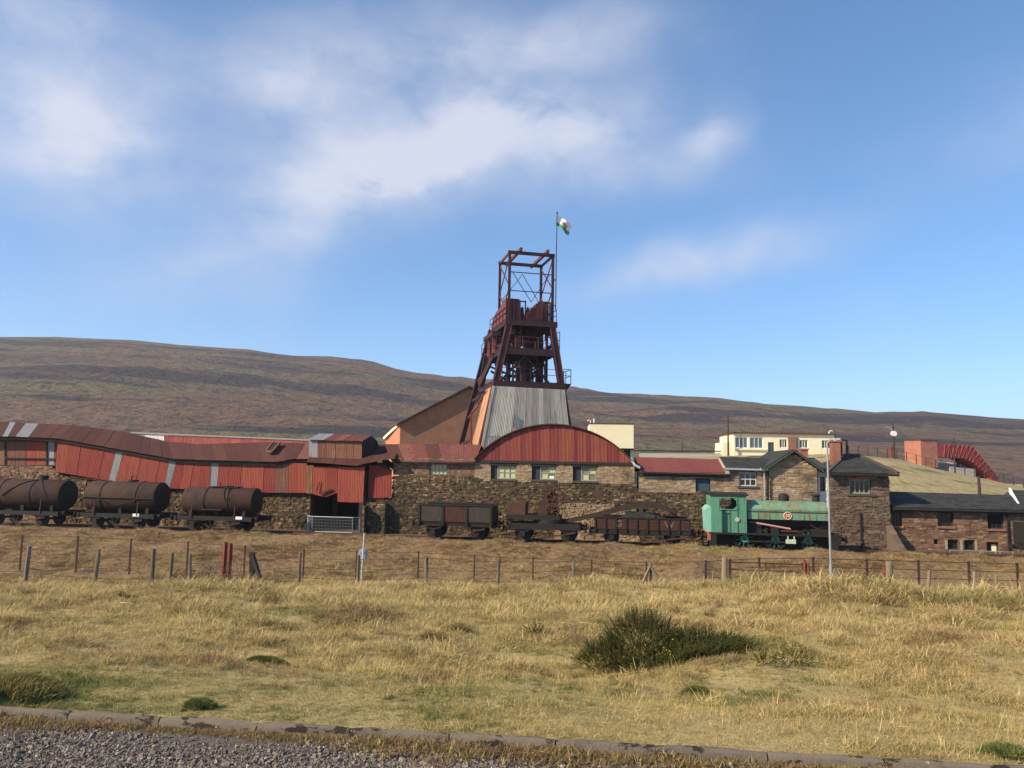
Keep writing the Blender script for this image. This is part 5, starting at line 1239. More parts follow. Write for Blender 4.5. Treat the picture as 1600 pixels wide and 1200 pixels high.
def pole(px, ytop, ybase, Y, label, name='utility_pole', r0=.12, mat='iron_post', extra=None, group=None, lean=0):
    d = raydir(px, ybase); t_ = Y / d.y; x = d.x * t_; z0 = Hs(x, Y); zt = EYE.z + raydir(px, ytop).z * Y / raydir(px, ytop).y
    t = thing(name, label, 'pole', (x, Y, z0), WORLD, group)
    MB().tube([(x, Y, z0 - .3), (x + lean, Y, zt)], [r0, r0 * .7], 8).build('shaft', mat, t, smooth=True)
    if extra: extra(t, x + lean, Y, zt)
    return t
def arm_white(t, x, y, z):
    MB().tube([(x, y, z - .5), (x - .35, y, z - .1), (x - .8, y, z - .05)], .05, 6).build('arm', 'galv', t)
    MB().tube([(x + .05, y - .15, z - .75), (x + .05, y + .15, z - .75)], .30, 12).build('dish', 'white_paint', t); MB().tube([(x, y, z - .3), (x, y, z + .5)], .04, 5).build('aerial', 'iron_black', t)
def pins(t, x, y, z): MB().bar((x - .35, y, z - .5), (x + .35, y, z - .5), .08).build('cross_arm', 'iron_post', t)
pole(1138, 649, 712, 104, 'plain dark pole beside the cream range', r0=.14)
pole(1397, 667, 714, 86, 'dark pole on the crest carrying a white round dish', r0=.16, extra=arm_white)
pole(1492, 684, 731, 87, 'slim pole with short cross arm in front of the red duct', r0=.10, extra=pins)
pole(1531, 744, 770, 66, 'rough leaning stump of a pole on the grassy slope', r0=.16, lean=-.05)
pole(1066, 688, 708, 106, 'thin pole by the long white parapet', r0=.07)

# ================================================================== rolling stock
M('green_seam', [(.035, .12, .09), (.05, .16, .11)], 5, rough=.7); M('bunker_green_sunlit', [(.18, .42, .32), (.25, .50, .40)], 3, (1, 1, .4), .6)  # bunker green made lighter to paint in sun on the cab end
TV = 1.2                              # centre line of the track
RZ = RAIL + .16                       # top of rail
def track():
    t = thing('railway_track', 'old railway track the wagons and locomotive stand on', 'track', (0, TV, RAIL))
    x0, x1 = S(-60, 830, TV)[0], S(1700, 870, TV)[0]
    for s in (-.72, .72):
        MB().box(x0, x1, TV + s - .035, TV + s + .035, RZ - .13, RZ).build('rail', 'iron_rust', t)
    me = MB().box(-.13, .13, -1.3, 1.3, -.1, .03).mesh('sleeper'); me.materials.append(MATS['dark_wood'])
    n = int((x1 - x0) / .75)
    for i in range(n):
        o = bpy.data.objects.new('sleeper', me); COL.objects.link(o); o.parent = t; o.location = (x0 + i * .75, 0, -.0)
track()
def wheelset(t, x, r=.46, mat='iron_black', spokes=0, y_=(-.76, .76), tmat=None):
    for s in y_:
        y = TV + s; c = (x, y, RZ + r); d = -1 if s < 0 else 1
        mb = MB().tube([(x, y - .065, c[2]), (x, y + .065, c[2])], r, 22) if not spokes else MB().torus(c, (0, 1, 0), r - .045, .05, 26, 6)
        w = mb.build('wheel', tmat or mat, t, smooth=True)
        if spokes:
            mb = MB()
            for k in range(spokes): a = 2 * math.pi * k / spokes + .2; mb.bar(c, (x + math.cos(a) * (r - .05), y, c[2] + math.sin(a) * (r - .05)), .05, .045, (0, 1, 0))
            mb.build('spoke', mat, w, kind='stuff')
        MB().tube([(x, y - .1 * (1 if s < 0 else -1), c[2]), (x, y, c[2])], r * .3, 12).build('hub', mat, w)
    MB().tube([(x, TV - .7, RZ + r), (x, TV + .7, RZ + r)], .07, 8).build('axle', 'iron_black', t)
def underframe(t, x0, x1, wx, zf, mat='iron_black', r=.46, buffers=True):
    """sole bars, headstocks, axle guards with boxes and springs, buffers"""
    for s in (-1.05, 1.05): MB().box(x0, x1, TV + s - .06, TV + s + .06, zf - .26, zf).build('sole_bar', mat, t)
    for x in (x0, x1): MB().box(x - .07, x + .07, TV - 1.15, TV + 1.15, zf - .30, zf - .002).build('headstock', mat, t)
    for x in wx:
        wheelset(t, x, r)
        for s in (-.96, .96):
            y = TV + s
            mb = MB(); mb.prism([(x - .42, zf - .26), (x + .42, zf - .26), (x + .14, RZ + r - .12), (x - .14, RZ + r - .12)], y - .012, y + .012); g = mb.build('axle_guard', mat, t)
            MB().box(x - .13, x + .13, y - .12, y + .06, RZ + r - .14, RZ + r + .14).build('axle_box', mat, g)
            mb = MB(); pts = [(x + .5 * k / 4, y - .06, RZ + r + .16 + .10 * (k / 4) ** 2) for k in range(-4, 5)]
            for i in range(8): mb.bar(pts[i], pts[i + 1], .08, .07)
            mb.build('leaf_spring', mat, g)
    if buffers:
        for x, d in ((x0, -1), (x1, 1)):
            for s in (-.86, .86):
                b = MB().tube([(x, TV + s, zf - .14), (x + d * .32, TV + s, zf - .14)], [.14, .09], 10).build('buffer', mat, t); MB().tube([(x + d * .32, TV + s, zf - .14), (x + d * .37, TV + s, zf - .14)], .2, 14).build('buffer_head', mat, b)
            MB().tube([(x, TV, zf - .16), (x + d * .25, TV, zf - .18), (x + d * .3, TV, zf - .42)], .035, 6).build('coupling', mat, t)
    # brake lever and V hanger
    xc = (wx[0] + wx[-1]) / 2; mb = MB(); mb.bar((xc - .2, TV - 1.12, zf - .26), (xc, TV - 1.12, zf - .75), .05); mb.bar((xc + .2, TV - 1.12, zf - .26), (xc, TV - 1.12, zf - .75), .05); mb.build('brake_hanger', mat, t)
    MB().bar((xc, TV - 1.15, zf - .72), (wx[-1] + .45, TV - 1.15, zf - .38), .04, .07).build('brake_lever', 'iron_rust', t)

def tank_wagon(px0, px1, label, style):
    x0, x1 = S(px0, 780, TV - .7)[0], S(px1, 780, TV + .7)[0]; L = x1 - x0; xc = (x0 + x1) / 2; r = (.97, .97, .85)[style]
    t = thing('tank_wagon', label, 'tank wagon', (xc, TV, RZ), group='rusty tank wagons on the siding')
    zf = RZ + .97; zc = zf + .08 + r
    underframe(t, x0 - .12, x1 + .12, (xc - L * .29, xc + L * .29), zf)
    n = 28; mb = MB(); dome = .12
    xs = [(x0, .0), (x0, r * .5), (x0 + .04, r * .9), (x0 + .10, r), (x1 - .10, r), (x1 - .04, r * .9), (x1 + .0, r * .5), (x1, .0)]
    mb.tube([(x0 + .03, TV, zc), (x0 + .05, TV, zc), (x0 + .1, TV, zc), (x1 - .1, TV, zc), (x1 - .05, TV, zc), (x1 - .03, TV, zc)], [r * .9, r * .97, r, r, r * .97, r * .9], n)
    b = mb.build('tank', 'tank_rust', t, smooth=True)
    for e in (x0, x1):
        d = -1 if e == x0 else 1; mb = MB(); mb.tube([(e - d * .03, TV, zc), (e + d * .05, TV, zc), (e + d * .1, TV, zc)], [r * .9, r * .6, .05], n); mb.build('tank_end', 'iron_black', t, smooth=True)
    for f in ((.22, .62) if style == 0 else (.24, .74) if style == 1 else (.33, .66)):
        MB().torus((x0 + L * f, TV, zc), (1, 0, 0), r + .012, .03, 32, 5).build('strap', 'iron_black', b)
    for f in (.12, .5, .88): MB().box(x0 + L * f - .1, x0 + L * f + .1, TV - .7, TV + .7, zf, zc - r * .72).build('saddle', 'iron_black', t)
    dm = MB().tube([(xc + (.35 if style else .75) * L * .2, TV, zc + r - .06), (xc + (.35 if style else .75) * L * .2, TV, zc + r + (.26 if style == 0 else .1))], .30 if style == 0 else .34, 14).build('filler_dome', 'iron_black', t, smooth=True)
    ys = TV - r - .03
    def arc(a): return (TV - math.sin(a) * (r + .03), zc + math.cos(a) * (r + .03))
    mb = MB()
    if style == 0:   # V of cables over the barrel
        tx = xc + .15 * L
        for sx in (-.38 * L, .2 * L):
            pts = []
            for k in range(9): a = .1 + 1.55 * k / 8; y, z = arc(a); pts.append((tx + sx * k / 8, y, z))
            mb = MB(); mb.tube(pts, .035, 5); mb.build('stay_cable', 'iron_black', t)
    elif style == 1:
        MB().tube([(x0, ys - .02, zc - .05), (x1 + .1, ys - .02, zc - .08)], .03, 6).build('side_rail', 'iron_black', t)
        for sx in (-.3, .3): MB().tube([(xc, ys - .01, zc - .55), (xc + sx * L, ys + .0, zc - .1)], .025, 5).build('stay_cable', 'iron_black', t)
        MB().tube([(xc + .2, TV, zc + r), (xc + .2, TV, zc + r + .32), (xc + .32, TV, zc + r + .36)], .05, 6).build('valve_pipe', 'iron_black', t)
    else:            # ladder and platform
        for dx in (0, .28):
            pts = []
            for k in range(7): a = .05 + 1.5 * k / 6; y, z = arc(a); pts.append((xc + .35 + dx + (.3 * (k / 6) ** 2), y, z))
            MB().tube(pts, .028, 5).build('ladder_rail', 'iron_black', t)
        MB().box(xc - .9, xc + .6, TV - 1.25, TV - .75, zf + .38, zf + .44).build('side_step', 'iron_black', t); MB().box(xc - .7, xc + 1.2, TV - .35, TV + .35, zc + r + .01, zc + r + .06).build('top_walkway', 'iron_black', t)
        MB().tube([(xc - .2, TV, zc + r), (xc - .2, TV, zc + r + .3)], .05, 6).build('valve_pipe', 'iron_black', t)
    for f in (.2, .8): MB().bar((x0 + L * f, TV - 1.16, zf - .1), (x0 + L * f, TV - 1.10, zc - .25), .05).build('stanchion', 'iron_rust', t)
    return t, x0, x1, zf
tank_wagon(-24, 119, 'rusty tank wagon with round filler dome and V of stay cables', 0)
t, x0, x1, zf = tank_wagon(133, 264, 'rusty tank wagon with horizontal side rail and small white plate', 1)
x = S(212, 806, TV - 1.15)[0]; MB().box(x - .22, x + .22, TV - 1.15, TV - 1.12, zf - .15, zf + .03).build('number_plate', 'white_paint', t)
t, x0, x1, zf = tank_wagon(284, 411, 'rusty tank wagon with curved ladder and white plate near stone wall', 2)
x = S(373, 810, TV - 1.15)[0]; MB().box(x - .22, x + .22, TV - 1.15, TV - 1.12, zf - .15, zf + .03).build('number_plate', 'white_paint', t)

def open_wagon():
    x0, x1 = S(655, 800, TV - 1.2)[0], S(767, 800, TV - 1.2)[0]; xc = (x0 + x1) / 2
    t = thing('open_mineral_wagon', 'dark open mineral wagon with three steel side panels', 'wagon', (xc, TV, RZ))
    zf = RZ + 1.05; zt = S(710, 789, TV - 1.2)[2]
    underframe(t, x0 - .1, x1 + .1, (xc - 1.35, xc + 1.35), zf)
    for y in (TV - 1.2, TV + 1.16):
        n = 3
        for i in range(n):
            a, b = x0 + (x1 - x0) * i / n, x0 + (x1 - x0) * (i + 1) / n
            MB().box(a + .05, b - .05, y, y + .04, zf + .02, zt - .05).build('side_panel', 'wagon_plate' if i != 1 else 'wagon_red', t)
        for i in range(n + 1): a = x0 + (x1 - x0) * i / n; MB().box(a - .06, a + .06, y - .05, y + .09, zf - .2, zt - .06).build('side_post', 'iron_black', t)
        MB().box(x0 - .08, x1 + .08, y - .05, y + .09, zt - .055, zt + .04).build('top_rail', 'iron_black', t)
    for x in (x0, x1): MB().box(x - .03, x + .03, TV - 1.1, TV + 1.05, zf + .01, zt - .06).build('end_panel', 'wagon_plate', t)
    MB().box(x0, x1, TV - 1.15, TV + 1.15, zf - .05, zf + .005).build('floor', 'iron_rust', t)
    h = thing('rubble_load', 'heap of dark rubble loaded in the open mineral wagon', 'rubble', (xc, TV, zf)); r = random.Random(2)
    mb = MB()
    for i in range(60):
        x, y = r.uniform(x0 + .2, x1 - .3), r.uniform(TV - .9, TV + .9); s = r.uniform(.1, .28); z = zt - .35 + r.uniform(-.1, .12)
        mb.hexa([(x + sx * s * r.uniform(.6, 1), y + sy * s * r.uniform(.6, 1), z + sz * s * r.uniform(.4, .8)) for sz in (-1, 1) for sx, sy in ((-1, -1), (1, -1), (1, 1), (-1, 1))])
    mb.box(x0 + .1, x1 - .1, TV - 1.05, TV + 1.05, zf + .01, zt - .35); mb.build('rubble', 'iron_rust', h, kind='stuff')
M('wagon_plate', [(0.0315, 0.028, 0.0238), (0.063, 0.0525, 0.042)], 3, (1, 1, .5), .85, .1, 14, layers=[((0.105, 0.098, 0.084), 6, (1, 1, .5), .60, .72), ((0.042, 0.0238, 0.0154), 4, (1, 1, .4), .56, .7)])
open_wagon()

def crane_wagon():
    v = TV - 1.1
    x0, x1 = S(794, 830, v)[0], S(905, 830, v)[0]; xc = (x0 + x1) / 2
    t = thing('rail_crane', 'rusty hand crane wagon with spoked gear wheels and long jib', 'crane wagon', (xc, TV, RZ))
    zf = RZ + 1.0; underframe(t, x0, x1, (xc - 1.25, xc + 1.45), zf)
    MB().box(x0, x1, TV - 1.1, TV + 1.1, zf, zf + .08).build('platform', 'iron_black', t)
    MB().tube([(xc + .3, TV, zf + .08), (xc + .3, TV, zf + .3)], 1.0, 24).build('turntable', 'iron_black', t)
    a, b = S(789, 817, v)[0], S(874, 817, v)[0]; zd = zf + .30
    MB().box(a, b, TV - .9, TV + .9, zd, zd + .26).build('deck', 'iron_black', t)
    MB().prism([(a, zd - .15), (a + .3, zd - .15), (a + .55, zd + .26), (a + 1.15, zd + .262), (a + 1.15, zd + 1.0), (a + .05, zd + 1.0)], TV - .7, TV + .7).build('counterweight', 'iron_rust', t)
    p, q = S(841, 800, TV - .6)[0], S(871, 800, TV - .6)[0]; zt = S(855, 776, TV - .6)[2]
    for s in (-.62, .55): MB().prism([(p, zd + .26), (q, zd + .26), (q - .1, zt + .1), (p + .75, zt + .35), (p + .2, zt - .2)], TV + s, TV + s + .07).build('side_cheek', 'tank_rust', t)
    for px, py, r_, k in ((867, 778, .52, 8), (854, 766, .27, 6), (863, 798, .40, 8), (878, 779, .24, 6)):
        c = S(px, py, TV - .75); g = MB().torus(c, (0, 1, 0), r_, .045, 28, 6).build('gear_wheel', 'iron_rust', t, smooth=True); mb = MB()
        for i in range(k): an = 2 * math.pi * i / k + .3; mb.bar(c, (c[0] + math.cos(an) * r_, c[1], c[2] + math.sin(an) * r_), .045, .04, (0, 1, 0))
        mb.build('spoke', 'iron_rust', g, kind='stuff'); MB().tube([(c[0], c[1] - .08, c[2]), (c[0], TV + .6, c[2])], .07, 8).build('shaft', 'iron_rust', g)
    # jib: swan-necked plate girder lying on the match truck
    J = [(873, 817), (905, 811), (940, 803), (968, 795), (990, 790.5), (1010, 789), (1030, 791), (1045, 796), (1056, 801.5)]; th = [.20, .22, .26, .32, .34, .34, .32, .26, .14]
    for s in (-.45, .35):
        mb = MB()
        for (px, py), w in zip(J, th): x, _, z = S(px, py, TV - .4); mb.v += [(x, TV + s, z - w / 2), (x, TV + s, z + w / 2), (x, TV + s + .1, z + w / 2), (x, TV + s + .1, z - w / 2)]
        for i in range(len(J) - 1): k = 4 * i; mb.f += [(k + j, k + (j + 1) % 4, k + 4 + (j + 1) % 4, k + 4 + j) for j in range(4)]
        mb.f += [(0, 1, 2, 3), (len(mb.v) - 4, len(mb.v) - 3, len(mb.v) - 2, len(mb.v) - 1)]
        mb.build('jib', 'jib_iron', t)
    for px, py in J[1:-1]: x, _, z = S(px, py, TV - .4); MB().bar((x, TV - .35, z), (x, TV + .35, z), .07).build('jib_spacer', 'iron_black', t)
    c = S(1052, 799, TV); MB().tube([(c[0], TV - .3, c[2]), (c[0], TV + .3, c[2])], .2, 14).build('jib_pulley', 'iron_black', t)
    r0, r1 = S(937, 775, TV + .2), S(1012, 785, TV + .2); MB().tube([r0, r1], .035, 6).build('tie_rod', 'iron_rust', t); MB().tube([(r0[0], TV + .05, r0[2]), (r0[0], TV + .35, r0[2])], .24, 16).build('rope_pulley', 'iron_rust', t)
    MB().tube([S(878, 779, TV + .2), r0], .02, 5).build('tie_rod', 'iron_rust', t); MB().box(S(960, 790, TV)[0], S(970, 790, TV)[0], TV - .4, TV + .4, S(965, 792, TV)[2], S(965, 787, TV)[2]).build('jib_bracket', 'iron_black', t)
M('jib_iron', [(.028, .019, .014), (.06, .033, .022)], 3, rough=.85, bump=.1)
crane_wagon()

def letter(txt, size, mat, parent, loc, depth=.004, name='lettering'):
    cu = bpy.data.curves.new('txt', 'FONT'); cu.body = txt; cu.size = size; cu.extrude = depth; cu.align_x = 'CENTER'; cu.align_y = 'CENTER'
    ob = bpy.data.objects.new('txt', cu); COL.objects.link(ob)
    dg = bpy.context.evaluated_depsgraph_get(); me = bpy.data.meshes.new_from_object(ob.evaluated_get(dg))
    bpy.data.objects.remove(ob); bpy.data.curves.remove(cu)
    me.materials.clear(); me.materials.append(MATS[mat]); me.name = name
    o = bpy.data.objects.new(name, me); COL.objects.link(o); o.parent = parent; g = ORG[parent.name]
    o.location = tuple(a - b for a, b in zip(loc, g)); o.rotation_euler = (R(90), 0, 0); return o

M('faded_letter', [(.09, .06, .045), (.30, .25, .20)], 22, rough=.85, detail=3)
def match_truck():
    v = TV - 1.15
    x0, x1 = S(930, 818, v)[0], S(1078, 818, v)[0]; xc = (x0 + x1) / 2
    t = thing('match_truck', 'low-sided rusty red truck with worn white letters under the crane jib', 'wagon', (xc, TV, RZ))
    zt = S(1000, 810.5, v)[2]; zf = S(1000, 828, v)[2]
    underframe(t, x0, x1, (xc - 1.75, xc + 1.75), zf - .02, r=.44)
    n = 9
    for y in (TV - 1.15, TV + 1.1):
        for j in range(3):
            z0_, z1_ = zf + (zt - zf) * j / 3, zf + (zt - zf) * (j + 1) / 3
            MB().box(x0, x1, y, y + .06, z0_ + .006, z1_ - .006).build('plank', 'wagon_red', t)
        for i in range(n + 1): x = x0 + (x1 - x0) * i / n; MB().box(x - .05, x + .05, y - .05 if y < TV else y + .061, y - .001 if y < TV else y + .11, zf - .15, zt).build('side_post', 'iron_black', t)
        MB().box(x0 - .04, x1 + .04, y - .05, y + .1, zt + .002, zt + .06).build('top_rail', 'iron_black', t)
    for x in (x0, x1): MB().box(x - .03, x + .03, TV - 1.08, TV + 1.08, zf, zt).build('end_board', 'wagon_red', t)
    MB().box(x0, x1, TV - 1.09, TV + 1.09, zf - .06, zf - .005).build('floor', 'dark_wood', t)
    MB().prism([(x0 + .7, zf - .02), (x1 - .7, zf - .02), (x1 - 1.6, zf - .34), (x0 + 1.6, zf - .34)], TV - 1.12, TV - 1.07).build('truss', 'iron_black', t)
    for px, c in ((967, 'G'), (1046, 'W')): p = S(px, 818.5 + (px - 967) * .03, v); letter(c, .50, 'faded_letter', t, (p[0], v - .012, p[2]))
    h = thing('scrap_heap', 'dark scrap and weeds heaped in the low truck below the jib', 'scrap', (xc, TV, zf)); r = random.Random(9); mb = MB()
    a, b = S(968, 800, TV)[0], S(1040, 800, TV)[0]
    for i in range(90):
        f = r.random(); x = a + (b - a) * f; s = r.uniform(.08, .25); y = TV + r.uniform(-.9, .9); z = zt - .2 + (1 - abs(2 * f - .95)) * r.uniform(0, .75)
        mb.hexa([(x + sx * s * r.uniform(.5, 1), y + sy * s * r.uniform(.5, 1), z + sz * s * r.uniform(.5, 1)) for sz in (-1, 1) for sx, sy in ((-1, -1), (1, -1), (1, 1), (-1, 1))])
    mb.prism([(a, zf), (b, zf), (b, zt), ((a + b) / 2, zt + .4), (a, zt)], TV - .95, TV + .95); mb.build('scrap', 'scrap', h, kind='stuff')
M('scrap', [(.018, .019, .016), (.05, .045, .036)], 2.5, rough=.9, bump=.4, layers=[((.04, .06, .018), 1.5, (1, 1, 1), .56, .68), ((.12, .11, .09), 3, (1, 1, 1), .66, .74)])
match_truck()

def locomotive():
    v = TV - 1.2
    X = lambda px: S(px, 820, v)[0]
    Z = lambda py, px=1200: S(px, py + (px - 1200) * .03, v)[2]
    t = thing('steam_locomotive', 'green saddle tank steam locomotive with weathered paint and red number badge', 'locomotive', (X(1205), TV, RZ))
    zp = Z(834); xb, xf = X(1108), X(1312)
    MB().box(xb, xf, TV - 1.2, TV + 1.2, zp - .10, zp).build('running_plate', 'iron_black', t)
    for s in (-.58, .52): MB().box(xb + .1, xf - .05, TV + s, TV + s + .06, zp - .95, zp - .105).build('main_frame', 'iron_black', t)
    for x, m_ in ((xb, 'orange_rust'), (xf, 'iron_black')): MB().box(x - .08, x + .08, TV - 1.2, TV + 1.2, zp - .45, zp + .02).build('buffer_beam', m_, t)
    for x, d in ((xb - .08, -1), (xf + .08, 1)):
        for s in (-.86, .86): b = MB().tube([(x, TV + s, zp - .22), (x + d * .3, TV + s, zp - .22)], [.15, .1], 10).build('buffer', 'iron_black', t); MB().tube([(x + d * .3, TV + s, zp - .22), (x + d * .36, TV + s, zp - .22)], .2, 14).build('buffer_head', 'iron_black', b)
        MB().tube([(x, TV, zp - .3), (x + d * .15, TV, zp - .35), (x + d * .15, TV, zp - .85)], .04, 6).build('coupling_hook', 'iron_black', t)
    # wheels with green centres and the coupling rod
    wr = .56; wx = [X(p) for p in (1164.5, 1213, 1264)]
    for x in wx:
        wheelset(t, x, wr, 'green_seam', 10, tmat='iron_black')
        MB().torus((x, TV - .84, RZ + wr), (0, 1, 0), .17, .055, 18, 6).build('crank_boss', 'wheel_green', t, smooth=True); MB().tube([(x + .2, TV - .86, RZ + wr - .12), (x + .2, TV - .74, RZ + wr - .12)], .09, 10).build('crank_pin', 'wheel_green', t)
    mb = MB(); z = RZ + wr - .12; mb.bar((wx[0] + .2, TV - .9, z), (wx[2] + .2, TV - .9, z), .04, .09); mb.build('coupling_rod', 'iron_black', t)
    for x in (wx[0] - .0, wx[1], wx[2]): MB().torus((x, TV - .80, RZ + wr), (0, 1, 0), wr + .04, .03, 26, 4).build('splasher', 'iron_black', t)
    # boiler, firebox and smokebox
    zc = Z(815); rb = .66
    MB().tube([(X(1160), TV, zc), (X(1284), TV, zc)], rb, 28).build('boiler', 'iron_black', t, smooth=True); MB().box(X(1168), X(1192), TV - .75, TV + .75, zp, zc).build('firebox', 'iron_black', t)
    sb = MB().tube([(X(1284) + .01, TV, zc), (X(1301), TV, zc)], rb + .06, 28).build('smokebox', 'iron_black', t, smooth=True); MB().tube([(X(1301), TV, zc), (X(1301) + .12, TV, zc)], [.5, .42], 20).build('smokebox_door', 'iron_black', sb); MB().box(X(1280), X(1301), TV - .6, TV + .6, zp, zc - .3).build('smokebox_saddle', 'iron_black', sb)
    # saddle tank: rounded n-section
    zt, zm, zb = Z(783), Z(800.5), Z(812); hw = .98; prof = [(TV - hw + .02, zb), (TV - hw, zm)]
    for k in range(1, 16): a = math.pi * k / 16; prof.append((TV - math.cos(a) * hw, zm + math.sin(a) ** .8 * (zt - zm)))
    prof += [(TV + hw, zm), (TV + hw - .02, zb), (TV + hw - .25, zb), (TV + .62, zc + .15), (TV - .62, zc + .15), (TV - hw + .25, zb)]
    tk = MB().sweepx(prof, X(1169), X(1296), 1).build('saddle_tank', 'loco_tank', t, smooth=True)
    for z, w in ((zm, .03), ): MB().box(X(1169), X(1296), TV - hw - .012, TV - hw + .01, z - .02, z + .02).build('seam', 'iron_rust', tk)
    for px in (1169.5, 1186, 1204, 1258, 1278, 1295.5): MB().box(X(px) - .012, X(px) + .012, TV - hw - .008, TV - hw + .012, zb + .02, zm - .02).build('seam', 'green_seam', tk)
    bd = MB().tube([(X(1232), TV - hw - .005, Z(805.5)), (X(1232), TV - hw - .035, Z(805.5))], .21, 24).build('number_badge', 'red_badge', tk); MB().torus((X(1232), TV - hw - .035, Z(805.5)), (0, 1, 0), .205, .018, 24, 5).build('badge_rim', 'cream', bd)
    o = letter('30', .26, 'cream', tk, (X(1232), TV - hw - .045, Z(805.5)), .004, 'number')
    # mountings
    MB().tube([(X(1232), TV, zt - .1), (X(1232), TV, zt + .26), (X(1232), TV, zt + .36), (X(1232), TV, zt + .41)], [.30, .30, .24, .08], 18).build('dome', 'iron_black', t, smooth=True)
    MB().tube([(X(1284), TV, zt - .2), (X(1284), TV, zt + .30), (X(1284), TV, zt + .31), (X(1284), TV, zt + .38)], [.22, .19, .24, .25], 18).build('chimney', 'iron_black', t, smooth=True)
    MB().tube([(X(1192), TV, zt - .05), (X(1192), TV, zt + .05)], .25, 16).build('tank_filler', 'loco_green', t)
    # cab
    c0, c1, zr = X(1112), X(1167), Z(776.5, 1140); zo0, zo1 = Z(798, 1140), Z(779.5, 1140); ox0, ox1 = X(1123.5), X(1152); dx0, dx1 = X(1128), X(1141)
    zc0 = zp + .002
    for y in (TV - 1.18, TV + 1.13):
        mb = MB(); holed(mb, c0, c1, zc0, zr, y, y + .05, [(ox0, ox1, zo0, zo1), (dx0, dx1, zc0, zo0)]); s = mb.build('cab_side', 'loco_green', t)
        yy = y - .02 if y < TV else y + .05
        mb = MB(); q = .06
        for a, b in (((ox0, zo0), (ox1, zo0)), ((ox1, zo0), (ox1, zo1)), ((ox1, zo1), (ox0, zo1)), ((ox0, zo1), (ox0, zo0))): mb.bar((a[0], yy, a[1]), (b[0], yy, b[1]), .05, .05)
        for cx, cz, sx, sz in ((ox0, zo0, 1, 1), (ox1, zo0, -1, 1), (ox0, zo1, 1, -1), (ox1, zo1, -1, -1)): mb.prism([(cx, cz), (cx + sx * .22, cz), (cx, cz + sz * .22)], yy - .005, yy + .045)
        mb.build('opening_rim', 'loco_green', s)
        for x in (dx0, dx1, X(1153)): MB().box(x - .02, x + .02, y - .03, y - .002, zc0, zo0 - .05).build('handrail', 'green_seam', s)
        MB().box(dx0, dx1, y + .2, y + .23, zc0, zo0 - .1).build('cab_door', 'loco_green', t)
    mb = MB(); n = 10; pts = [(TV - 1.26 + 2.52 * k / n, zr + .12 * math.sin(math.pi * k / n)) for k in range(n + 1)]
    mb.sweepx(pts + [(y, z + .05) for y, z in reversed(pts)], c0 - .12, c1 + .12); mb.build('cab_roof', 'iron_black', t)
    MB().box(c1 - .04, c1, TV - 1.12, TV + 1.12, zc + .2, zr - .01).build('cab_front', 'loco_green', t)
    # bunker with flared back
    MB().hexa([(X(1105), TV - 1.1, zp + .01), (c0 - .005, TV - 1.1, zp + .01), (c0 - .005, TV + 1.1, zp + .01), (X(1105), TV + 1.1, zp + .01), (X(1104) - .02, TV - 1.1, Z(800)), (c0 - .005, TV - 1.1, Z(800)), (c0 - .005, TV + 1.1, Z(800)), (X(1104) - .02, TV + 1.1, Z(800))]).build('bunker', 'bunker_green_sunlit', t)
    MB().hexa([(X(1103) - .02, TV - 1.1, Z(800) + .002), (c0 - .006, TV - 1.1, Z(800) + .002), (c0 - .006, TV + 1.1, Z(800) + .002), (X(1103) - .02, TV + 1.1, Z(800) + .002), (c0 - .12, TV - 1.1, Z(793)), (c0 - .006, TV - 1.1, Z(793)), (c0 - .006, TV + 1.1, Z(793)), (c0 - .12, TV + 1.1, Z(793))]).build('bunker_coping', 'bunker_green_sunlit', t)
    MB().box(c0 - .05, c0, TV - 1.1, TV + 1.1, Z(793) + .002, zr - .02).build('cab_back', 'loco_green', t)
    MB().tube([(X(1152), TV - 1.22, Z(813)), (X(1152), TV - 1.25, Z(813))], .13, 14).build('works_plate', 'white_worn', t)
    for y in (TV - hw - .07, TV + hw + .07):
        MB().tube([(X(1171), y, zm + .12), (X(1294), y, zm + .12)], .018, 6).build('tank_handrail', 'green_seam', t)
        for px in (1172, 1212, 1252, 1293): MB().tube([(X(px), y, zm + .12), (X(px), TV, zm + .12)], .016, 5).build('rail_bracket', 'green_seam', t)
    MB().tube([(X(1175), TV - .8, Z(813)), (X(1205), TV - .78, Z(815)), (X(1262), TV - .76, Z(814)), (X(1280), TV - .74, Z(826))], .03, 6).build('feed_pipe', 'iron_rust', t)
    MB().tube([(X(1190), TV - .72, Z(830)), (X(1262), TV - .72, Z(830))], .035, 6).build('sand_pipe', 'iron_rust', t); MB().box(X(1206), X(1218), TV - 1.05, TV - .75, zp, Z(824)).build('sand_box', 'iron_black', t)
    # reach rod, pipes, valve chest, steps
    MB().tube([(X(1172), TV - 1.0, Z(816.5)), (X(1184), TV - 1.0, Z(818))], .03, 6).build('reach_rod', 'iron_rust', t); MB().tube([(X(1183), TV - 1.02, Z(818)), (X(1236), TV - 1.02, Z(826))], .055, 8).build('reach_rod', 'pink_rod', t); MB().box(X(1221), X(1247), TV - 1.1, TV - .98, Z(830.5), Z(828)).build('lubricator_shelf', 'iron_rust', t)
    MB().box(X(1196), X(1200), TV - 1.0, TV - .8, zp, Z(826)).build('sand_lever', 'iron_black', t); MB().box(X(1270), X(1296), TV - 1.1, TV - .5, zp, Z(826)).build('cylinder_cover', 'iron_black', t)
    s = MB(); a, b = X(1230), X(1241.5); s.box(a, a + .06, TV - 1.2, TV - 1.14, Z(847), zp - .1); s.box(b - .06, b, TV - 1.2, TV - 1.14, Z(847), zp - .1); s.box(a - .05, b + .05, TV - 1.24, TV - .95, Z(848.5), Z(842)); s.build('footstep', 'pale_green', t)
    for px in (1304, 1114): MB().box(X(px) - .2, X(px) + .2, TV - 1.18, TV - 1.12, zp - .95, zp - .1).build('guard_step', 'iron_black', t)
locomotive()

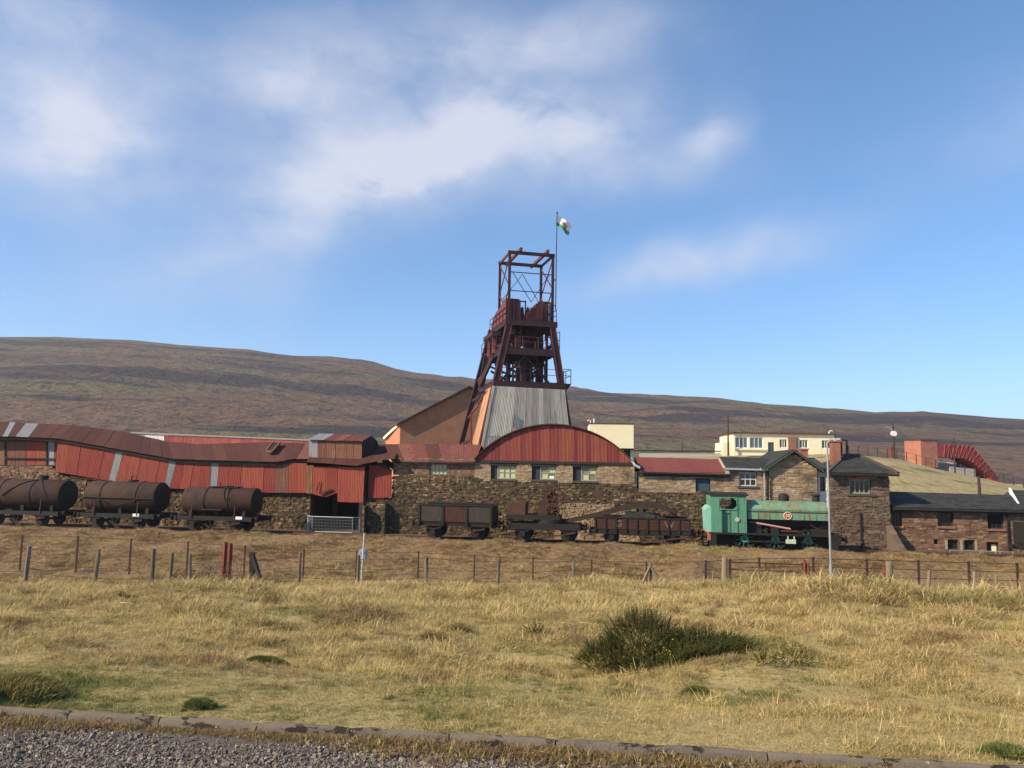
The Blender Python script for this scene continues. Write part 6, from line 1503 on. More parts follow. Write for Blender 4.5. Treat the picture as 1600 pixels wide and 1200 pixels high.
def edge_wagon():
    v = TV - 1.2
    x0 = S(1584, 840, TV + 1.1)[0]; x1 = x0 + 5.0
    t = thing('ribbed_wagon', 'dark ribbed wagon end beyond the thin grey handrail', 'wagon', ((x0 + x1) / 2, TV, RZ))
    zf, zt = S(1590, 858, v)[2], S(1590, 817, v)[2]; zf = max(zf, RZ + .6)
    MB().box(x0, x1, TV - 1.15, TV + 1.15, zf, zt - .05).build('body', 'iron_black', t)
    for i in range(9): x = x0 + .08 + i * .28; MB().box(x - .05, x + .05, TV - 1.25, TV - 1.152, zf + .1, zt - .12).build('rib', 'wagon_plate', t)
    underframe(t, x0 + .1, x1, (x0 + 1.2, x1 - 1.2), zf - .01, r=.3)
    MB().bar((x0 - .4, TV - .9, zf - .15), (x0 + .1, TV - .9, zf - .1), .1).build('drawbar', 'iron_black', t)
edge_wagon()

# ================================================================== fences, posts, lamp, sign
def at(px, Y): d = raydir(px, 800); return d.x * Y / d.y
def zpx(px, py, Y): d = raydir(px, py); return EYE.z + d.z * Y / d.y
FY = 24.0
def field_fence():
    t = thing('field_fence', 'old post and wire fence along the bottom of the field', 'fence', (0, FY, Hs(0, FY)), WORLD)
    posts = [(-40, 852, 908, .17, 0), (48, 853, 908, .13, .05), (154, 858, 905, .12, .10), (244, 857, 900, .13, 0), (272, 863, 905, .10, .02), (303, 865, 905, .10, -.03), (472, 863, 898, .10, 0), (563, 867, 900, .10, 0), (668, 871, 906, .11, 0), (780, 873, 906, .09, .02),
             (897, 876, 908, .10, 0), (1016, 880, 915, .11, 0), (1443, 891, 920, .11, .12), (1518, 893, 922, .10, 0), (1552, 898, 922, .09, 0), (1640, 890, 922, .12, 0)]
    r = random.Random(12); tops = []
    for px, yt, yb, w, lean in posts:
        x = at(px, FY); zg = Hs(x, FY); zt = zpx(px, yt, FY); n = 6; mb = MB()
        mb.tube([(x, FY, zg - .3), (x + lean * .4, FY, zg + (zt - zg) * .4), (x + lean, FY, zt - .02), (x + lean, FY, zt)], [w / 2 * 1.05, w / 2, w / 2 * .96, w / 2 * .8], 8)
        mb.v = [(a + r.uniform(-.008, .008), b + r.uniform(-.008, .008), c) for a, b, c in mb.v]
        mb.build('post', 'wood_post' if px < 1400 else 'wood_pale', t); tops.append((x + lean, zg, zt))
    for px, s in ((1016, -1), (1016, 1)):
        x = at(px, FY); zt = zpx(px, 884, FY); MB().bar((x, FY - .05, zt), (x + s * .45, FY - .3, Hs(x + s * .45, FY - .3)), .06).build('strut', 'wood_post', t)
    x = at(400, FY); MB().bar((x, FY, Hs(x, FY)), (x - .05, FY, zpx(394, 863, FY)), .14).build('post', 'dark_wood', t); MB().bar((x - .02, FY - .05, zpx(394, 867, FY)), (at(420, FY), FY - .2, Hs(at(420, FY), FY) - .05), .10).build('strut', 'dark_wood', t)
    x = at(244, FY); 
    for s in (-.22, .2): MB().bar((x, FY - .03, Hs(x, FY) + .38), (x + s, FY - .12, Hs(x, FY) - .05), .05).build('strut', 'wood_post', t)
    for h_ in (.25, .55, .85):
        for a, b in zip(tops[:11], tops[1:12]):
            MB().tube([(a[0], FY - .03, a[1] + min(h_, .98 * (a[2] - a[1]))), ((a[0] + b[0]) / 2, FY - .03, (a[1] + b[1]) / 2 + h_ - .04), (b[0], FY - .03, b[1] + min(h_, .98 * (b[2] - b[1])))], .006, 4, False).build('wire', 'iron_post', t)
field_fence()

def post_thing(px, yt, Y, w, name, label, mat, cat='post', group=None, square=True):
    x = at(px, Y); zg = Hs(x, Y); zt = zpx(px, yt, Y); t = thing(name, label, cat, (x, Y, zg), WORLD, group)
    mb = MB().tube([(x, Y, zg - .3), (x, Y, zg + (zt - zg) * .5), (x + .01, Y, zt - .05), (x + .01, Y, zt)], [w * .56, w * .54, w * .52, w * .42], 10 if not square else 4); mb.build('shaft', mat, t)
    MB().box(x - w * .34, x + w * .34, Y - w * .34, Y + w * .34, zt - .01, zt + .025).build('cap', mat, t)
    return x, zg, zt
post_thing(1131, 870, 24.2, .17, 'gate_post', 'stout round weathered timber gate post at the hinge end', 'wood_pale', square=False)
post_thing(1386, 878, 24.2, .19, 'gate_post', 'stout round timber post standing alone between lamp post and handrail', 'wood_pale', square=False)
for px, yt, lab in ((355, 848, 'taller of two faded red posts by the scrub'), (363, 850, 'shorter faded red post close to its taller twin'), (1255, 876, 'rusty red post at the free end of the field gate'), (1260, 882, 'shorter rusty red post close beside the gate end post'), (1378, 884, 'thin rusty red post against the stout lone timber post')):
    post_thing(px, yt, 24.6, .13 if px < 400 else .1, 'red_post', lab, 'red_post', group='faded red posts along the fence')

def iron_fence():
    Y = 26.5
    t = thing('iron_fence', 'thin rusty iron post and wire fence behind the timber posts', 'fence', (0, Y, Hs(0, Y)), WORLD)
    P_ = [(1102, 875), (1140, 873), (1185, 871), (1269, 870), (1352, 873), (1432, 875), (1510, 877), (1585, 879), (1660, 880)]; L = []
    for px, yt in P_:
        x = at(px, Y); zt = zpx(px, yt, Y); MB().box(x - .035, x + .035, Y - .025, Y + .025, Hs(x, Y) - .3, zt).build('post', 'iron_post', t); L.append((x, zt))
    for k in (0, .28, .56):
        MB().tube([(x, Y - .03, zt - .04 - k) for x, zt in L], .011, 4, False).build('wire', 'iron_post', t)
    Y = 33.5
    t = thing('bank_fence', 'sparse row of thin iron stakes on the brown bank', 'fence', (-10, Y, Hs(-10, Y)), WORLD)
    L = []
    for px, yt in ((38, 836), (125, 837), (208, 841), (297, 846), (386, 852), (478, 858), (560, 860), (656, 862), (743, 866), (834, 871), (925, 874), (1010, 877)):
        x = at(px, Y); zt = zpx(px, yt, Y); MB().box(x - .03, x + .03, Y - .025, Y + .025, Hs(x, Y) - .3, zt).build('stake', 'iron_post', t); L.append((x, zt))
    MB().tube([(x, Y - .03, zt - .05) for x, zt in L], .008, 4, False).build('wire', 'iron_post', t)
iron_fence()

def field_gate():
    Y = 24.8
    t = thing('field_gate', 'slack tubular field gate hung on the round gate post', 'gate', (at(1180, Y), Y, Hs(at(1180, Y), Y)), WORLD)
    x0, x1 = at(1138, Y), at(1252, Y); z0 = zpx(1190, 915, Y); z1 = zpx(1190, 880, Y)
    for k in range(4): z = z0 + (z1 - z0) * k / 3; MB().tube([(x0, Y, z + .02), (x1, Y, z - .02)], .02, 6).build('bar', 'iron_post', t)
    for x in (x0, (x0 + x1) / 2, x1): MB().tube([(x, Y, z0 - .05), (x, Y, z1 + .05)], .022, 6).build('stile', 'iron_post', t)
field_gate()

def hurdle():
    Y = 21.5
    t = thing('wooden_frame', 'small open square frame of pale timber in the long grass', 'frame', (at(1219, Y), Y, Hs(at(1219, Y), Y)), WORLD)
    x0, x1 = at(1209, Y), at(1230, Y); zt = zpx(1219, 904, Y); zb = Hs(at(1219, Y), Y) - .1
    for x in (x0, x1): MB().box(x - .025, x + .025, Y - .03, Y + .03, zb, zt).build('upright', 'wood_pale', t)
    MB().box(x0, x1, Y - .035, Y + .035, zt + .001, zt + .05).build('top_bar', 'wood_pale', t); MB().box(x0 + .026, x1 - .026, Y - .02, Y + .02, zb + .18, zb + .22).build('cross_bar', 'wood_pale', t)
hurdle()

def lamp_post():
    Y = 25.4; x = at(1296, Y); z0 = Hs(x, Y); zt = zpx(1290, 691, Y)
    t = thing('lamp_post', 'tall slim grey street lamp with short arm in front of tower', 'lamp post', (x, Y, z0), WORLD)
    MB().tube([(x, Y, z0 - .3), (x, Y, z0 + 1.1)], .055, 12).build('base', 'lamp_paint', t, smooth=True); MB().tube([(x, Y, z0 + 1.1), (x - .02, Y, zt)], [.036, .03], 12).build('column', 'lamp_paint', t, smooth=True)
    MB().tube([(x - .02, Y, zt - .03), (x + .08, Y, zt + .06), (x + .2, Y, zt + .09)], .028, 8).build('arm', 'lamp_paint', t)
    MB().hexa([(x + .18, Y - .09, zt + .05), (x + .42, Y - .05, zt + .11), (x + .42, Y + .05, zt + .11), (x + .18, Y + .09, zt + .05), (x + .18, Y - .07, zt + .14), (x + .4, Y - .03, zt + .15), (x + .4, Y + .03, zt + .15), (x + .18, Y + .07, zt + .13)]).build('lantern', 'frame_pale', t)
lamp_post()

def sign():
    Y = 24.3; x = at(568, Y); z0 = Hs(x, Y); zt = zpx(570, 833, Y)
    t = thing('round_sign', 'back of a round grey sign on a thin white pole', 'sign', (x, Y, z0), WORLD)
    MB().tube([(x, Y, z0 - .3), (x + .05, Y, zt)], .026, 8).build('pole', 'frame_pale', t)
    c = zpx(571, 866, Y); d = MB().tube([(x + .03, Y + .05, c), (x + .03, Y + .07, c)], .17, 24).build('disc', 'galv', t); MB().box(x - .1, x + .16, Y + .03, Y + .049, c + .04, c + .07).build('bracket', 'galv', d)
sign()

# ================================================================== grass, gorse, gravel
NR = np.random.RandomState(11)
def leaf_mat(name, cols, val=.25, trans=.25):
    mt, n, l = nodes_of(name); b = n['Principled BSDF']; geo = n.new('ShaderNodeNewGeometry'); oi = n.new('ShaderNodeObjectInfo')
    c = ramp(n, l, geo.outputs['Random Per Island'], cols, [i / (len(cols) - 1) for i in range(len(cols))])
    mr = n.new('ShaderNodeMapRange'); mr.inputs[3].default_value = 1 - val; mr.inputs[4].default_value = 1 + val; l.new(oi.outputs['Random'], mr.inputs[0])
    hs = n.new('ShaderNodeHueSaturation'); l.new(c, hs.inputs['Color']); l.new(mr.outputs[0], hs.inputs['Value']); l.new(hs.outputs[0], b.inputs['Base Color'])
    b.inputs['Roughness'].default_value = .8; b.inputs['Specular IOR Level'].default_value = .2
    tr = n.new('ShaderNodeBsdfTranslucent'); l.new(hs.outputs[0], tr.inputs[0]); mx = n.new('ShaderNodeMixShader'); mx.inputs[0].default_value = trans
    out = [q for q in n if q.type == 'OUTPUT_MATERIAL'][0]; l.new(b.outputs[0], mx.inputs[1]); l.new(tr.outputs[0], mx.inputs[2]); l.new(mx.outputs[0], out.inputs[0]); MATS[name] = mt
leaf_mat('straw', [(.42, .31, .125), (.58, .455, .21), (.50, .385, .165), (.35, .25, .10), (.44, .36, .14)])
leaf_mat('straw_brown', [(.26, .165, .078), (.38, .255, .122), (.31, .20, .098), (.19, .115, .056)])
leaf_mat('straw_green', [(.27, .23, .075), (.38, .31, .11), (.21, .195, .055), (.46, .355, .145)])
leaf_mat('grass_green', [(.115, .145, .036), (.17, .195, .055), (.09, .115, .03), (.26, .25, .09)])
leaf_mat('tussock_dark', [(.13, .105, .045), (.20, .155, .065), (.10, .10, .035), (.26, .19, .085)])
leaf_mat('moss_green', [(.045, .075, .018), (.07, .105, .026), (.035, .055, .014)])
leaf_mat('gorse_leaf', [(.048, .056, .015), (.085, .092, .024), (.062, .070, .018), (.14, .125, .038)], .2, .15)
leaf_mat('gorse_flower', [(.55, .36, .03), (.65, .45, .05), (.48, .30, .03)], .1)
leaf_mat('twig', [(.10, .07, .045), (.15, .105, .07)], .1, 0)
def tuft(name, mat, n, hgt, spread, bend, wid, flat=0.0, seed=0, segs=2):
    r = np.random.RandomState(seed); V, F = [], []
    for _ in range(n):
        a = r.uniform(0, 2 * math.pi); rad = spread * math.sqrt(r.uniform(0, 1)); bx, by = rad * math.cos(a), rad * math.sin(a)
        h = hgt * r.uniform(.45, 1.15); da = r.uniform(0, 2 * math.pi); bd = bend * r.uniform(.2, 1.2) * h; fl = r.uniform(0, flat)
        px, py = -math.sin(da + r.uniform(-.8, .8)), math.cos(da); w = wid * r.uniform(.6, 1.3); k = len(V)
        for s in range(segs + 1):
            t = s / segs; x = bx + math.cos(da) * (bd * t * t + fl * h * t); y = by + math.sin(da) * (bd * t * t + fl * h * t); z = h * t * (1 - .35 * fl) * (1 - .25 * bend * t)
            ww = w * (1 - t * .85)
            if s < segs: V += [(x - px * ww, y - py * ww, z), (x + px * ww, y + py * ww, z)]
            else: V.append((x, y, z))
        for s in range(segs - 1): F.append((k + 2 * s, k + 2 * s + 1, k + 2 * s + 3, k + 2 * s + 2))
        F.append((k + 2 * segs - 2, k + 2 * segs - 1, k + 2 * segs))
    me = bpy.data.meshes.new(name); me.from_pydata(V, [], F); me.materials.append(MATS[mat]); me.update(); return me
def scatter(name, label, cat, me, pts, scl, rot):
    """one object of kind stuff: a cloud of points, each carrying one copy of the clump"""
    src = bpy.data.objects.new(name + '_clump', me)
    pm = bpy.data.meshes.new(name); pm.vertices.add(len(pts)); pm.vertices.foreach_set('co', np.asarray(pts, np.float32).ravel())
    a = pm.attributes.new('scl', 'FLOAT_VECTOR', 'POINT'); a.data.foreach_set('vector', np.asarray(scl, np.float32).ravel())
    a = pm.attributes.new('rot', 'FLOAT_VECTOR', 'POINT'); a.data.foreach_set('vector', np.asarray(rot, np.float32).ravel())
    pm.materials.append(me.materials[0]); pm.update()
    o = bpy.data.objects.new(name, pm); COL.objects.link(o)
    ng = bpy.data.node_groups.new(name, 'GeometryNodeTree'); ng.interface.new_socket('Geometry', in_out='INPUT', socket_type='NodeSocketGeometry'); ng.interface.new_socket('Geometry', in_out='OUTPUT', socket_type='NodeSocketGeometry')
    N, L = ng.nodes, ng.links
    gi, go, ip, oi = N.new('NodeGroupInput'), N.new('NodeGroupOutput'), N.new('GeometryNodeInstanceOnPoints'), N.new('GeometryNodeObjectInfo')
    oi.inputs['Object'].default_value = src; oi.inputs['As Instance'].default_value = True
    for nm, sk in (('scl', 'Scale'), ('rot', 'Rotation')):
        na = N.new('GeometryNodeInputNamedAttribute'); na.data_type = 'FLOAT_VECTOR'; na.inputs['Name'].default_value = nm; L.new(na.outputs['Attribute'], ip.inputs[sk])
    L.new(gi.outputs[0], ip.inputs['Points']); L.new(oi.outputs['Geometry'], ip.inputs['Instance']); L.new(ip.outputs[0], go.inputs[0])
    md = o.modifiers.new('scatter', 'NODES'); md.node_group = ng
    return props(o, label, cat, kind='stuff')
def fbm(X, Y, f, seed=0):
    v = np.zeros_like(X); a = 1.0; r = np.random.RandomState(seed)
    for o in range(4):
        for _ in range(3):
            th, ph = r.uniform(0, 6.28, 2); v += a * np.sin((X * math.cos(th) + Y * math.sin(th)) * f * 2 ** o + ph + 1.5 * np.sin((X * math.sin(th) - Y * math.cos(th)) * f * 2 ** o * .7 + ph * 2))
        a *= .6
    return v / 3.0
def pts_in(y0, y1, dens, margin=1.18):
    area = (y1 - y0) * (y0 + y1) / 2 * .667 * 2 * margin; n = int(area * dens)
    Y = np.sqrt(NR.uniform(y0 * y0, y1 * y1, n)); X = NR.uniform(-1, 1, n) * Y * .667 * margin
    k = Y > kerb_y(X) + .02
    return X[k], Y[k]
def emit(name, label, cat, me, X, Y, s0, s1, tilt=.25, zs=None, sink=.01, thin=None):
    n = len(X); Z = H(X, Y) - sink
    s = NR.uniform(s0, s1, n) * (1 if zs is None else zs); scl = np.stack([s * NR.uniform(.85, 1.2, n), s * NR.uniform(.85, 1.2, n), s * NR.uniform(.7, 1.25, n)], 1)
    rot = np.stack([NR.normal(0, tilt, n), NR.normal(0, tilt, n), NR.uniform(0, 6.28, n)], 1)
    scatter(name, label, cat, me, np.stack([X, Y, Z], 1), scl, rot)
def grass():
    t_straw = tuft('straw_tuft', 'straw', 30, .085, .09, .9, .0026, 1.5, 1, 3); t_brown = tuft('brown_tuft', 'straw_brown', 30, .08, .09, .9, .0026, 1.4, 2, 3)
    t_sg = tuft('olive_tuft', 'straw_green', 30, .065, .085, .8, .0026, 1.2, 3, 3); t_green = tuft('green_tuft', 'grass_green', 30, .055, .08, .6, .0028, .8, 4, 2)
    t_tall = tuft('tall_straw', 'straw', 7, .22, .05, .5, .0026, .25, 5, 3); t_clump = tuft('clump_far', 'straw', 40, .20, .20, 1.0, .006, 1.2, 6, 3)
    t_clump2 = tuft('clump_far_olive', 'straw_green', 40, .19, .2, 1.0, .006, 1.2, 7, 3); t_clump3 = tuft('clump_far_brown', 'straw_brown', 40, .18, .2, 1.0, .007, 1.2, 8, 3)
    acc = {k: ([], [], []) for k in ('straw', 'brown', 'olive', 'green', 'tall', 'fs', 'fo', 'fb', 'ta', 'tb')}
    def add(k, X, Y, s=1.0): acc[k][0].append(X); acc[k][1].append(Y); acc[k][2].append(np.full(len(X), s) if np.isscalar(s) else s)
    for y0, y1, dens in ((3.8, 6.0, 720), (6.0, 9.5, 360), (9.5, 14, 150)):
        X, Y = pts_in(y0, y1, dens); g = fbm(X, Y, .9, 1) + .35 * fbm(X, Y, 3.0, 2); b = fbm(X, Y, 1.3, 5) + .5 * fbm(X, Y, 4.0, 6); u = NR.uniform(0, 1, len(X))
        gn = g + np.clip((7.2 - Y) * .34, -.5, .70); grow = np.interp(Y, [4, 5.5, 8, 12], [.36, .48, .82, 1.3])
        k = np.where(gn + NR.normal(0, .35, len(X)) > .62, 'green', np.where(b + NR.normal(0, .3, len(X)) > .75, 'brown', np.where(gn + NR.normal(0, .5, len(X)) > .0, 'olive', 'straw')))
        hf = np.clip(1 + .5 * fbm(X, Y, 2.2, 9) + .35 * fbm(X, Y, 6.0, 10), .35, 2.1) * grow; keep = NR.uniform(0, 1, len(X)) < np.clip(.75 + .5 * fbm(X, Y, 1.7, 14), .25, 1); k = np.where(keep, k, '-')
        for q in ('green', 'brown', 'olive', 'straw'): m_ = k == q; add(q, X[m_], Y[m_], hf[m_])
        m_ = (u < .02) & (k != 'green'); add('tall', X[m_], Y[m_], .8)
    for y0, y1, dens in ((3.8, 6.2, 1000), (6.2, 9.5, 300), (9.5, 14, 110)):
        X, Y = pts_in(y0, y1, dens); k = np.where(fbm(X, Y, .9, 1) + NR.normal(0, .4, len(X)) + np.clip((6.6 - Y) * .2, -.3, .3) > .2, 'olive', 'straw')
        for q in ('olive', 'straw'): m_ = k == q; add(q, X[m_], Y[m_], np.interp(Y[m_], [4, 8, 14], [.32, .45, .9]))
    # far half of the field and the long grass by the fence
    for y0, y1, dens in ((14, 19, 46), (19, 27, 34)):
        X, Y = pts_in(y0, y1, dens); g = fbm(X, Y, .55, 21) + .3 * fbm(X, Y, 2, 22) + .35 * ss(4, 8, X); b = fbm(X, Y, .6, 25)
        k = np.where(g + NR.normal(0, .4, len(X)) > .75, 'fo', np.where(b + NR.normal(0, .3, len(X)) > .8, 'fb', 'fs')); hf = np.clip(1 + .35 * fbm(X, Y, 1.2, 29), .5, 1.8) * (.72 + .1 * ss(13, 20, Y)) * (1 + .5 * ss(4, 6.5, X) * np.exp(-((Y - 17) / 4) ** 2))
        k = np.where((X < -8.5) & (Y > 21) & (NR.uniform(0, 1, len(X)) < .8) & (X < -9), 'fb', k)
        for q in ('fo', 'fb', 'fs'): m_ = k == q; add(q, X[m_], Y[m_], hf[m_])
    # scattered tussocks, some straw, some dark and heathery
    for y0, y1, dens in ((5.5, 9, 3.2), (9, 15, 2.2), (15, 23, 1.5)):
        X, Y = pts_in(y0, y1, dens); u = fbm(X, Y, .8, 61) + NR.normal(0, .5, len(X)); hf = NR.uniform(.5, 1.25, len(X)) * np.interp(Y, [5, 9, 20], [.5, .85, 1.5])
        m_ = u > .15; add('ta', X[m_], Y[m_], hf[m_]); add('tb', X[~m_], Y[~m_], hf[~m_] * .85)
    # brown bank below the railway
    n = 34000; Y = NR.uniform(26, 47, n); X = NR.uniform(-1, 1, n) * Y * .8; Ye = Y + .146 * X * ss(20, 40, Y); m_ = Ye < 44.6; X, Y = X[m_], Y[m_]
    b = fbm(X, Y, .35, 31); k = np.where(b + NR.normal(0, .45, len(X)) > -.4, 'fb', np.where(NR.uniform(0, 1, len(X)) < .25, 'fo', 'fs'))
    hf = np.clip(.62 + .4 * fbm(X, Y, .8, 33), .25, 1.5)
    for q in ('fo', 'fb', 'fs'): m_ = k == q; add(q, X[m_], Y[m_], hf[m_])
    lab = {'straw': ('dry_grass', 'dry straw coloured grass covering the near field', t_straw), 'brown': ('withered_grass', 'brown withered grass patches in the near field', t_brown), 'olive': ('olive_grass', 'olive tinted grass in the near field', t_sg),
           'green': ('green_grass', 'short green grass near the kerb', t_green), 'tall': ('tall_stalks', 'single tall dry grass stalks in the field', t_tall), 'fs': ('long_dry_grass', 'long dry grass towards the fence and bank', t_clump),
           'fo': ('long_olive_grass', 'long olive grass on the mound by the fence', t_clump2), 'ta': ('straw_tussocks', 'bleached tussocks of grass dotted over the field', tuft('tussock', 'straw', 120, .15, .09, 1.3, .0034, 1.6, 71, 3)), 'tb': ('heathery_tussocks', 'dark olive tussocks dotted over the field', tuft('tussock_dark', 'tussock_dark', 110, .11, .10, 1.0, .0034, 1.2, 72, 3)),
           'fb': ('bank_grass', 'brown tussocky grass on the railway bank', t_clump3)}
    for k, (nm, lb, me) in lab.items():
        X, Y, s = (np.concatenate(v) for v in acc[k]); emit(nm, lb, 'grass', me, X, Y, .8, 1.25, zs=s)
grass()

def gravel():
    meshes = []
    for i in range(2):
        r = random.Random(i); mb = MB(); mb.hexa([((-1, 1)[a in (1, 2)] * r.uniform(.6, 1.1), (-1, 1)[a in (2, 3)] * r.uniform(.55, 1), sz * r.uniform(.4, .75)) for sz in (-1, 1) for a in range(4)])
        me = mb.mesh('pebble'); me.materials.append(MATS[('pebble', 'pebble_dark')[i]]); meshes.append(me)
    for i, me in enumerate(meshes):
        n = 60000; x = NR.uniform(-2.0, 7.0, n); y = NR.uniform(-1.5, -.06, n)
        dy = -.06 - y; keep = NR.uniform(0, 1, n) < np.clip(dy * 4 - .1 + .4 * np.sin(x * 3.1), .06, 1); x, y = x[keep], y[keep]; n = len(x)
        W = np.stack([KF.o.x + KF.x.x * x + KF.y.x * y, KF.o.y + KF.x.y * x + KF.y.y * y, NR.uniform(.0, .006, n)], 1)
        s = np.exp(NR.normal(math.log(.0039), .5, n)).clip(.002, .02); rot = NR.uniform(0, 6.28, (n, 3))
        scatter(('gravel', 'dark_gravel')[i], ('loose grey gravel over the car park', 'darker stones among the car park gravel')[i], 'gravel', me, W, np.stack([s, s, s], 1), rot)
    # weeds and dead grass caught along the kerb
    tw = tuft('kerb_weed', 'straw_brown', 22, .05, .05, .8, .0026, 1.4, 41, 2); tg = tuft('kerb_moss', 'straw_green', 22, .035, .05, .6, .003, .8, 42, 2)
    for nm, me, lb, nn in (('kerb_weeds', tw, 'dead brown grass caught along the foot of the kerb', 1500), ('kerb_moss', tg, 'olive moss and small weeds in front of the kerb', 900)):
        x = NR.uniform(-4, 10.5, nn); g = fbm(x, x * 0, 1.1, 51); y = -.05 - np.abs(NR.normal(0, .085, nn)) * np.clip(1 + .8 * g, .2, 2)
        W = np.stack([KF.o.x + KF.x.x * x + KF.y.x * y, KF.o.y + KF.x.y * x + KF.y.y * y, 0 * x], 1); s = NR.uniform(.6, 1.3, nn) * np.clip(1 + .5 * g, .4, 1.6)
        scatter(nm, lb, 'weeds', me, W, np.stack([s, s, s], 1), np.stack([NR.normal(0, .2, nn), NR.normal(0, .2, nn), NR.uniform(0, 6.28, nn)], 1))
M('pebble', [(.19, .15, .12), (.32, .265, .22)], 40, rough=.9, objvar=.35); M('pebble_dark', [(.095, .073, .058), (.18, .145, .118)], 40, rough=.9, objvar=.35)
gravel()

# ---------------- gorse
def gorse(px, py, lobes, nsh, label, name='gorse_bush', flowers=40, seed=1, shoot=.11, fl_side=-1):
    """lobes: (dx, dy, dz, rx, ry, rz) metres from the bush's foot"""
    r = random.Random(seed); x, y, z = ground_point(px, py); t = thing(name, label, 'gorse', (x, y, z), WORLD, 'gorse growing in the field')
    fo, fw, st = MB(), MB(), MB(); tot = sum(l[3] * l[5] for l in lobes)
    for (dx, dy, dz, rx, ry, rz) in lobes:
        n = int(nsh * rx * rz / tot); nfl = int(flowers * rx * rz / tot)
        for i in range(n + nfl):
            th = r.uniform(0, 2 * math.pi); cz = r.uniform(-.15, 1); sr = math.sqrt(max(0, 1 - cz * cz)); k = r.uniform(.55, 1.0) ** .5 * (1 + .16 * math.sin(3 * th + seed) * sr) * r.uniform(.82, 1.16)
            d = Vector((math.cos(th) * sr, math.sin(th) * sr, cz)); p = Vector((x + dx + d.x * rx * k, y + dy + d.y * ry * k, 0)); g = Hs(p.x, p.y); p.z = z + dz + d.z * rz * k
            if p.z < g + .02: p.z = g + r.uniform(.02, .1)
            ax = (d + Vector((r.gauss(0, .28), r.gauss(0, .28), .55 + r.gauss(0, .25)))).normalized()
            if i >= n:
                if r.random() < .6: p.x = x + dx + fl_side * abs(p.x - x - dx)
                for _ in range(3):
                    o = p + Vector((r.gauss(0, .012), r.gauss(0, .012), r.gauss(0, .02))); s = r.uniform(.009, .015); q = [Vector((r.gauss(0, 1), r.gauss(0, 1), r.gauss(0, 1))).normalized() * s for _ in range(3)]; fw.poly(o + q[0], o + q[1], o + q[2])
                continue
            L = shoot * r.uniform(.6, 1.35); u = ax.cross(Vector((r.gauss(0, 1), r.gauss(0, 1), r.gauss(0, 1)))).normalized(); v = ax.cross(u)
            m_ = 11
            for j in range(m_):
                f = j / m_; a = j * 2.4; rad = (u * math.cos(a) + v * math.sin(a)); b = p + ax * L * f; ln = L * .22 * (1 - .6 * f) * r.uniform(.7, 1.2); tip = b + rad * ln + ax * ln * .9; w = ax.cross(rad) * .0042
                fo.poly(b - w, b + w, tip)
            fo.poly(p - u * .004, p + u * .004, p + ax * L * 1.1)
        for i in range(max(3, int(26 * rx))):
            th = r.uniform(0, 6.28); q = Vector((x + dx + math.cos(th) * rx * .6 * r.random(), y + dy + math.sin(th) * ry * .6 * r.random(), z + dz + rz * r.uniform(.3, 1.12))); b = Vector((x + dx + r.gauss(0, .08), y + dy + r.gauss(0, .08), 0)); b.z = Hs(b.x, b.y) - .02
            st.tube([b, b.lerp(q, .5) + Vector((r.gauss(0, .03), r.gauss(0, .03), 0)), q], [.009, .006, .003], 4, False)
    fo.build('foliage', 'gorse_leaf', t, kind='stuff'); st.build('stems', 'twig', t, kind='stuff')
    if fw.v: fw.build('blossom', 'gorse_flower', t, kind='stuff')
gorse(1010, 1050, [(.0, .32, .12, .46, .42, .44), (.64, .22, .12, .48, .36, .28), (-.42, .22, .04, .32, .25, .22), (.34, -.06, -.02, .56, .22, .22), (.78, -.02, -.02, .34, .22, .20)], 4900, 'large dark green gorse bush with yellow blossom in the field', flowers=330, seed=3)
gorse(1232, 1040, [(0, 0, -.02, .11, .08, .14), (.12, .02, -.02, .12, .06, .07)], 34, 'sparse gorse sprig with dark upright shoots in dry grass', 'gorse_sprig', 10, 5, .13)
gorse(1196, 1040, [(0, 0, -.02, .10, .08, .10)], 34, 'tiny gorse sprig full of yellow flowers beside the big bush', 'gorse_sprig', 34, 8, .10)
gorse(838, 993, [(0, 0, -.02, .18, .1, .12)], 60, 'thin straggling gorse sprig standing apart from the big bush', 'gorse_sprig', 14, 9, .14)

def mound(px, py, rx, rz, label, mat='moss_green', seed=0, n=900, hgt=.085, name='grass_tussock'):
    """a springy cushion of dense fine blades"""
    r = random.Random(seed); x, y, z = ground_point(px, py); t = thing(name, label, 'tussock', (x, y, z), WORLD, 'green tussocks in the field'); mb = MB()
    for i in range(n):
        th = r.uniform(0, 6.28); k = math.sqrt(r.random()) * (1 + .28 * math.sin(3 * th + seed) + .18 * math.sin(7 * th + 2 * seed)); ax, ay = math.cos(th) * k, math.sin(th) * k * .8; h0 = rz * max(0, 1 - k * k) ** .6
        p = Vector((x + ax * rx, y + ay * rx, 0)); p.z = Hs(p.x, p.y) + h0 * .75 - .01; d = Vector((ax * .8 + r.gauss(0, .35), ay * .8 + r.gauss(0, .35), .9)).normalized(); L = hgt * r.uniform(.5, 1.3); w = d.cross(Vector((r.gauss(0, 1), r.gauss(0, 1), .1))).normalized() * .0022
        mb.poly(p - w, p + w, p + d * L * .6 + w * .7, p + d * L + Vector((ax, ay, -.3)) * L * .2, p + d * L * .6 - w * .7)
    mb.build('blades', mat, t, kind='stuff')
    core = MB(); k = 14
    for j in range(5):
        f = j / 4; rr_ = rx * .92 * (1 - f * f) ** .5 if j < 4 else .01
        for i in range(k): a = 2 * math.pi * i / k; q = (x + math.cos(a) * rr_, y + math.sin(a) * rr_ * .8); core.v.append((*q, Hs(*q) - .03 + rz * .82 * f))
    for j in range(4): core.f += [(j * k + i, j * k + (i + 1) % k, (j + 1) * k + (i + 1) % k, (j + 1) * k + i) for i in range(k)]
    core.build('cushion', 'tussock_core', t, smooth=True)
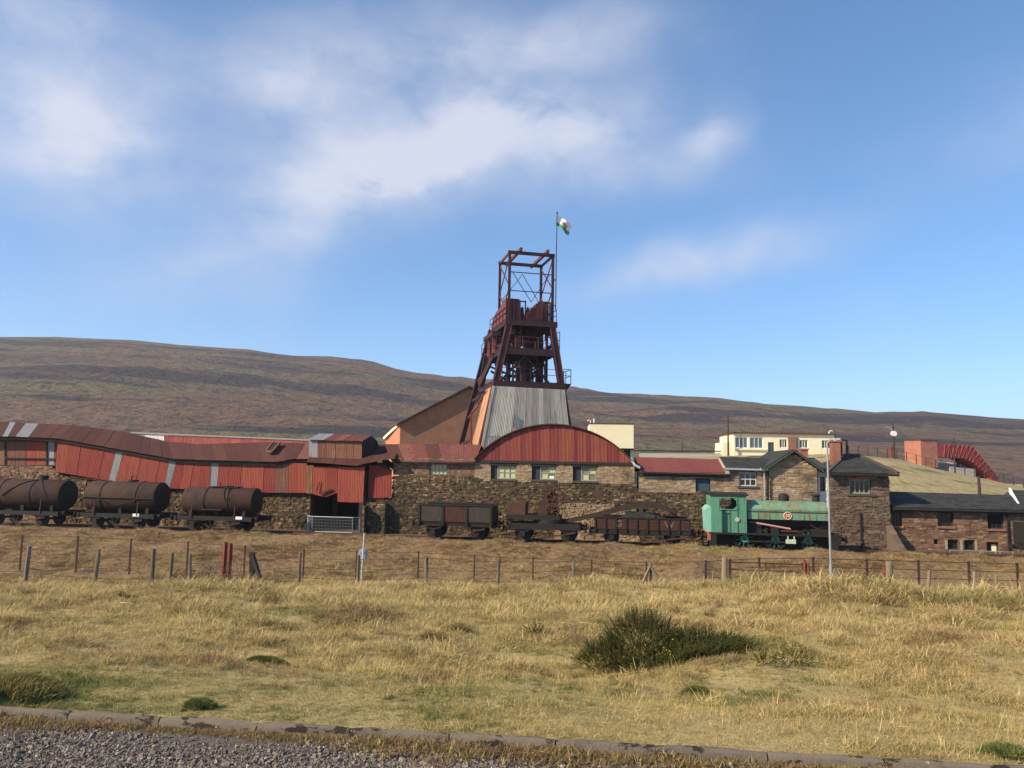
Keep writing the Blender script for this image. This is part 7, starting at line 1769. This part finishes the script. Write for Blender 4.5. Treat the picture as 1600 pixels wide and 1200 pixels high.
M('tussock_core', [(.07, .085, .025), (.12, .125, .04)], 14, rough=.95, bump=.5)
mound(418, 1036, .19, .065, 'bright mossy green tussock alone in the mid field', 'grass_green', seed=1, n=3000, hgt=.034)
mound(312, 1108, .09, .065, 'small green tussock with a deep shadow beside the kerb', 'grass_green', 2, 1500, .034)
mound(8, 1092, .36, .16, 'big grassy hummock with a dark shaded flank at the kerb', 'straw_green', 3, 7000, .05)
mound(962, 1064, .09, .08, 'dark little tussock below the big gorse bush', 'straw_green', 4, 1200, .034)
mound(1087, 1084, .12, .07, 'flat bright green tussock below the gorse lobe', 'grass_green', 5, 1800, .03)
mound(1570, 1182, .13, .07, 'green tussock hard against the kerb stones', 'grass_green', 6, 1800, .034)
mound(720, 985, .16, .07, 'low olive tussock in the open mid field', 'straw_green', 7, 1500, .04)
mound(680, 1000, .2, .07, 'brown heathery tussock in the open mid field', 'straw_brown', 8, 1600, .04)

def scrub():
    r = random.Random(6); Y = 24.4; x = at(330, Y); z = Hs(x, Y)
    t = thing('bare_shrub', 'bare twiggy shrub tangled in the fence near the red posts', 'shrub', (x, Y, z), WORLD); mb = MB()
    for i in range(46):
        b = Vector((x + r.uniform(-1.5, 1.2), Y + r.uniform(-.3, .5), 0)); b.z = Hs(b.x, b.y) - .05; p = b; d = Vector((r.gauss(0, .4), r.gauss(0, .3), 1)).normalized(); pts = [p]
        for k in range(4): p = p + d * r.uniform(.12, .3); d = (d + Vector((r.gauss(0, .3), r.gauss(0, .3), r.gauss(0, .1)))).normalized(); pts.append(p)
        mb.tube(pts, [.014, .011, .008, .006, .004], 4, False)
        for k in range(3): q = pts[r.randint(1, 4)]; mb.tube([q, q + Vector((r.gauss(0, .2), r.gauss(0, .15), r.uniform(.05, .3)))], [.006, .003], 4, False)
    mb.build('twigs', 'twig', t, kind='stuff')
    MB().tube([(x, Y, z - .1), (x + .05, Y, z + .5)], [.03, .02], 6).build('stem', 'twig', t)
scrub()

# ================================================================== air
def haze():
    mt = bpy.data.materials.new('haze'); mt.use_nodes = True; n, l = mt.node_tree.nodes, mt.node_tree.links
    for q in list(n): n.remove(q)
    out = n.new('ShaderNodeOutputMaterial'); v = n.new('ShaderNodeVolumePrincipled'); v.inputs['Color'].default_value = (.90, .93, 1, 1); v.inputs['Density'].default_value = HAZE; v.inputs['Anisotropy'].default_value = .3
    l.new(v.outputs[0], out.inputs['Volume']); MATS['haze'] = mt
    MB().box(-2300, 2300, -120, 3100, -8, 175).build('haze', 'haze', frame=WORLD, kind='stuff', label='thin bluish haze softening the far moorland hillside', cat='haze')
HAZE = .00024
haze()
